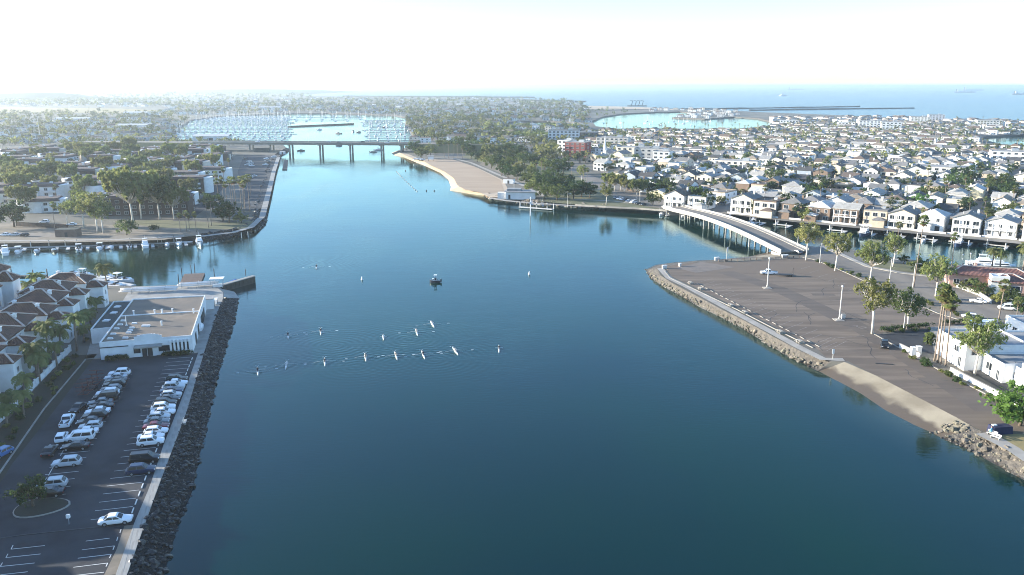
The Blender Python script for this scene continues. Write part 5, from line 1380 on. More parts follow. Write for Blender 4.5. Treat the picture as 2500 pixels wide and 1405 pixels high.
def prof(s): k = s / nlen; return 3.0 + 2.7 * math.sin(PI * min(1, max(0, .06 + k * .9)))
ns = 16; m_ = MB(); p_ = MB(); q_ = MB(); c2 = MB()
for i in range(ns):
    a, b = nlen * i / ns - 8 * (i == 0), nlen * (i + 1) / ns + 1 * (i == ns - 1); za, zb = prof(nlen * i / ns), prof(nlen * (i + 1) / ns)
    def slab(mb, y0, y1, d0, d1):
        y0 *= sg; y1 *= sg
        vs = [(a, y0, za + d0), (b, y0, zb + d0), (b, y1, zb + d0), (a, y1, za + d0), (a, y0, za + d1), (b, y0, zb + d1), (b, y1, zb + d1), (a, y1, za + d1)]
        mb.add(vs, [(3, 2, 1, 0), (4, 5, 6, 7), (0, 1, 5, 4), (1, 2, 6, 5), (2, 3, 7, 6), (3, 0, 4, 7)])
    slab(m_, .3, BW - .3, -.45, 0); slab(p_, 0, .3, -1.0, .95); slab(q_, BW - .3, BW, -1.0, .95); slab(c2, BW - 2.2, BW - .31, 0, .16)
part('deck', m_, M['road'], t); part('parapet', p_, M['concrete'], t); part('parapet', q_, M['concrete'], t); part('footway', c2, M['pale_concrete'], t)
for s in [(V2(q) - n0).dot(nd) for q in near[1:]]:
    z = prof(s)
    for y in (.7, 3.3, 6, 8.7, 11.3): m_ = MB(); m_.cyl(s, y * sg, -1, z - 1.2, .38, .38, 8); part('pile', m_, M['concrete'], t)
    m_ = MB(); m_.box(s, BW / 2 * sg, z - 1.25, 1.0, BW - .8, .78); part('cross_beam', m_, M['concrete'], t)
for y in (2, 5, 8, 11):
    m_ = MB()
    for i in range(ns):
        a, b = nlen * i / ns, nlen * (i + 1) / ns; m_.bar((a, y * sg, prof(a) - .7), (b, y * sg, prof(b) - .7), .4, .48)
    part('girder', m_, M['concrete'], t)
m_ = MB(); m_.box(-3, BW / 2 * sg, -1, 6, BW, 3.2); part('abutment', m_, M['pale_concrete'], t)
m_ = MB(); m_.box(nlen - 3, BW / 2 * sg, -1, 7, BW, 3.3); part('abutment', m_, M['pale_concrete'], t)
m_ = MB()
for y in (5.85, 6.15):
    for i in range(ns):
        a, b = nlen * i / ns, nlen * (i + 1) / ns; m_.quad((a, (y - .06) * sg, prof(a) + .012), (b, (y - .06) * sg, prof(b) + .012), (b, (y + .06) * sg, prof(b) + .012), (a, (y + .06) * sg, prof(a) + .012))
part('centre_line', m_, M['oldpaint'], t)
# sea wall along the park promenade
strip('sea_wall', [(1404, 503), (1480, 508), (1560, 512), (1628, 517)], .5, M['pale_concrete'], .1, False, .8)

# ------------------------------------------------------------------ lamps
def lamp(px, h, label, arm=None, heads=1, base=False, grp=None, r=.11):
    p = GL(*px) if not isinstance(px, Vector) else px
    t = thing('street_lamp', label, 'street lamp', p, 0, grp)
    if base: m_ = MB(); m_.cyl(0, 0, 0, .75, .35, .35, 10); part('base', m_, M['pale_concrete'], t)
    m_ = MB(); m_.cyl(0, 0, 0 if not base else .75, h, r * 1.2, r * .8, 8); part('pole', m_, M['pole'], t)
    if arm is not None:
        m_ = MB()
        for k in range(heads):
            a = arm + PI * k; e = (math.cos(a) * 1.5, math.sin(a) * 1.5, h + .1); m_.bar((0, 0, h - .05), e, .08, .08); m_.box(e[0], e[1], h + .03, .75, .32, .16, a)
        part('lamp_head', m_, M['metal'], t)
    else:
        m_ = MB(); m_.tube([(0, 0, h), (0, 0, h + .15), (0, 0, h + .5), (0, 0, h + .6)], [.1, .28, .3, .05], 8); part('lamp_head', m_, M['white'], t)
    return t
lamp((1873, 703), 9.5, 'pale lamp post on a square base, in front of the white pickup', base=True, r=.16)
lamp((2049, 781), 9.3, 'pale lamp post with an electrical box at its foot in the empty car park', base=True, r=.16)
p = GL(2058, 778); t = thing('electrical_box', 'small pale electrical box at the foot of the lamp post', 'box', p); m_ = MB(); m_.box(0, 0, 0, 1.0, .8, 1.2); part('case', m_, M['pole'], t); m_ = MB(); m_.box(0, 0, 1.2, 1.1, .9, .08); part('lid', m_, M['concrete'], t)
for k, px in enumerate([(1873, 704), (2047, 782)]):
    q = GL(*px); t = thing('lamp_plinth', ('square concrete plinth under the lamp post by the white pickup', 'square concrete plinth under the lamp post in the middle of the empty car park')[k], 'plinth', (q.x, q.y, LZ + .02)); m_ = MB(); m_.box(0, 0, 0, 2.6, 2.6, .12); part('slab', m_, M['pale_concrete'], t); m_ = MB(); m_.box(0, 0, .12, 1.4, 1.4, .1); part('step', m_, M['pale_concrete'], t)
lamp((2205, 812), 6.2, 'thin two-armed lamp post at the inland edge of the empty car park', PI * .1, 2)
for i, px in enumerate([(2001, 643), (2040, 659), (1946, 611), (2170, 699), (2228, 703)]):
    lamp(px, (7.5, 8.5, 6.5, 9, 8)[i], f'pale street lamp on the road off the bridge, {nth((2, 3, 1, 4, 5)[i])} from it', -.5, grp='lamps along the road off the near bridge')
for i, px in enumerate([(2347, 655), (2366, 652)]): lamp(px, 4.6, ('white globe lamp', 'second white globe lamp')[i] + ' on the canal bank behind the pink house', grp='globe lamps on the canal bank', r=.07)
lamp((1386, 505), 7, 'lamp post beside the park promenade', .2)
lamp((1683, 512), 7, 'lamp post at the park end of the near bridge', .2)
lamp((1562, 498), 8, 'lamp post by the park car park road', 2.0)
lamp((1822, 470), 11, 'tall white pole among the trees above the waterfront houses', 1.0)
# tall white pole standing in the water by the park dock
t = thing('channel_marker', 'tall white pole standing in the water off the park dock', 'pole', G(1295, 527)); m_ = MB(); m_.cyl(0, 0, -1, 9.2, .28, .2, 8); part('shaft', m_, M['white'], t); m_ = MB(); m_.cyl(0, 0, 9.2, 9.9, .34, .1, 8); part('cap', m_, M['white'], t); m_ = MB(); m_.box(0, -.3, 6.2, 1.0, .06, 1.0); part('board', m_, M['white'], t)
t = float_dock([(1268, 505), (1310, 508), (1350, 511)], 2.2, .7, 'low pale dock off the rocks of the beach park', 'deckwhite')
for i, px in enumerate([(1270, 506), (1310, 507), (1336, 509), (1352, 511)]): pile(G(*px), 3.0, f'pale pile of the park dock, {nth(i + 1)} from the beach end', .3, grp='piles of the park dock', m='pole')
for i, px in enumerate([(1296, 500), (1322, 503)]):
    a, b = V2(G(px[0], px[1] - 4)), V2(G(px[0] + 4, px[1] + 5)); t = thing('gangway', ('first', 'second')[i] + ' metal gangway from the park rocks to the park dock', 'gangway', (*a, 0))
    m_ = MB(); m_.bar((0, 0, 2.3), (*(b - a), .8), 1.2, .12); part('deck', m_, M['metal'], t)
    m_ = MB()
    for s in (-.55, .55): m_.bar((s, 0, 3.2), (b.x - a.x + s, b.y - a.y, 1.7), .06, .06)
    part('rail', m_, M['metal'], t)

# ------------------------------------------------------------------ empty car park point: markings, stops, truck, people
mk = MB(); k0, k1 = V2(GL(1700, 691)), V2(GL(2008, 850)); kd = (k1 - k0).normalized(); kn = Vector((-kd.y, kd.x))
if kn.x < 0: kn = -kn
ln_ = (k1 - k0).length; ns_ = int(ln_ / 3.3)
KL = (V2(GL(2022, 771)) - V2(GL(1945, 800))).normalized()          # stall lines run slanting away from the kerb
for i in range(ns_ + 1):
    q = k0 + kd * (ln_ * i / ns_) + kn * .4; line(mk, q, q + KL * (7.0 if i % 2 else 8.6), .11, LZ + .042)
q = V2(GL(1996, 848)); r_ = V2(GL(2040, 826)); line(mk, q, r_, .13, LZ + .042); line(mk, r_, V2(GL(2110, 820)), .13, LZ + .042)
q = V2(GL(2017, 858)); line(mk, q, V2(GL(2066, 834)), .13, LZ + .042)
for (a, b) in [((2090, 797), (2103, 803)), ((2103, 803), (2116, 800)), ((2116, 800), (2098, 797)), ((2240, 772), (2262, 762)), ((2260, 775), (2285, 763)), ((2080, 797), (2094, 795))]: line(mk, GL(*a), GL(*b), .16, LZ + .042)
for i in range(9):                                                     # faint stalls on the inland side
    q = V2(GL(1990, 650)); e = V2(GL(2190, 738)); q = q + (e - q) * (i / 8) - kn * 2; line(mk, q, q - KL * 6.5, .12, LZ + .042)
structure('road_markings', mk, M['oldpaint'])
o = MB(); o.box(0, 0, 0, 1.7, .2, .13, tx=.98, ty=.7); ws2 = o.mesh('wheel_stop', M['kerb'])
for i in range(ns_):
    q = k0 + kd * (ln_ * (i + .5) / ns_) - kn * .35; thing('wheel_stop', f'white wheel stop along the water side of the empty car park, {nth(i + 1)} from the point', 'wheel stop', (q.x, q.y, LZ + .06), math.atan2(kd.y, kd.x), 'wheel stops of the empty car park', (1.15, .9, .9), ws2)
car('pickup', 'white', (1877, 666), ang((1858, 670), (1898, 671)), 'white pickup truck towing a flat trailer across the empty car park')
pa = ang((1858, 670), (1898, 671)); q = G(1918, 672, LZ + .4)
t = thing('flat_trailer', 'low dark flat trailer behind the white pickup truck', 'trailer', (q.x, q.y, LZ + .03), pa)
m_ = MB(); m_.box(0, 0, .55, 5.2, 1.9, .14); m_.bar((-2.6, -.8, .6), (-4.2, 0, .55), .1, .1); m_.bar((-2.6, .8, .6), (-4.2, 0, .55), .1, .1); part('frame', m_, M['plastic'], t)
for x in (.9, 1.7):
    for s in (-1, 1): part('wheel', tym, None, t, loc=(x, s * 1.02, .33))
m_ = MB(); m_.box(2.55, .8, .69, .1, .1, 2.1); m_.box(2.5, 0, .69, .1, 1.7, .6); part('post', m_, M['plastic'], t)
def person(px, me, rz, label, shirt, z=LZ, at=None, sc=1.0):
    o = thing('person', label, 'person', at if at is not None else G(px[0], px[1], z), rz, None, sc, me); o.color = (*shirt, 1); return o
person((1630, 671), PERSON_STAND, 0, 'person in dark clothes standing near the tip of the empty car park', (.02, .02, .025), LZ + .03, None, 1.12)
# picnic benches along the walkway
def picnic(px, rz, label):
    t = thing('picnic_table', label, 'table', GL(*px), rz, 'pale tables along the point walkway')
    m_ = MB(); m_.box(0, 0, .72, 2.0, .8, .08); part('top', m_, M['pale_concrete'], t)
    for s in (-1, 1):
        m_ = MB(); m_.box(0, s * .75, .42, 2.0, .32, .07); part('seat', m_, M['pale_concrete'], t)
        m_ = MB(); m_.box(s * .6, 0, 0, .22, 1.1, .72); part('leg', m_, M['pale_concrete'], t)
for i, px in enumerate([(1686, 694), (1711, 708), (1784, 749), (1818, 766), (1905, 814), (1952, 838)]): picnic(px, math.atan2(kd.y, kd.x), f'pale concrete table on the verge of the point, {nth(i + 1)} from the tip')
t = thing('sign_post', 'white sign post at the end of the wheel stops', 'sign', GL(2033, 876)); m_ = MB(); m_.cyl(0, 0, 0, 2.2, .06); part('post', m_, M['pole'], t); m_ = MB(); m_.box(0, 0, 1.2, .5, .06, 1.2); part('board', m_, M['white'], t)
t = thing('banner_post', 'white banner pole on the beach edge beside the near bridge', 'pole', GL(1773, 638)); m_ = MB(); m_.cyl(0, 0, 0, 5.4, .08); part('post', m_, M['pole'], t); m_ = MB(); m_.box(.25, 0, 3.6, .5, .05, 1.7); part('banner', m_, M['white'], t); m_ = MB(); m_.box(0, 0, 0, .9, .9, .35); part('base', m_, M['plastic'], t)
for i, (px, sx) in enumerate([((1750, 636), 1.8), ((1916, 630), 2.4), ((1622, 656), 1.6), ((1660, 651), .7)]):
    t = thing('utility_cabinet', ('white cabinet beside the banner pole', 'pale cabinet at the end of the beach fence', 'pale block at the tip of the point', 'small white post on the concrete pad')[i], 'cabinet', (*GL(*px)[:2], LZ + .03), .2); m_ = MB(); m_.box(0, 0, 0, sx, .9, 1.1); part('case', m_, M['pole'], t); m_ = MB(); m_.box(0, 0, 1.1, sx + .1, 1.0, .08); part('lid', m_, M['white'], t)
# beach fence between sand and car park
a, b = V2(GL(1755, 640)), V2(GL(1952, 630)); t = thing('beach_fence', 'low dark rail fence between the small beach and the empty car park', 'fence', (*a, LZ), math.atan2((b - a).y, (b - a).x)); L_ = (b - a).length
for z in (.35, .75): m_ = MB(); m_.box(L_ / 2, 0, z, L_, .1, .14); part('rail', m_, M['timber'], t)
pm_ = MB(); pm_.box(0, 0, 0, .2, .2, .95); pmm2 = pm_.mesh('post', M['timber'])
for i in range(14): part('post', pmm2, None, t, loc=(L_ * i / 13, .12, 0))
# near corner: covered table, person on the bench, bright tree
q = GL(2440, 1058); t = thing('covered_table', 'table under a dark navy cover by the right-hand water edge', 'table', q, .12)
m_ = MB(); m_.box(0, 0, .12, 4.0, 1.9, 1.45, tx=.94, ty=.9); part('cover', m_, M['navy'], t)
for x in (-1.7, 1.7): m_ = MB(); m_.box(x, 0, 0, .1, 1.5, .2); part('leg', m_, M['metal'], t)
m_ = MB(); m_.box(-1.2, .1, 1.57, .8, .5, .22); part('bag', m_, M['white'], t)
for i, px in enumerate([(2421, 1064), (2430, 1072)]): bench(px, -1.0, ('pale bench with a person on it beside the navy covered table', 'empty pale bench below the navy covered table')[i], 'deckwhite')
person((2419, 1062), PERSON_SIT, 2.2, 'person in a light blue top sitting on the bench by the navy covered table', (.2, .5, .65), LZ + .0, None, 1.25)
spawn('bright_tree', K_BRIGHT, 'bright green round tree at the near corner of the empty car park', 'tree', (*GL(2489, 1040)[:2], LZ), .5, 1.06)

# ------------------------------------------------------------------ trees and planting of the point
PT = [((1968, 636), 'g', 1, 1.0, 'pale trunked gum tree at the bridge end of the road verge'), ((2039, 662), 'g', 0, 1.05, 'pale trunked gum tree, second from the bridge along the verge'), ((2124, 688), 'g', 3, .93, 'spreading gum tree, third from the bridge along the verge'),
      ((2129, 816), 'g', 1, 1.04, 'forked gum tree standing alone at the inland corner of the empty car park'), ((2216, 804), 'g', 4, .98, 'dark leaved gum tree beside the thin two-armed lamp post'), ((2284, 724), 'g', 3, .86, 'gum tree beside the road bend, left of the pink house'),
      ((2379, 916), 'g', 3, .92, 'leaning gum tree in front of the white modern house'), ((2180, 652), 'g', 2, 1.05, 'gum tree on the canal bank beside the road'), ((2398, 900), 'g', 0, .7, 'smaller gum tree behind the leaning one at the white modern house'),
      ((2281, 882), 'f', 0, .98, 'tallest fan palm of the clump before the white modern house'), ((2289, 886), 'f', 1, 1.18, 'second fan palm of the clump before the white modern house'), ((2297, 889), 'f', 0, .9, 'third fan palm of the clump before the white modern house'), ((2309, 894), 'f', 1, 1.1, 'right-hand fan palm of the clump before the white modern house'),
      ((2438, 780), 'f', 2, 1.0, 'stout fan palm with a dry skirt in front of the pink house'), ((2230, 702), 'f', 3, 1.0, 'very tall thin fan palm beside the road'), ((2322, 660), 'f', 1, .86, 'tall fan palm on the canal bank left of the pink house'), ((2190, 602), 'f', 2, .9, 'brown fan palm in front of the waterfront houses'),
      ((2421, 655), 'p', 0, 1.0, 'feather palm behind the pink house'), ((2441, 658), 'p', 0, .95, 'thin drooping palm behind the pink house'), ((2496, 668), 'p', 1, 1.1, 'dark feather palm at the right edge behind the pink house'),
      ((2237, 664), 'b', 3, .75, 'pale bushy tree on the lawn by the canal'), ((2206, 645), 'b', 0, .45, 'small dark tree on the canal lawn'), ((2262, 668), 'b', 1, .6, 'low round tree on the canal lawn'), ((2480, 800), 'f', 2, .75, 'short fan palm at the road beside the pink house'), ((2496, 770), 'b', 0, .7, 'dark tree right of the pink house')]
kk = K_GUM + [gum(28, 11, 4.2, 'leaf_mid', .4, 16, 32, .4)]
for px, k, v, s, lab in PT:
    kit = kk[v] if k == 'g' else K_FAN[v] if k == 'f' else K_FEATHER[v] if k == 'p' else K_BROAD[v]
    spawn({'g': 'gum_tree', 'f': 'fan_palm', 'p': 'feather_palm', 'b': 'round_tree'}[k], kit, lab, 'palm tree' if k in 'fp' else 'tree', (*GL(*px)[:2], LZ), rnd.uniform(0, 6), s)
vb = [((1995, 640), (2170, 702)), ((2180, 712), (2350, 772)), ((2330, 770), (2440, 790)), ((2195, 860), (2480, 1003)), ((2350, 705), (2470, 742)), ((2150, 813), (2270, 806))]
n_ = 0
for a, b in vb:
    a, b = V2(GL(*a)), V2(GL(*b)); m_ = int((b - a).length / 3.0)
    for i in range(m_):
        q = a + (b - a) * ((i + rnd.uniform(.1, .9)) / m_) + Vector((rnd.uniform(-.8, .8), rnd.uniform(-.8, .8))); n_ += 1
        spawn('verge_shrub', K_SHRUB[rnd.randrange(3)], ['low shrub on the road verge of the empty car park', 'low shrub beside the road bend', 'low shrub between road and white house', 'low shrub along the white wall', 'shrub in the pink house garden', 'dark shrub at the inland corner of the car park'][vb.index((a, b)) if (a, b) in vb else (0 if q.y > 280 else 3)] if False else
              f'low shrub on the verges of the point, {nth(n_)} counted from the bridge', 'shrub', (q.x, q.y, LZ + .04), rnd.uniform(0, 6), rnd.uniform(.6, 1.25), 'shrubs on the verges of the point')
hedge('hedge', GL(2150, 811), GL(2272, 800), 1.8, 1.6, 'leaf_dark', 'dark hedge at the inland corner of the empty car park', 50)
hedge('hedge', GL(2300, 793), GL(2400, 788), 1.6, 1.4, 'leaf_dark', 'dark hedge between the car park kerb and the white houses', 40)
hedge('hedge', GL(2335, 702), GL(2410, 728), 2.4, 1.8, 'leaf_mid', 'green hedge inside the curved garden wall of the pink house', 50)
hedge('hedge', GL(2240, 668), GL(2335, 668), 2.2, 1.3, 'leaf_gum', 'low brownish hedge along the canal lawn', 50)
for i, (px, kt_, s_, w_) in enumerate([((2350, 700), K_BROAD[3], .5, 'small olive tree'), ((2375, 708), K_FEATHER[2], .8, 'short feather palm'), ((2392, 716), K_BROAD[1], .45, 'small green tree'), ((2412, 728), K_FEATHER[2], .7, 'low feather palm'), ((2440, 742), K_BROAD[3], .5, 'olive bushy tree'), ((2462, 738), K_BROAD[1], .55, 'round green tree'), ((2488, 752), K_BROAD[0], .6, 'dark bushy tree'), ((2270, 842), K_SHRUB[0], 2.6, 'tan rounded bush'), ((2420, 908), K_BROAD[3], .4, 'small olive tree by the white wall'), ((2452, 925), K_BROAD[0], .5, 'dark small tree by the white wall')]):
    spawn('garden_tree', kt_, f'{w_}, {nth(i + 1)} in the pink and white house gardens', 'tree', (*GL(*px)[:2], LZ), i * 1.1, s_, 'garden plants of the pink and white houses')
# low white walls
def low_wall(px, h, w, label, m='white', name='garden_wall'):
    q = [V2(GL(*p)) for p in px]; t = thing(name, label, 'wall', (*q[0], LZ))
    for a, b in zip(q, q[1:]):
        a, b = a - q[0], b - q[0]; m_ = MB(); m_.bar((*a, h / 2), (*b, h / 2), w, h); part('wall', m_, M[m], t)
        m_ = MB(); m_.bar((*a, h + .05), (*b, h + .05), w + .14, .1); part('coping', m_, M['pale_concrete'], t)
    return t
low_wall([(2196, 850), (2245, 873)], 1.1, .3, 'low white wall beside the driveway gate')
low_wall([(2320, 908), (2420, 960), (2560, 1030)], 1.1, .35, 'long low white wall along the empty car park below the white modern house')
low_wall([(2335, 702), (2390, 722), (2420, 742)], 1.2, .3, 'curved cream wall round the pink house garden', 'pole')
for px in ((2228, 868), (2242, 866)):
    t = thing('gate_pillar', ('left', 'right')[px[0] > 2230] + ' white gate pillar at the driveway of the white modern house', 'pillar', GL(*px)); m_ = MB(); m_.box(0, 0, 0, 1.0, .9, 2.0); part('shaft', m_, M['white'], t); m_ = MB(); m_.box(0, 0, 2.0, 1.2, 1.1, .12); part('cap', m_, M['white'], t)
# white modern houses (facades face the water, so west)
def block_house(label, blocks, wins, base):
    t = thing('modern_house', label, 'house', (*base, LZ))
    for (x, y, sx, sy, h) in blocks:
        m_ = MB(); m_.box(x, y, -.3, sx, sy, h + .3); part('wall', m_, M['stucco'], t).color = (.84, .83, .81, 1)
        m_ = MB(); m_.box(x, y, h + .002, sx - .5, sy - .5, .1); part('roof', m_, M['roofgrey'], t)
        m_ = MB()
        for (a, b, c_, d) in ((0, sy / 2 - .12, sx, .24), (0, -sy / 2 + .12, sx, .24), (sx / 2 - .12, 0, .24, sy - .48), (-sx / 2 + .12, 0, .24, sy - .48)): m_.box(x + a, y + b, h, c_, d, .5)
        part('parapet', m_, M['white'], t)
    for (x, y, z, w, h, rz) in wins:
        f_, p_ = (frame_mesh(w, h, 1), pane_mesh(w, h)); o = link('window', f_, t, (x, y, z), rz); link('pane', p_, o)
    return t
bx = GL(2278, 862); W_ = -PI / 2
block_house('large white modern house with flat roofs beside the palm clump', [(8, -6.5, 15, 13, 5.7), (12, -17.2, 15, 8.2, 4.0), (21, -3, 10.6, 11, 4.6)], [(.5, -9, 4.2, 1.6, 1.3, W_), (.5, -11, 1.6, 1.2, 2.2, W_), (4.5, -16, 2.2, 2.2, 1.6, W_), (4.5, -19.5, 1.3, 1.0, 2.2, W_), (8, -21.3, 2.2, 1.8, 1.4, 0), (13, -21.3, 2.2, 1.8, 1.4, 0), (2.6, -13, 4.4, 1.6, 1.2, 0)], (bx.x, bx.y))
bx = GL(2398, 905); block_house('white flat roofed house behind the leaning gum tree', [(8, -6, 12, 11, 3.6), (12, -15.6, 13, 8, 5.0), (19, -2, 9.8, 10, 4.6)], [(2, -4, 2.0, 1.6, 1.3, W_), (2, -8, 2.0, 1.6, 1.3, W_), (5.5, -15, 1.8, 2.0, 1.5, W_), (5.5, -17, 3.8, 1.4, 1.2, W_), (9, -19.6, 2.0, 1.6, 1.4, 0), (14, -19.6, 3.8, 1.6, 1.4, 0)], (bx.x, bx.y))
bx = GL(2478, 955); block_house('white house at the right edge beyond the long low wall', [(9, -4, 14, 12, 5.2)], [(2, -2, 2, 1.5, 1.3, W_), (2, -6, 2, 1.5, 1.3, W_), (6, -10, 2, 1.5, 1.3, 0)], (bx.x, bx.y))
bx = GL(2430, 812); block_house('white flat roofed house between the road and the modern house', [(10, -4, 15, 9, 4.2), (22, -6, 10, 12, 5.6)], [(2.5, -4, 2, 1.8, 1.2, W_), (17, -9, 2.6, 1.5, 1.2, W_)], (bx.x, bx.y))
m_ = MB(); m_.tube([(0, 0, .8), (8, -1.5, .8)], .8, 12); q = GL(2400, 800); t = thing('covered_boat', 'long white boat hull lying on a trailer behind the modern house', 'boat', (q.x, q.y, LZ + .1)); part('hull', hull_mesh(7.5, 2.4, 1.2), None, t, loc=(0, 0, .6)).color = (.8, .8, .8, 1); m_ = MB(); m_.box(0, 0, .25, 5.5, 1.6, .14); part('trailer', m_, M['metal'], t)
# pink house with red tiles
q = GL(2432, 712); ph = thing('pink_house', 'pink stucco house with red tiled roofs on the canal bank', 'house', (q.x, q.y + 4, LZ), -.32)
for (x, y, w_, d_, h_, rr) in ((0, 3, 24, 9, 4.2, 2.0), (4, -4, 10, 8, 4.0, 1.8), (13, -1, 9, 15, 3.8, 2.2)):
    o = part('wall', walls_mesh(w_, d_, h_, m='pink'), None, ph, loc=(x, y, 0)); part('roof', roof_mesh('hip', w_, d_, rr, .7, 'redtile'), None, ph, loc=(x, y, h_)); part('ridge_tiles', ridge_lines(w_, d_, rr, .7), None, ph, loc=(x, y, h_ + .01))
o = part('wall', walls_mesh(5, 4, 5.4), None, ph, loc=(1, -6.5, 0), label='cream porch wall'); o.color = (.75, .72, .65, 1); part('roof', roof_mesh('flat', 5, 4, 0, .1, 'white'), None, ph, loc=(1, -6.5, 5.4))
for (x, y, z, w_, h_) in ((-6, -1.5, 2.0, 3, 1.8), (-10, -1.5, 2.0, 1.6, 1.4), (5.5, -8, 2.0, 2.6, 1.8), (11, -8.5, 2.0, 1.6, 1.5), (15, -8.5, 2.0, 1.6, 1.5)): o = link('window', frame_mesh(w_, h_), ph, (x, y, z)); link('pane', pane_mesh(w_, h_), o)
part('chimney', chimney_mesh(1.4), None, ph, loc=(-4, 4, 5.8)).color = (.6, .4, .33, 1)
for i, (px, k, c_, rz, w_) in enumerate([((2160, 842), 'suv', 'black', 1.2, 'black SUV in the shaded driveway by the inland corner of the car park'), ((2316, 726), 'sedan', 'navy', -.4, 'dark blue sedan on the road right of the gum tree'), ((2388, 735), 'sedan', 'white', -.5, 'white car on the road below the pink house'), ((2328, 735), 'hatch', 'black', -.4, 'black hatchback just behind the dark blue sedan'), ((2460, 752), 'van', 'white', -.35, 'white van parked right of the stout fan palm'), ((2480, 742), 'sedan', 'white', -.35, 'white sedan at the road edge near the right palms'), ((2400, 788), 'sedan', 'navy', -.4, 'navy sedan parked between road and white houses'), ((2368, 772), 'hatch', 'white', -.4, 'white hatchback parked between road and white houses'), ((1946, 616), 'sedan', 'dark grey', -1.0, 'dark grey car coming off the near bridge')]):
    car(k, c_, px, rz, w_)

# ------------------------------------------------------------------ rowers on the water
def Z8(x, y): return V2(G(x * .28 + 580, y * .28 + 600))
SC_H = shell_kit(6.2, .42)
rg = MB(); rg.bar((.1, -.85, .5), (.1, .85, .5), .06, .05); rg.box(-.1, 0, .25, .35, .4, .08); RIG = rg.mesh('rigger', M['metal'])
def oar_mesh(s):
    m_ = MB(); m_.tube([(.32, s * .1, .62), (.1, s * .85, .55), (-.4, s * 2.4, .12)], .025, 5); m_.box(-.46, s * 2.6, .02, .2, .5, .04, .2 * s); return m_.mesh('oar', M['oar'])
OARS = [P('oar', oar_mesh(1)), P('oar', oar_mesh(-1))]
foam_i = 0
ROWS = [((172,1068),(178,1128),(.03,.03,.05),(.05,.05,.06),1,'dark single scull, leftmost of the lower line of rowers'), ((432,1008),(418,1086),(.8,.8,.8),(.6,.6,.6),1,'white single scull, second from the left in the lower line'), ((758,980),(763,1058),(.6,.65,.65),(.06,.06,.07),1,'pale single scull, third from the left in the lower line'),
        ((1110,945),(1120,1010),(.7,.72,.7),(.4,.3,.2),1,'pale single scull, fourth from the left in the lower line'), ((1370,930),(1393,1000),(.78,.74,.66),(.5,.4,.3),1,'cream single scull, fifth from the left in the lower line'), ((1600,910),(1637,1003),(.8,.7,.6),(.06,.05,.06),2,'broad cream scull with two splashes, sixth in the lower line'),
        ((1873,890),(1925,960),(.78,.68,.58),(.7,.6,.5),1,'slanting cream scull, seventh in the lower line'), ((2278,865),(2280,945),(.8,.78,.72),(.04,.04,.05),0,'white kayak alone at the right end of the rowers'), ((1680,660),(1717,720),(.84,.82,.76),(.8,.75,.7),1,'white scull farthest up to the right'),
        ((1553,733),(1570,787),(.8,.78,.7),(.7,.6,.5),1,'cream scull just below the farthest right one'), ((1270,783),(1274,828),(.8,.82,.82),(.7,.72,.7),0,'short white boat between the two lines of rowers'), ((723,727),(727,782),(.75,.78,.78),(.05,.05,.06),1,'pale scull in the upper left pair, its right one'), ((437,765),(442,812),(.75,.78,.78),(.05,.05,.06),1,'pale scull in the upper left pair, its left one'), ((690,168),(686,212),(.7,.72,.7),(.02,.02,.03),1,'lone scull with a spreading wake, far up the channel')]
FOAM = MB()
def foam(c, r, ax):
    n = 9; vs = []
    for k in range(n):
        t_ = 2 * PI * k / n; q = Vector((math.cos(t_) * r * 1.7 * rnd.uniform(.7, 1.2), math.sin(t_) * r * .5 * rnd.uniform(.7, 1.2)))
        vs.append((c.x + q.x, c.y + q.y, .025))
    FOAM.add(vs, [tuple(range(n))])
for (a, b, hc, sc_, fo, lab) in ROWS:
    a, b = Z8(*a), Z8(*b); c_ = (a + b) / 2; d = (b - a).normalized(); rz = math.atan2(d.y, d.x)
    o = spawn('rowing_scull', [P('hull', SC_H, col='hull'), P('rigger', RIG)] + (OARS if fo or 'short' not in lab and 'kayak' not in lab else []), lab, 'rowing boat', (*c_, -.1), rz, (1.0 if 'short' not in lab else .7, 1.1, 1.0), 'rowing boats on the channel', {'hull': hc})
    person(None, PERSON_ROW, rz, f'person sitting in the {lab}'[:90], sc_, 0, (c_.x, c_.y, -.05), 1.02)
    n2 = Vector((-d.y, d.x))
    for s in (-1, 1):
        for k in range(fo):
            foam(c_ + n2 * s * (4.6 + rnd.uniform(-.3, .3)) - d * (rnd.uniform(-.3, .6) + k * 1.6), .26, d)
        if fo: foam(c_ - d * 4.2 + n2 * s * .3, .14, d)
structure('foam', FOAM, M['foam'])['kind'] = 'stuff'
spawn('motor_launch', powerboat(3.7, 1.7), 'small motor launch with a dark hull drifting in mid channel', 'boat', G(1062, 690), ang((1080, 690), (1050, 690)), None, None, {'hull': (.03, .035, .05)})
def buoy(px, label, h=1.3, m='white', grp=None):
    t = thing('buoy', label, 'buoy', G(*px), 0, grp); m_ = MB(); m_.tube([(0, 0, -.3), (0, 0, .35), (0, 0, .5)], [.4, .4, .3], 10); part('float', m_, M[m], t); m_ = MB(); m_.tube([(0, 0, .5), (0, 0, h)], [.26, .06], 8); part('top', m_, M[m], t)
buoy((884, 684), 'white cone buoy left of the motor launch'); buoy((1292, 671), 'white cone buoy right of the motor launch')
for i, px in enumerate([(990, 418), (1041, 467), (1060, 467)]): buoy(px, f'dark buoy off the sand beach, {nth(i + 1)} from the left', .9, 'plastic', 'dark buoys off the beach')
for i in range(14):
    q = [(968, 420), (980, 432), (1000, 452), (1018, 468)]; k = i / 13 * 3; j = min(2, int(k)); f = k - j
    buoy((q[j][0] + (q[j + 1][0] - q[j][0]) * f, q[j][1] + (q[j + 1][1] - q[j][1]) * f), f'small swim line float off the beach, {nth(i + 1)} from the bridge', .3, 'pole', 'swim line floats off the beach')
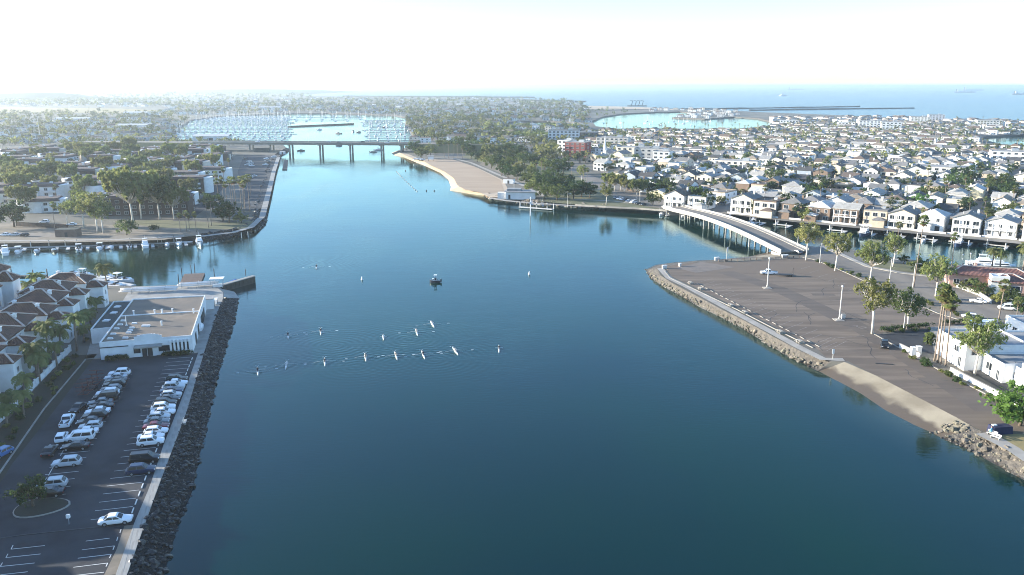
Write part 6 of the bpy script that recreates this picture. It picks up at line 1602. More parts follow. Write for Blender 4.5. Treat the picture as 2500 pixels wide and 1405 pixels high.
# dock beside the far bridge and skiffs
dock_boards('rowing_dock', [(689, 414), (701, 414), (703, 391), (694, 391)], .6, 'long brown dock floating along the rocks below the far bridge', 8)
for i, (px, k) in enumerate([((735, 369), 0), ((828, 357), 1), ((925, 367), 2), ((912, 372), 0)]): spawn('motorboat', K_POWER[k], f'small boat near the far bridge, {nth(i + 1)} from the left', 'boat', G(*px), .2, 1.1, 'boats near the far bridge', {'hull': (.1, .1, .11) if i < 2 else (.8, .8, .8)})
# ------------------------------------------------------------------ condominium point
def apartment(seed, w, d, st, detail=2, white=True):
    r = random.Random(seed); h = st * 2.85; kit = []
    m_ = MB(); m_.box(0, 0, -.3, w, d, h + .3); pale = white and seed % 5 in (1, 4); kit.append(P('wall', m_.mesh('wall', M['stucco'] if pale else M['brown']), col='wall'))
    m_ = MB(); m_.box(0, 0, h, w + 1.0, d + 1.0, 1.5, tx=.88, ty=.84); kit.append(P('roof', m_.mesh('roof', M['brownroof'])))
    if white:
        for sx in ((-1, 1) if seed % 2 else (1,)):
            m_ = MB(); ring = []
            rr = d * .36
            for k in range(13): a = PI / 2 + PI * k / 12; ring.append((-math.cos(a) * rr * .8 * -1 * 0 + math.cos(a) * rr * .8, math.sin(a) * rr))
            ring = [(-p[0] * -1 if sx < 0 else -p[0], p[1]) for p in ring]
            if sx > 0: ring = ring[::-1]
            m_.prism(ring, -.3, h + .9); kit.append(P('stair_tower', m_.mesh('stair_tower', M['stucco']), (sx * w / 2 * 1.0, -d * .1 if seed % 3 else d * .18, 0), col='wall'))
        m_ = MB(); m_.box(0, 0, -.3, w * .24, 1.2, h * .98); kit.append(P('wall', m_.mesh('wall', M['stucco']), (-w * .1, -d / 2 - .4, 0), col='wall'))
    wi = []
    for s in range(st):
        for k in range(max(2, int(w / 4))):
            x = -w / 2 + w * (k + .5) / max(2, int(w / 4))
            if white and abs(x + w * .1) < w * .15: continue
            wi.append((1.8, 1.35, (x, -d / 2, s * 2.85 + 1.5), 0))
        for sg_, rz in ((1, PI / 2), (-1, -PI / 2)): wi.append((1.2, 1.2, (sg_ * w / 2, d * .34, s * 2.85 + 1.5), rz))
    if detail == 2: kit += [window(a, b, l, rz) for a, b, l, rz in wi]
    else:
        m_ = MB()
        for a, b, l, rz in wi: m_.box(l[0] + .03 * math.sin(rz), l[1] - .03 * math.cos(rz), l[2] - b / 2, a, .06, b, rz)
        kit.append(P('windows', m_.mesh('windows', M['glass']), stuff=True))
    for k in range(2):
        m_ = MB(); m_.box(0, 0, 0, 1.6, 1.0, .7); kit.append(P('roof_vent', m_.mesh('roof_vent', M['white']), (w * (-.25 + .45 * k), -d * .2 + d * .35 * k, h + 1.48)))
    if seed % 2 == 0:
        m_ = MB()
        for s in range(1, st): m_.box(0, 0, s * 2.85 - .1, w * .3, 1.4, .15); m_.box(0, -.66, s * 2.85, w * .3, .08, .95)
        kit.append(P('balcony', m_.mesh('balcony', M['stucco']), (w * .27, -d / 2 - .7, 0), col='wall'))
    return kit
K_APT = [(apartment(i, 17 + (i * 5) % 7, 12 + (i * 3) % 4, 3 if i % 3 else 2, 2), apartment(i, 17 + (i * 5) % 7, 12 + (i * 3) % 4, 3 if i % 3 else 2, 1)) for i in range(5)]
GRND = [tuple(GL(*p)[:2]) for p in [(-250, 545), (120, 535), (270, 540), (425, 530), (500, 468), (535, 420), (560, 385), (470, 372), (300, 362), (100, 358), (-250, 362)]]
a0 = V2(GL(0, 530)); AX = Vector((1, .12)).normalized(); AY = Vector((-.12, 1)).normalized()
apts = []
k = 0
for j in range(14):
    for i in range(-9, 14):
        q = a0 + AX * (i * 29 + (j % 2) * 13 + rnd.uniform(-4, 4)) + AY * (j * 29 + rnd.uniform(-3, 3) + 4)
        if not inside(q, GRND): continue
        x, y = to_px((q.x, q.y, LZ))
        if not -70 < x < 560: continue
        apts.append((q, j, i))
APT_SPOTS = []
for (px, kit_, lab, rz) in [((352, 528), apartment(3, 40, 14, 3, 2, False), 'long dark brown condominium block behind the giant gum trees', .12), ((85, 522), apartment(1, 17, 12, 2, 2), 'white fronted condominium block behind the dark left tree', .3)]:
    q = V2(GL(*px)); spawn('apartment_block', kit_, lab, 'apartment block', (q.x, q.y + 9, LZ), rz, None, None, {'wall': (.8, .8, .78)}); APT_SPOTS.append((Vector((q.x, q.y + 9)), 0, 40 if px[0] > 200 else 41))
apts = [a for a in apts if min((a[0] - p[0]).length for p in APT_SPOTS) > 23]
a, b = V2(GL(40, 553)), V2(GL(172, 560)); t = thing('board_fence', 'long dark board fence above the parked cars on the left promenade', 'fence', (*a, LZ), math.atan2((b - a).y, (b - a).x)); L_ = (b - a).length
pn = MB(); pn.box(0, 0, .1, 2.3, .06, 2.0); pnm = pn.mesh('panel', M['brown']); po = MB(); po.box(0, 0, 0, .14, .14, 2.2); pom = po.mesh('post', M['darktimber'])
for i in range(int(L_ / 2.45)): part('panel', pnm, None, t, loc=(i * 2.45 + 1.2, 0, 0)); part('post', pom, None, t, loc=(i * 2.45, 0, 0))
cnt = {}
for q, j, i in apts:
    cnt[j] = cnt.get(j, 0) + 1; APT_SPOTS.append((q, j, cnt[j])); v = (i * 3 + j * 2) % 5
    kit = K_APT[v][0] if j < 3 else K_APT[v][1]
    rz = math.atan2(AX.y, AX.x) + rnd.choice((0, 0, PI / 2, -PI / 2)) + rnd.uniform(-.06, .06)
    spawn('apartment_block', kit, f'brown roofed condominium block, {nth(cnt[j])} from the left in the {nth(j + 1)} row from the water', 'apartment block', (q.x, q.y, LZ), rz, None, 'condominium blocks', {'wall': (.8, .8, .78) if (i + j) % 4 else (.66, .6, .52)})
def plant(kind, kit, label, px, s=1.0, grp=None, at=None, cat='tree'):
    q = GL(*px) if at is None else at
    return spawn(kind, kit, label, cat, (q.x, q.y, LZ), rnd.uniform(0, 6.3), s * rnd.uniform(.95, 1.05), grp)
BT = [((325, 545), 'G', 0, 1.55, 'very large gum tree in front of the brown condominium'), ((390, 535), 'G', 1, 1.3, 'large dark gum tree beside the diagonal road'), ((345, 535), 'G', 1, 1.3, 'tall gum tree behind the largest gum tree'), ((425, 535), 'G', 0, .95, 'gum tree at the corner of the diagonal road'),
      ((205, 556), 'g', 3, 1.2, 'bare limbed pale gum tree left of the largest gum tree'), ((238, 568), 'g', 3, 1.25, 'many stemmed gum tree on the promenade'), ((252, 570), 'g', 1, .95, 'slender gum tree on the promenade'), ((165, 552), 'g', 1, .8, 'thin gum tree beside the parked cars'),
      ((310, 575), 'b', 1, .85, 'round topped multi stemmed tree on the promenade verge'), ((35, 555), 'b', 0, 1.5, 'broad dark tree at the left edge above the promenade'), ((-10, 560), 'b', 2, 1.4, 'dark tree cut by the left edge'), ((520, 520), 'b', 0, 1.3, 'dark round tree among the shore palms'), ((560, 545), 'b', 2, 1.2, 'dark low tree on the condominium lawn'), ((545, 540), 'b', 0, 1.1, 'dark tree on the corner lawn'), ((590, 545), 'b', 3, .8, 'small sparse tree by the corner walkway'), ((375, 562), 's', 1, 2.0, 'wide dark bush on the promenade verge')]
for px, k, v, s, lab in BT:
    kit = K_GUMDENSE[v] if k == 'G' else kk[v] if k == 'g' else K_BROAD[v] if k == 'b' else K_SHRUB[v]
    plant({'G': 'gum_tree', 'g': 'gum_tree', 'b': 'round_tree', 's': 'bush'}[k], kit, lab, px, s)
for i, (px, v, s) in enumerate([((440, 566), 2, .75), ((456, 566), 2, .85), ((464, 566), 2, .75), ((480, 567), 2, .8), ((509, 556), 1, .95), ((516, 552), 1, .9), ((536, 505), 1, 1.0), ((548, 505), 1, 1.05), ((556, 510), 1, .95), ((566, 505), 1, 1.05), ((572, 510), 1, 1.1), ((578, 515), 1, 1.1), ((590, 512), 1, 1.15), ((598, 508), 1, 1.1), ((610, 515), 1, 1.2), ((596, 520), 1, 1.0), ((540, 440), 2, 1.1), ((548, 455), 2, 1.1), ((560, 430), 1, .8), ((134, 560), 1, .8), ((532, 470), 2, 1.1), ((612, 478), 1, .8)]):
    plant('fan_palm', K_FAN[v], f'tall fan palm on the condominium point, {nth(i + 1)} of the shoreline palms', px, s, 'fan palms of the condominium point', cat='palm tree')
# trees between the condominiums and along the diagonal road
ci = 0; used_ = set()
for j in range(28):
    for i in range(-9, 14):
        q = a0 + AX * (i * 29 + 14 + (j % 2) * 13 + rnd.uniform(-5, 5)) + AY * (j * 14.5 + 7 + rnd.uniform(-5, 5))
        x, y = to_px((q.x, q.y, LZ))
        if not inside(q, GRND) or not -60 < x < 560 or min((q - p[0]).length for p in APT_SPOTS) < 10.5: continue
        r_ = rnd.random(); ci += 1
        kit, nm, wd, s = (K_GUMDENSE[0], 'gum_tree', 'olive gum tree', rnd.uniform(.6, .98)) if r_ < .55 else (K_BROAD[0], 'round_tree', 'dark round tree', rnd.uniform(.9, 1.4)) if r_ < .75 else (K_BROAD[3], 'round_tree', 'olive round tree', rnd.uniform(.9, 1.3)) if r_ < .9 else (K_FAN[1], 'fan_palm', 'fan palm', rnd.uniform(.6, .9))
        nb = min(APT_SPOTS, key=lambda p: (q - p[0]).length); dq = q - nb[0]; rel = 'behind' if dq.y > abs(dq.x) else 'in front of' if -dq.y > abs(dq.x) else 'right of' if dq.x > 0 else 'left of'
        plant(nm, kit, f'{wd} {rel} the {nth(nb[2])} condominium block of the {nth(nb[1] + 1)} row' if (nm, nb[1], nb[2], rel) not in used_ else f'{wd} a little farther {rel} the {nth(nb[2])} condominium block of row {nth(nb[1] + 1)}', None, s, 'trees between the condominium blocks', Vector((q.x, q.y, 0))); used_.add((nm, nb[1], nb[2], rel))
box_thing('pump_house', (168, 577), 9, 5, 3.2, .1, 'timber', 'roofgreen', 'small brown hut with dark roof on the promenade', 'hut')
for i, (px, k, c_, rz) in enumerate([((12, 573), 'sedan', 'white', .1), ((36, 573), 'sedan', 'silver', .1), ((58, 574), 'hatch', 'black', .1), ((175, 548), 'sedan', 'white', .3), ((108, 542), 'suv', 'white', .2)]): car(k, c_, px, rz, f'{c_} {words[k]} parked above the left promenade, {nth(i + 1)} from the left', 'cars above the left promenade')
for i, (px, k, c_) in enumerate([((608, 394), 'sedan', 'white'), ((612, 399), 'suv', 'white'), ((603, 403), 'sedan', 'silver'), ((614, 405), 'sedan', 'white'), ((650, 388), 'suv', 'white'), ((652, 393), 'sedan', 'grey'), ((656, 397), 'suv', 'black'), ((648, 402), 'sedan', 'white'), ((620, 430), 'sedan', 'silver'), ((668, 384), 'van', 'white'), ((610, 433), 'sedan', 'white'), ((598, 388), 'suv', 'black')]): car(k, c_, px, .3, f'{c_} {words[k]} in the car park near the far bridge, {nth(i + 1)} counted from the hut side', 'cars near the far bridge')
box_thing('storage_hut', (640, 372), 14, 6, 4, .1, 'roofgreen', 'plastic', 'long dark shed under the far bridge approach', 'shed')
box_thing('storage_hut', (690, 377), 5, 3, 2.4, .1, 'white', 'white', 'white hut at the water end of the far bridge car park', 'hut')
mk = MB()
for i in range(26):
    t_ = i / 25
    q, r_ = V2(GL(676 - 26 * t_, 395 + 105 * t_ ** 1.3)), V2(GL(662 - 26 * t_, 395 + 105 * t_ ** 1.3)); line(mk, q, r_, .14, LZ + .09)
structure('road_markings', mk, M['paint'])

# ------------------------------------------------------------------ beach park
q = GL(1272, 484); t = thing('boat_house', 'low white boat house with two large doors on the beach park shore', 'building', q, -.1)
part('wall', walls_mesh(17, 9, 4.0), None, t).color = (.78, .78, .77, 1); m_ = MB(); m_.box(0, 0, 4.0, 18.5, 10.5, .3); m_.box(-4, 1, 4.3, 8, 6, 1.2); part('roof', m_, M['roofgrey'], t)
for x in (-1, 4): m_ = MB(); m_.box(x, -4.54, 0, 4.2, .08, 3.2); part('door', m_, M['white'], t)
for x in (-6.4,): m_ = MB(); m_.box(x, -4.54, 0, 1.2, .08, 2.4); part('door', m_, M['dark'], t)
o = part('wall', walls_mesh(6, 5, 3.2), None, t, loc=(-10.5, 0, 0)); o.color = (.7, .7, .7, 1)
lamp((1255, 478), 8, 'pale light pole beside the beach boat house')
q = GL(1052, 394); t = thing('lifeguard_tower', 'small white lifeguard hut on the sand near the far bridge', 'hut', (q.x, q.y, LZ), .1)
m_ = MB(); m_.box(0, 0, 1.6, 5, 4, 2.8); part('cabin', m_, M['white'], t); m_ = MB(); m_.box(0, 0, 4.4, 6, 5, .25); part('roof', m_, M['roofgrey'], t)
for x in (-2, 2):
    for y in (-1.5, 1.5): m_ = MB(); m_.box(x, y, 0, .3, .3, 1.6); part('leg', m_, M['timber'], t)
box_thing('rest_room', (1243, 448), 7, 4, 3, -.3, 'white', 'timber', 'small flat roofed hut behind the sand beach', 'hut')
for i, px in enumerate([(1018, 388), (1022, 389), (1026, 390), (1032, 391), (1015, 390)]):
    spawn('beached_dinghy', [P('hull', hull_mesh(5, 1.7, .7), col='hull')], f'small boat drawn up on the sand by the lifeguard hut, {nth(i + 1)} of the group', 'boat', GL(*px), .2 + .1 * i, 1.0, 'boats on the sand', {'hull': (.6, .62, .65)})
PK = [(1030, 388, 'b', 1, 1.3), (1050, 380, 'b', 3, 1.4), (1015, 376, 'b', 0, 1.5), (1085, 385, 'f', 1, .95), (1095, 387, 'f', 1, 1.0), (1108, 388, 'f', 1, 1.0), (1118, 386, 'f', 1, .95), (1130, 390, 'f', 2, 1.1), (1150, 388, 'b', 2, 1.3), (1165, 396, 'b', 0, 1.2), (1185, 400, 'b', 3, 1.2), (1200, 412, 'b', 1, 1.2), (1215, 408, 'b', 0, 1.4), (1225, 430, 'b', 2, 1.3), (1240, 436, 'b', 0, 1.2), (1245, 418, 'b', 1, 1.3), (1262, 440, 'b', 0, 1.2), (1270, 425, 'b', 3, 1.3),
      (1295, 458, 'b', 1, 1.3), (1305, 472, 'b', 3, 1.25), (1320, 462, 'b', 0, 1.35), (1330, 487, 'b', 1, 1.15), (1345, 478, 'b', 0, 1.5), (1360, 490, 'b', 1, 1.2), (1375, 470, 'b', 0, 1.5), (1388, 480, 'b', 2, 1.2), (1400, 486, 'b', 0, 1.2), (1420, 482, 'b', 0, 1.3), (1440, 484, 'b', 0, 1.1), (1480, 500, 'g', 3, .8), (1298, 430, 'b', 3, 1.2), (1310, 440, 'f', 1, .9), (1322, 436, 'f', 1, .95), (1340, 445, 'b', 1, 1.1), (1352, 430, 'b', 0, 1.5), (1375, 425, 'b', 0, 1.6), (1395, 440, 'f', 1, .8),
      (1425, 455, 'f', 1, .9), (1432, 458, 'f', 1, .85), (1420, 445, 'g', 2, 1.0), (1485, 465, 'G', 0, .62), (1500, 468, 'G', 0, .6), (1515, 466, 'G', 0, .6), (1525, 472, 'G', 0, .5), (1555, 488, 'G', 0, .66), (1562, 480, 'G', 0, .6), (1580, 478, 'b', 0, 1.2), (1594, 502, 'b', 1, .95), (1630, 480, 'b', 0, 1.4), (1640, 488, 'b', 1, 1.0), (1700, 504, 'G', 1, .62), (1712, 505, 'b', 1, 1.2), (1655, 492, 's', 0, 1.6), (1140, 375, 'b', 0, 1.5), (1160, 372, 'b', 1, 1.5), (1110, 372, 'b', 0, 1.4), (1080, 372, 'b', 1, 1.6), (1190, 385, 'b', 0, 1.4), (1220, 392, 'b', 2, 1.4), (1250, 398, 'b', 0, 1.4), (1280, 405, 'b', 1, 1.4), (1300, 412, 'b', 0, 1.4), (1330, 415, 'b', 3, 1.3),
      (1004, 372, 'b', 3, 1.3), (1120, 362, 'b', 1, 1.6), (1150, 358, 'b', 0, 1.6), (1180, 370, 'b', 2, 1.5), (1235, 378, 'b', 1, 1.5), (1265, 385, 'b', 0, 1.5), (1060, 362, 'f', 1, 1.0), (1098, 360, 'f', 1, 1.1), (1545, 470, 'b', 2, 1.0), (1610, 470, 'b', 0, 1.0)]
for i, (x, y, k, v, s) in enumerate(PK):
    kit, nm, wd = (K_BROAD[v], 'round_tree', ('dark round', 'green round', 'tall dark', 'olive round')[v] + ' tree') if k == 'b' else (K_FAN[v], 'fan_palm', 'thin fan palm') if k == 'f' else (kk[v], 'gum_tree', 'pale trunked gum tree') if k == 'g' else (K_GUMDENSE[v], 'gum_tree', 'golden olive gum tree') if k == 'G' else (K_SHRUB[v], 'bush', 'low bush')
    plant(nm, kit, f'{wd} in the beach park, {nth(i + 1)} counted from the far bridge', (x, y), s, 'trees of the beach park', cat='palm tree' if k == 'f' else 'tree')
for i, (px, k, c_) in enumerate([((1520, 487), 'sedan', 'white'), ((1527, 489), 'suv', 'black'), ((1534, 491), 'sedan', 'silver'), ((1546, 494), 'van', 'white'), ((1558, 497), 'sedan', 'black'), ((1512, 485), 'hatch', 'white'), ((1505, 483), 'sedan', 'grey'), ((1570, 499), 'sedan', 'dark grey')]): car(k, c_, px, .8, f'{c_} {words[k]} in the beach park car park, {nth(i + 1)} from the beach end', 'cars in the beach park')
# larger buildings behind the park: (centre px, w, d, storeys, wall colour, label, roof)
for (px, w_, d_, st, c_, lab, mm, rz) in [((1412, 384), 20, 15, 4, None, 'red brick block with flat roof behind the park trees', 'brick', -.45), ((1385, 378), 14, 14, 4, (.8, .79, .76), 'white block with small windows beside the red brick block', 'stucco', -.45),
                                     ((1378, 348), 36, 18, 4, (.6, .63, .66), 'blue-white glass office block beyond the red brick block', 'stucco', -.1), ((1552, 388), 30, 16, 3, (.75, .68, .55), 'cream block with rows of windows beyond the park', 'stucco', -.35), ((1590, 392), 26, 14, 3, (.5, .48, .45), 'grey box building right of the cream block', 'stucco', -.35),
                                     ((1620, 400), 14, 12, 3, (.84, .83, .8), 'white cube building near the cream block', 'stucco', -.4), ((1500, 360), 34, 20, 3, (.6, .56, .5), 'low tan hall behind the church spire', 'stucco', -.3), ((1805, 415), 34, 14, 2, (.78, .68, .56), 'long cream building among the bungalows', 'stucco', -.5), ((1430, 345), 30, 20, 3, (.2, .2, .22), 'dark roofed building right of the office block', 'brown', -.2),
                                     ((2135, 318), 40, 16, 4, (.82, .82, .8), 'long white apartment slab near the ocean', 'stucco', -.3), ((2070, 316), 24, 16, 3, (.84, .83, .8), 'white apartment block left of the long slab', 'stucco', -.3), ((2250, 306), 30, 18, 4, (.8, .77, .7), 'tan hotel block near the ocean', 'stucco', -.3), ((2470, 400), 26, 16, 3, (.84, .83, .8), 'white striped block at the right edge', 'stucco', -.4), ((2310, 432), 38, 18, 2, (.76, .72, .6), 'long cream hall among the houses', 'stucco', -.5), ((2290, 300), 26, 18, 4, (.5, .52, .56), 'grey hotel block near the ocean', 'stucco', -.3), ((2420, 310), 36, 20, 3, (.72, .7, .64), 'flat tan block at the ocean edge', 'stucco', -.3), ((2180, 322), 26, 18, 4, (.8, .8, .78), 'white block right of the long slab', 'stucco', -.3), ((1930, 310), 28, 18, 3, (.82, .82, .8), 'white block above the lagoon end', 'stucco', -.3)]:
    q = GL(*px); t = thing('large_building', lab, 'building', (q.x, q.y + d_ / 2, LZ), rz); h = st * 3.3
    o = part('wall', walls_mesh(w_, d_, h, m=mm), None, t)
    if c_: o.color = (*c_, 1)
    part('roof', roof_mesh('flat', w_, d_, 0, 0, 'roofgrey'), None, t, loc=(0, 0, h))
    m_ = MB(); m_.box(w_ * .2, 0, h, 5, 4, 2.2); part('roof_unit', m_, M['metal'], t)
    n_ = max(3, int(w_ / 4.5)); fm, pm2 = frame_mesh(2.4, 1.6, 1), pane_mesh(2.4, 1.6)
    for s in range(st):
        for i in range(n_):
            o = link('window', fm, t, (-w_ / 2 + w_ * (i + .5) / n_, -d_ / 2, s * 3.3 + 1.8)); link('pane', pm2, o)
        for sgx, rzz in ((1, PI / 2), (-1, -PI / 2)): o = link('window', fm, t, (sgx * w_ / 2, 0, s * 3.3 + 1.8), rzz); link('pane', pm2, o)
q = GL(1483, 388); t = thing('church', 'white church with a tall thin spire', 'church', q, -.4); part('wall', walls_mesh(8, 16, 5, 'y', 3), None, t).color = (.8, .8, .78, 1); o = part('roof', roof_mesh('gable', 8, 16, 3, .3, 'roof', 'y'), None, t, loc=(0, 0, 5)); o.color = (.3, .29, .28, 1)
m_ = MB(); m_.box(0, -9, -.2, 2.4, 2.4, 9); m_.tube([(0, -9, 8.8), (0, -9, 21)], [1.5, .06], 6); part('spire', m_, M['white'], t)

# ------------------------------------------------------------------ waterfront houses, canal boats and the rows behind
wf0, wf1 = V2(GL(1795, 526)), V2(GL(2480, 590)); WFD = (wf1 - wf0).normalized(); WFN = Vector((-WFD.y, WFD.x))
if WFN.y < 0: WFN = -WFN
HRZ = math.atan2(WFD.y, WFD.x)
HOOD = [tuple(GL(*p)[:2]) for p in [(1640, 506), (1590, 478), (1500, 440), (1445, 405), (1440, 372), (1420, 345), (1300, 328), (1180, 326), (1300, 318), (1500, 324), (1820, 324), (1960, 305), (2300, 309), (2640, 322), (2640, 329), (2380, 329), (2380, 366), (2640, 370), (2640, 620), (2500, 597), (1950, 544), (1780, 524)]]
BIG = [V2(GL(*p)) for p in [(1412, 384), (1385, 378), (1378, 348), (1552, 388), (1590, 392), (1620, 400), (1500, 360), (1805, 415), (2310, 432), (2470, 400), (2135, 318), (2250, 306), (1483, 388)]]
offs = [13.0]
while offs[-1] < 1500: offs.append(offs[-1] + (21 if len(offs) % 2 == 0 else 29))
plots = []
for j, of in enumerate(offs):
    s_ = -420.0 + rnd.uniform(0, 8)
    while s_ < 900:
        stp = rnd.uniform(10.8, 13.6) if j < 2 else rnd.uniform(9.6, 12.2); q = wf0 + WFD * s_ + WFN * (of + rnd.uniform(-1.5, 1.5)); s_ += stp
        # cross streets every 105 m
        if (s_ + j * .0) % 105 < 10: continue
        if not inside(q, HOOD) or min((q - b).length for b in BIG) < 24: continue
        x, y = to_px((q.x, q.y, LZ + 4))
        if not (1150 < x < 2580): continue
        plots.append((q, j, x, y, stp))
near_p = sorted(plots, key=lambda a: -a[3])[:300]; ids = set(id(a) for a in near_p)
rows = {}
for a in near_p: rows.setdefault(a[1], []).append(a)
spots_h = []
for j in sorted(rows):
    for n_, (q, jj, x, y, stp) in enumerate(sorted(rows[j], key=lambda a: a[2])):
        v = rnd.randrange(16); kit1, rf, st, kit2, w_ = K_HOUSE[v]
        spots_h.append((q, j, n_))
        if j == 0:
            while K_HOUSE[v][2] != 2: v = rnd.randrange(16)
            kit1, rf, st, kit2, w_ = K_HOUSE[v]
        wn, wc = WALLC[rnd.randrange(len(WALLC))]; rn, rc = ROOFC[rnd.randrange(len(ROOFC))]
        lab = f'{wn} {"two-storey" if st == 2 else "low"} house, {rn} {rf} roof, ' + (f'{nth(n_ + 1)} along the canal front' if j == 0 else f'{nth(n_ + 1)} in the {nth(j)} row behind the canal')
        spawn('house', kit2 if j < 2 else kit1, lab, 'house', (q.x, q.y, LZ), HRZ + (0 if j % 2 == 0 else PI) + rnd.uniform(-.05, .05), (min(1.08, (stp - 1.5) / w_), rnd.uniform(.9, 1.05), rnd.uniform(.95, 1.15) * (1.12 if j == 0 else 1)), 'houses beyond the canal', {'wall': wc, 'roof': rc})
FAR_P = [a for a in plots if id(a) not in ids]
mb = MB(); mb.sheet([(x, y, LZ + .05) for x, y in HOOD]); structure('paved_ground', mb, mat('paved_ground', (.3, .265, .22), .95, (.15, .138, .105), .07, detail=6, col3=(.14, .125, .105), scale3=.02))
# street surfaces between the rows
for j in range(0, 40):
    if j % 2 == 1 and j + 0 < len(offs) - 1:
        pass
mbs = MB()
for j in range(1, len(offs) - 1):
    if offs[j + 1] - offs[j] > 25 or offs[j] - offs[j - 1] > 25:
        of = (offs[j] + offs[j + 1]) / 2
        if offs[j + 1] - offs[j] < 25: continue
        s_ = -420
        while s_ < 900:
            a, b = wf0 + WFD * s_ + WFN * of, wf0 + WFD * (s_ + 12) + WFN * of; s_ += 12
            if inside(a, HOOD) and inside(b, HOOD):
                nn_ = WFN * 4.2; z = LZ + .1; mbs.quad((*(a - nn_), z), (*(b - nn_), z), (*(b + nn_), z), (*(a + nn_), z))
structure('street', mbs, M['road'])
ck_ = 0
for j in (1, 3, 5, 7):
    of = (offs[j] + offs[j + 1]) / 2 if offs[j + 1] - offs[j] > 25 else (offs[j - 1] + offs[j]) / 2
    s_ = -60
    while s_ < 420 and ck_ < 70:
        s_ += rnd.uniform(6.5, 22); q = wf0 + WFD * s_ + WFN * (of + 3.3); x, y = to_px((q.x, q.y, LZ))
        if not inside(q, HOOD) or not 1500 < x < 2540: continue
        ck_ += 1; kd_, cl_ = rnd.choice(('sedan', 'suv', 'hatch', 'sedan', 'van')), rnd.choice(('white', 'silver', 'black', 'grey', 'white', 'navy', 'maroon'))
        spawn('parked_car', K_CAR[kd_], f'{cl_} {words[kd_]} at the kerb of the {nth((j + 1) // 2)} street behind the canal, {nth(ck_)} car', 'car', (q.x, q.y, LZ + .11), HRZ, None, 'cars on the streets behind the canal', {'paint': CARC[cl_]})
# garden trees and street palms among the nearer houses
ti = 0
cand = []
for (hq, hj, hn) in spots_h:
    for sgn_ in (-1, 1):
        q = hq + WFD * rnd.uniform(4.4, 6.2) * sgn_ + WFN * rnd.uniform(-11, 11)
        if inside(q, HOOD): cand.append((q, f'{"right" if sgn_ > 0 else "left"} of the {nth(hn + 1)} house ' + ('of the canal front' if hj == 0 else f'in the {nth(hj)} row behind the canal')))
cand.sort(key=lambda k: k[0].length)
for q, where in cand[:330]:
    r_ = rnd.random(); ti += 1
    kit, nm, wd, s = (K_BROAD[0], 'garden_tree', 'dark round tree', rnd.uniform(.55, 1.1)) if r_ < .35 else (K_BROAD[1], 'garden_tree', 'green round tree', rnd.uniform(.5, 1.0)) if r_ < .55 else (K_BROAD[3], 'garden_tree', 'olive round tree', rnd.uniform(.5, .95)) if r_ < .7 else (K_FAN[1], 'fan_palm', 'fan palm', rnd.uniform(.55, .9)) if r_ < .85 else (K_BRIGHT, 'garden_tree', 'bright green tree', rnd.uniform(.5, .8)) if r_ < .9 else (K_SHRUB[0], 'bush', 'garden bush', rnd.uniform(1.2, 2.2))
    plant(nm, kit, f'{wd} {where}', None, s, 'garden trees beyond the canal', Vector((q.x, q.y, 0)))
for i, (px, v, s) in enumerate([((2010, 480), 0, 1.5), ((1985, 500), 0, 1.3), ((2240, 520), 'x', 1.3), ((2180, 530), 1, 1.2), ((2460, 500), 0, 1.7), ((2440, 478), 1, 1.6), ((2350, 460), 0, 1.8), ((2330, 470), 1, 1.5), ((1890, 455), 1, 1.5), ((1925, 520), 2, 1.2), ((1880, 430), 0, 1.4), ((1825, 400), 1, 1.2)]):
    plant('round_tree', K_BRIGHT if v == 'x' else K_BROAD[v], f'large street tree among the houses, {nth(i + 1)} of the tallest crowns', px, s, 'large trees among the houses')
# bulkhead, docks and boats along the canal front
di = 0
for n_, (q, jj, x, y, stp) in enumerate(sorted(rows.get(0, []), key=lambda a: a[2])):
    e = q - WFN * (offs[0] + .4); d = -WFN
    t = thing('private_dock', f'pale private dock below the {nth(n_ + 1)} house of the canal front', 'dock', (e.x, e.y, .55), math.atan2(WFD.y, WFD.x), 'private docks of the canal front')
    m_ = MB(); m_.box(0, -4, -.25, stp * .7, 1.8, .25); part('float', m_, M['deckwhite'], t)
    m_ = MB(); m_.box(stp * .3, -8, -.25, 1.2, 6.4, .25); part('finger', m_, M['deckwhite'], t)
    m_ = MB(); m_.bar((-stp * .25, 0, 1.7), (-stp * .25, -3.6, .05), 1.0, .1); part('gangway', m_, M['metal'], t)
    for k in range(2): m_ = MB(); m_.cyl(stp * (.3 - .55 * k), -5 if k else -11.5, -1.5, 2.2, .2); part('pile', m_, M['pole'], t)
    terr = thing('terrace', f'pale paved terrace before the {nth(n_ + 1)} house of the canal front', 'terrace', (*(q - WFN * (offs[0] - 4.2)), LZ - .1), math.atan2(WFD.y, WFD.x), 'terraces of the canal front')
    m_ = MB(); m_.box(0, 0, 0, stp * .97, 3.2, .26); part('paving', m_, M['pale_concrete'], terr); m_ = MB(); m_.box(0, -1.5, .26, stp * .97, .12, .75); part('railing', m_, M['white'], terr)
    if rnd.random() < .85:
        big = rnd.random() < .4; kit = K_YACHT[rnd.randrange(2)] if big else K_POWER[rnd.randrange(3)]
        p = e + d * (9.5 if big else 8) - WFD * (stp * .02); di += 1
        c_ = rnd.choice([(.82, .82, .82), (.8, .8, .8), (.03, .05, .1), (.8, .78, .74)])
        spawn('moored_yacht' if big else 'motorboat', kit, f'{"dark hulled" if c_[0] < .1 else "white"} {"cabin yacht" if big else "motorboat"} at the dock of the {nth(n_ + 1)} canal front house', 'boat', (p.x, p.y, .02), math.atan2(d.y, d.x) + rnd.uniform(-.08, .08), rnd.uniform(.85, 1.0), 'boats of the canal front', {'hull': c_})
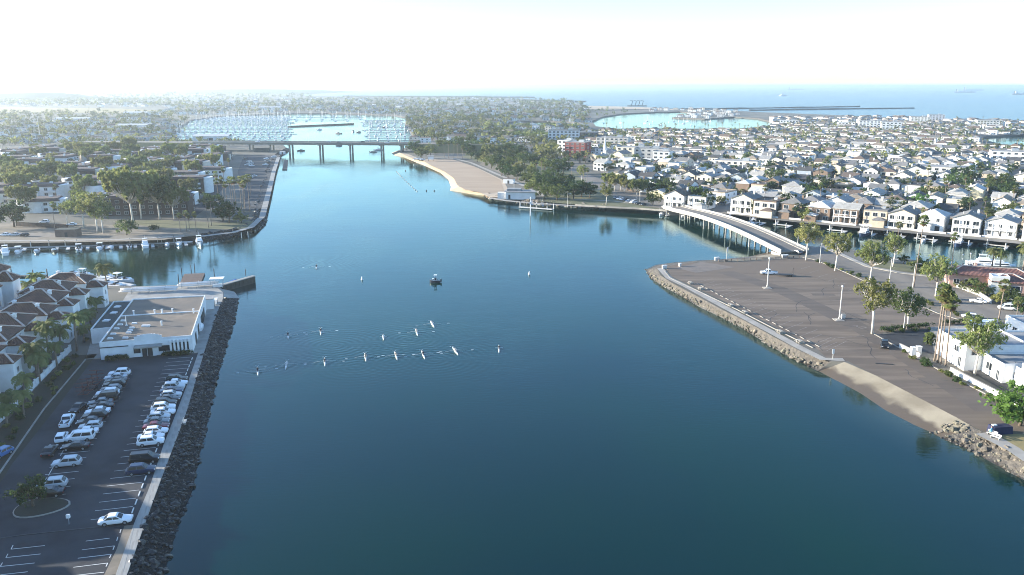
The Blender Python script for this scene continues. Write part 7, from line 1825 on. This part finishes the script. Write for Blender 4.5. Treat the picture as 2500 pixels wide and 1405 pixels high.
for i, (px, k) in enumerate([((2405, 648), 1), ((2440, 655), 0), ((2380, 652), 'p')]):
    spawn('motorboat', K_POWER[2] if k == 'p' else K_YACHT[k], f'white boat moored behind the pink house, {nth(i + 1)} of three', 'boat', G(*px), -.3, .9, 'boats behind the pink house', {'hull': (.82, .82, .82)})

# ------------------------------------------------------------------ the town beyond: past the three hundred nearest, one mass each
def mass_houses(spots, name, label, az):
    mb = MB()
    for (q, s) in spots:
        w_, d_ = rnd.uniform(7.5, 11) * s, rnd.uniform(9, 14) * s; h = rnd.choice((3.0, 3.4, 5.8, 6.0)); rz = az + rnd.choice((0, PI / 2)) + rnd.uniform(-.06, .06)
        wm = rnd.choice((0, 0, 0, 1, 2, 2)); rm = rnd.choice((3, 4, 5, 6, 4, 3))
        mb.box(q.x, q.y, LZ - .2, w_, d_, h + .2, rz, wm)
        if rnd.random() < .7:
            c, n = math.cos(rz), math.sin(rz); a, b = w_ / 2 + .4, d_ / 2 + .4; rh = rnd.uniform(1.5, 2.6); k = 0 if rnd.random() < .6 else a * .9
            f = lambda x, y, z: (q.x + x * c - y * n, q.y + x * n + y * c, LZ + h + z)
            mb.add([f(-a, -b, 0), f(a, -b, 0), f(a, b, 0), f(-a, b, 0), f(0, -b + k, rh), f(0, b - k, rh)], [(0, 1, 4), (1, 2, 5, 4), (2, 3, 5), (3, 0, 4, 5)], rm)
        else: mb.box(q.x, q.y, LZ + h, w_ * .96, d_ * .96, .4, rz, rm)
        c, n = math.cos(rz), math.sin(rz)
        for fl in range(int(h / 2.9)):
            for u_ in (-.28, .22):
                for (lx, ly, sx, sy) in ((u_ * w_, -d_ / 2, 1.5, .1), (w_ / 2, u_ * d_, .1, 1.5), (-w_ / 2, u_ * d_, .1, 1.5)):
                    mb.box(q.x + lx * c - ly * n, q.y + lx * n + ly * c, LZ + .9 + fl * 2.8, sx, sy, 1.2, rz, 7)
    o = structure(name, mb, FARM, label=label); o['kind'] = 'stuff'; return o
def fm_(n, c): return mat(n, c, .9, tuple(k * .85 for k in c), .08)
FARM = [fm_('far_white_wall', (.8, .8, .78)), fm_('far_cream_wall', (.66, .6, .5)), fm_('far_grey_wall', (.5, .5, .5)), fm_('far_grey_roof', (.12, .12, .118)), fm_('far_brown_roof', (.14, .1, .078)), fm_('far_pale_roof', (.3, .29, .275)), fm_('far_tan_roof', (.22, .175, .135)), M['glass']]
mass_houses([(a[0], 1.0) for a in FAR_P], 'far_houses', 'mass of small houses far beyond the canal', HRZ)
def mass_trees(spots, name, label, mats=('leaf_far',), big=1.0):
    mb = MB(); r = random.Random(5)
    for q in spots:
        rad = r.uniform(2.2, 4.8) * big; h = rad * r.uniform(1.3, 2.2); mi = r.randrange(len(mats))
        mb.tube([(q.x, q.y, LZ), (q.x, q.y, LZ + h * .5)], .25 * big, 4, len(mats), cap=False)
        for k in range(5):
            c = (q.x + r.gauss(0, rad * .4), q.y + r.gauss(0, rad * .4), LZ + h * r.uniform(.5, .95)); leaves(mb, c, rad * .6, 6, rad * .34, r, mi)
    o = structure(name, mb, [M[m] for m in mats] + [M['trunk']], label=label); o['kind'] = 'stuff'; return o
def mass_palms(spots, name, label):
    mb = MB(); r = random.Random(8)
    for q in spots:
        h = r.uniform(9, 17); mb.tube([(q.x, q.y, LZ), (q.x, q.y, LZ + h)], .22, 4, 1, cap=False); leaves(mb, (q.x, q.y, LZ + h), 1.5, 10, .8, r, 0, 1.0)
    o = structure(name, mb, [M['leaf_palm'], M['palmtrunk']], label=label); o['kind'] = 'stuff'; return o
sp = [a[0] + WFD * rnd.uniform(5, 8) + WFN * rnd.uniform(-14, 14) for a in FAR_P for _ in range(2)]
sp = [q for q in sp if inside(q, HOOD)]
mass_trees([k[0] for k in cand[330::2]], 'far_trees', 'mass of garden trees in the rows far behind the canal', ('leaf_dark', 'leaf_mid', 'leaf_gum'), 1.0)
mass_trees(sp[::2], 'far_trees', 'mass of trees among the far houses beyond the canal', ('leaf_far', 'leaf_mid', 'leaf_gum'))
mass_palms(sp[3::7], 'far_palms', 'mass of palms among the far houses beyond the canal')
# land round the marina and out to the horizon: scattered in bands of roughly even density in the picture
BAS = [V2(q) for q in Fw[:len(F_w)]]
Fpoly = Ft; holes_ = [[tuple(q[:2]) for q in h] for h in (H1, H2, H3)]
PKP = [tuple(GL(*p)[:2]) for p in [(985, 386), (1170, 400), (1235, 436), (1250, 482), (985, 482)]]
def scatter(px0, px1, py0, py1, n, avoid=()):
    out = []
    while len(out) < n:
        x, y = rnd.uniform(px0, px1), rnd.uniform(py0, py1); q = V2(GL(x, y))
        if not inside(q, Fpoly) or any(inside(q, h) for h in holes_) or any(inside(q, h) for h in avoid) or inside(q, PKP) or min((q - b).length for b in BIG) < 17: n -= .25; continue
        out.append(q)
    return out
fieldp = [tuple(GL(*p)[:2]) for p in [(-300, 275), (400, 275), (420, 262), (-300, 258)]]
AV = (HOOD, GRND, fieldp)
tz = [(-100, 600, 330, 362, 260, 1.0), (-100, 460, 290, 335, 420, 1.15), (380, 1000, 262, 282, 330, 1.2), (990, 1240, 290, 345, 420, 1.2), (1180, 1440, 310, 345, 260, 1.2), (-100, 420, 276, 292, 220, 1.3), (0, 1420, 240, 264, 1000, 1.7), (1000, 1440, 262, 300, 620, 1.2), (-100, 420, 240, 258, 240, 1.8), (1400, 1560, 270, 285, 40, 1.0), (1180, 1440, 345, 400, 150, 1.25), (0, 760, 231, 241, 260, 2.6)]
for i, (a, b, c, d, n, bg) in enumerate(tz):
    mass_trees(scatter(a, b, c, d, n, AV), 'far_trees', ['mass of trees behind the condominiums', 'mass of trees left of the marina', 'mass of trees behind the marina', 'mass of trees right of the marina', 'mass of trees by the inner lagoon', 'mass of trees before the dry field', 'mass of trees of the far town', 'mass of trees left of the lagoon', 'mass of trees behind the dry field', 'mass of trees on the lagoon shore', 'mass of trees between park and brick block', 'mass of trees at the far left horizon'][i], ('leaf_far', 'leaf_far', 'leaf_mid', 'leaf_gum'), bg)
hz2 = [(380, 1000, 262, 280, 110, 1.3), (990, 1240, 290, 350, 110, 1.1), (1100, 1440, 312, 350, 80, 1.1), (0, 1430, 240, 264, 420, 1.5), (1000, 1440, 260, 300, 230, 1.1), (-100, 460, 290, 350, 170, 1.3), (-100, 420, 240, 256, 90, 1.8), (1580, 1800, 262, 290, 60, 1.0), (1890, 2500, 290, 312, 220, 1.2)]
for i, (a, b, c, d, n, bg) in enumerate(hz2):
    mass_houses([(q, bg) for q in scatter(a, b, c, d, n, AV)], 'far_houses', ['mass of roofs behind the marina', 'mass of roofs right of the marina', 'mass of roofs by the inner lagoon', 'mass of roofs of the far town', 'mass of roofs left of the lagoon', 'mass of roofs left of the marina', 'mass of roofs behind the dry field', 'mass of roofs on the sand spit', 'mass of roofs along the ocean front'][i], rnd.uniform(-.5, .5))
mass_palms(scatter(1000, 1440, 255, 330, 70, AV) + scatter(0, 460, 280, 360, 60, AV), 'far_palms', 'mass of palms round the marina')
# long low buildings and poles on the far left
for i, (px, w_, lab) in enumerate([((180, 298), 60, 'long white shed left of the marina'), ((330, 316), 50, 'pale roofed hall with an arched roof near the marina'), ((345, 282), 70, 'white roofed hall behind the dry field trees'), ((520, 345), 40, 'white marina office by the far bridge'), ((660, 268), 60, 'long pale building behind the marina')]):
    q = GL(*px); t = thing('hall', lab, 'building', (q.x, q.y, LZ), .1); part('wall', walls_mesh(w_, 18, 6), None, t).color = (.7, .71, .72, 1); o = part('roof', roof_mesh('gable', w_, 18, 2.2, .5, 'roof', 'x'), None, t, loc=(0, 0, 6)); o.color = (.6, .61, .62, 1); m_ = MB(); m_.box(0, -9.05, 0, 5, .1, 4.2); part('door', m_, M['dark'], t)
lamp((98, 338), 26, 'very tall pale pole left of the marina', r=.35); lamp((205, 325), 20, 'tall pale pole among the trees left of the marina', r=.25)

# ------------------------------------------------------------------ marina
cols_ = 0; sails = []
def marina(px0, px1, py0, py1, dy, dx, name):
    out = []; y = V2(G((px0 + px1) / 2, py1, 0)).y; y1 = V2(G((px0 + px1) / 2, py0, 0)).y; r_ = 0
    while y < y1:
        t = y; zc = y * _c + CAM_H * _s; xa, xb = (px0 - 1250) / FPX * zc, (px1 - 1250) / FPX * zc; x = xa + rnd.uniform(0, dx); r_ += 1; n_ = 0
        while x < xb:
            q = Vector((x, y)); x += dx * rnd.uniform(.8, 1.4)
            if inside(q, [p for p in Fw]) or not water_ok(q): continue
            n_ += 1; out.append((q, r_, n_))
        y += dy
    return out
_basin = [tuple(G(*p)[:2]) for p in [(428, 345), (560, 347), (690, 351), (712, 340), (716, 312), (760, 306), (900, 300), (990, 300), (1000, 322), (1006, 343), (985, 345), (900, 340), (880, 318), (860, 305), (720, 312), (715, 345)]]
def water_ok(q):
    return not any(abs(to_px((q.x, q.y, 0))[0] - 800) < 90 and to_px((q.x, q.y, 0))[1] > 309 for _ in (0,))
ml = marina(432, 712, 284, 343, 42, 9.5, 'left'); mr = marina(885, 1004, 293, 344, 46, 12, 'right'); mt = marina(716, 885, 283, 296, 90, 22, 'top')
docks_done = set(); allb = [(b, 'left') for b in ml] + [(b, 'right') for b in mr] + [(b, 'top') for b in mt]
allb.sort(key=lambda b: b[0][0].y)
mass = MB(); names = {'left': 'west basin of the marina', 'right': 'east basin of the marina', 'top': 'back row of the marina'}
for k, ((q, r_, n_), sd_) in enumerate(allb):
    rz = PI / 2 * (1 if n_ % 2 else -1) + .05
    if k < 295:
        kind = rnd.randrange(5)
        if kind < 4:
            o = thing('sailing_boat', f'white sailing boat, {nth(n_)} from left in {nth(r_)} dock row, {names[sd_]}', 'boat', (q.x, q.y, 0), rz, 'sailing boats in the marina', rnd.uniform(.62, .95), K_SAIL[kind])
        else: spawn('motor_cruiser', K_YACHT[0], f'white cruiser, {nth(n_)} from left in {nth(r_)} dock row, {names[sd_]}', 'boat', (q.x, q.y, 0), rz, rnd.uniform(.55, .8), 'cruisers in the marina', {'hull': (.8, .8, .8)})
    else:
        L_ = rnd.uniform(8, 12); mass.box(q.x, q.y, -.1, L_ * .28, L_, 1.5, 0, 0); mass.cyl(q.x, q.y, 1.2, rnd.uniform(11, 19), .17, .12, 4); mass.tube([(q.x, q.y, 2.6), (q.x, q.y - L_ * .35, 2.6)], .25, 4, 1)
if mass.v: structure('distant_boats', mass, [M['boatwhite'], M['blue']], label='mass of moored boats at the back of the marina')['kind'] = 'stuff'
seenr = {}
for (q, r_, n_), sd_ in allb: seenr.setdefault((sd_, r_), []).append(q)
for (sd_, r_), qs in seenr.items():
    xs_ = [q.x for q in qs]; t = thing('marina_dock', f'long pale dock of the {nth(r_)} boat row in the {names[sd_]}', 'dock', (sum(xs_) / len(xs_), qs[0].y + 7, 0), 0, 'marina docks')
    m_ = MB(); m_.box(0, 0, .1, max(xs_) - min(xs_) + 10, 2.4, .5); part('float', m_, M['deckwhite'], t)
a, b = V2(G(703, 311)), V2(G(862, 304)); t = thing('rock_mole', 'low dark rock mole in front of the marina back row', 'mole', (*((a + b) / 2), 0), math.atan2((b - a).y, (b - a).x)); m_ = MB(); m_.box(0, 0, -1, (b - a).length, 9, 3.0, ty=.5); part('rocks', m_, M['darkbank'], t, stuff=True)
for i, (x, y) in enumerate([(862, 322), (876, 324), (905, 303), (940, 312), (780, 318), (826, 327)]):
    spawn('motorboat', K_POWER[i % 3], f'small boat under way in the marina channel, {nth(i + 1)} from the far side', 'boat', G(x, y), rnd.uniform(0, 6), 1.4, 'boats in the marina channel', {'hull': (.2, .2, .22) if i % 2 else (.8, .8, .8)})
# lagoon boats
for i, (x, y) in enumerate([(1474, 302), (1515, 301), (1518, 313), (1575, 302), (1580, 297), (1594, 298), (1587, 304), (1613, 306), (1621, 303), (1633, 299), (1645, 298), (1657, 297), (1669, 296), (1669, 303), (1678, 297), (1687, 307), (1734, 297), (1300, 306), (1340, 305), (1400, 308), (1270, 304), (1375, 304)]):
    if i < 17: thing('moored_skiff', f'dark anchored boat on the lagoon, {nth(i + 1)} from the left', 'boat', G(x, y), rnd.uniform(0, 6), 'anchored boats on the lagoon', .7, K_SAIL[2])
    else: spawn('motor_cruiser', K_YACHT[1], f'white cruiser on the inner lagoon arm, {nth(i - 16)} of five', 'boat', G(x, y), rnd.uniform(-.2, .2), 1.2, 'cruisers on the inner lagoon', {'hull': (.8, .8, .8)})

# ------------------------------------------------------------------ ocean: jetties, island, ships, hills
def jetty(px, w, h, label):
    q = [V2(G(*p)) for p in px]; t = thing('jetty', label, 'jetty', (*q[0], 0)); r = random.Random(len(label))
    for a, b in zip(q, q[1:]):
        m_ = MB(); n_ = max(3, int((b - a).length / 30)); d = (b - a).normalized(); nr = Vector((-d.y, d.x)); secs = []
        for i in range(n_ + 1):
            p = a + (b - a) * i / n_ - q[0]; k = r.uniform(.8, 1.2)
            secs.append([(*(p + nr * w * .5 * k), -1), (*(p + nr * w * .22), h * k), (*(p - nr * w * .22), h * k), (*(p - nr * w * .5 * k), -1)])
        m_.loft(secs); part('rubble', m_, M['darkbank'], t, stuff=True)
jetty([(1700, 268), (1850, 265.5), (2098, 261.5)], 9, 3.2, 'dark rock jetty reaching into the ocean, the farther and shorter of two')
jetty([(1830, 271), (2000, 268.5), (2231, 265.5)], 9, 3.4, 'dark rock jetty reaching into the ocean, the nearer and longer of two')
jetty([(1440, 274), (1560, 270), (1720, 267)], 9, 3, 'dark jetty between the lagoon mouth and the open ocean')
jetty([(840, 236.5), (1060, 238), (1305, 239.5)], 22, 7, 'thin dark breakwater off the far shore'); jetty([(1300, 248), (1430, 249.5)], 16, 5, 'short dark pier at the tip of the far shore')
q = G(1555, 262); t = thing('shore_cranes', 'group of dark derricks standing on the far beach', 'cranes', (q.x, q.y, LZ)); m_ = MB(); m_.box(0, 0, 0, 60, 20, 3); part('base', m_, M['darkbank'], t)
for x in (-18, -6, 5, 16): m_ = MB(); m_.bar((x, 0, 3), (x + 4, 0, 17), 1.6, 1.6); m_.bar((x + 4, 0, 17), (x - 5, 0, 18), 1.4, 1.4); part('derrick', m_, M['darkbank'], t)
def ship(px, L, label, rz, hc, house_aft=True):
    t = thing('cargo_ship', label, 'ship', G(*px), rz); o = part('hull', hull_mesh(L, L * .15, L * .045, sheer=L * .008), None, t); o.color = (*hc, 1)
    m_ = MB(); x = -L * .36 if house_aft else L * .0; m_.box(x, 0, L * .045, L * .1, L * .12, L * .085); m_.box(x, 0, L * .13, L * .05, L * .13, L * .015); part('deck_house', m_, M['boatwhite'], t)
    m_ = MB(); m_.box(x - L * .06, 0, L * .05, L * .03, L * .05, L * .11); part('funnel', m_, M['plastic'], t)
    m_ = MB()
    for k in range(4): m_.cyl(-L * .2 + L * .17 * k, 0, L * .045, L * .105, L * .006, L * .004, 6)
    part('deck_crane', m_, M['darkbank'], t)
ship((2356, 226.5), 210, 'long dark cargo ship at anchor on the ocean to the right', 0, (.06, .05, .05)); ship((2376, 221.5), 300, 'paler cargo ship behind the long dark one', 0, (.1, .1, .11)); ship((2500, 231.5), 180, 'cargo ship cut off at the right edge of the ocean', 0, (.06, .05, .05)); ship((1943, 220.5), 250, 'faint low cargo ship farthest out', 0, (.12, .12, .13))
t = thing('passenger_ship', 'white passenger ship on the ocean left of the cargo ships', 'ship', G(1913, 235), .1); part('hull', hull_mesh(58, 12, 4, sheer=1), None, t).color = (.75, .74, .7, 1); m_ = MB(); m_.box(-2, 0, 4, 38, 9, 4); m_.box(-3, 0, 8, 26, 8, 3.2); part('deck_house', m_, M['boatwhite'], t); m_ = MB(); m_.box(-8, 0, 11.2, 4, 3, 4); part('funnel', m_, M['redtile'], t)
mb = MB(); r = random.Random(3)
def hill(pts, dep, h):
    secs = []
    for (px, py, hh) in pts:
        q = GL(px, py); secs.append([(q.x, q.y, LZ - 1), (q.x, q.y + dep * .35, LZ + hh), (q.x, q.y + dep * .7, LZ + hh * .9), (q.x, q.y + dep, LZ - 1)])
    mb.loft(secs, closed=False, cap=False)
hill([(-300, 245, 20), (-120, 245, 26), (-40, 245, 28), (20, 245, 30), (60, 245, 32), (80, 245, 22), (95, 245, 27), (110, 245, 22), (140, 245, 12), (200, 245, 6), (300, 245, 2)], 500, 0)
hill([(-900, 229.5, 30), (-300, 229.5, 34), (200, 229.5, 30), (500, 229.5, 34), (650, 229.5, 28), (735, 229.5, 12), (760, 229.5, 1)], 2500, 0)
structure('hills', mb, M['leaf_far'], True)
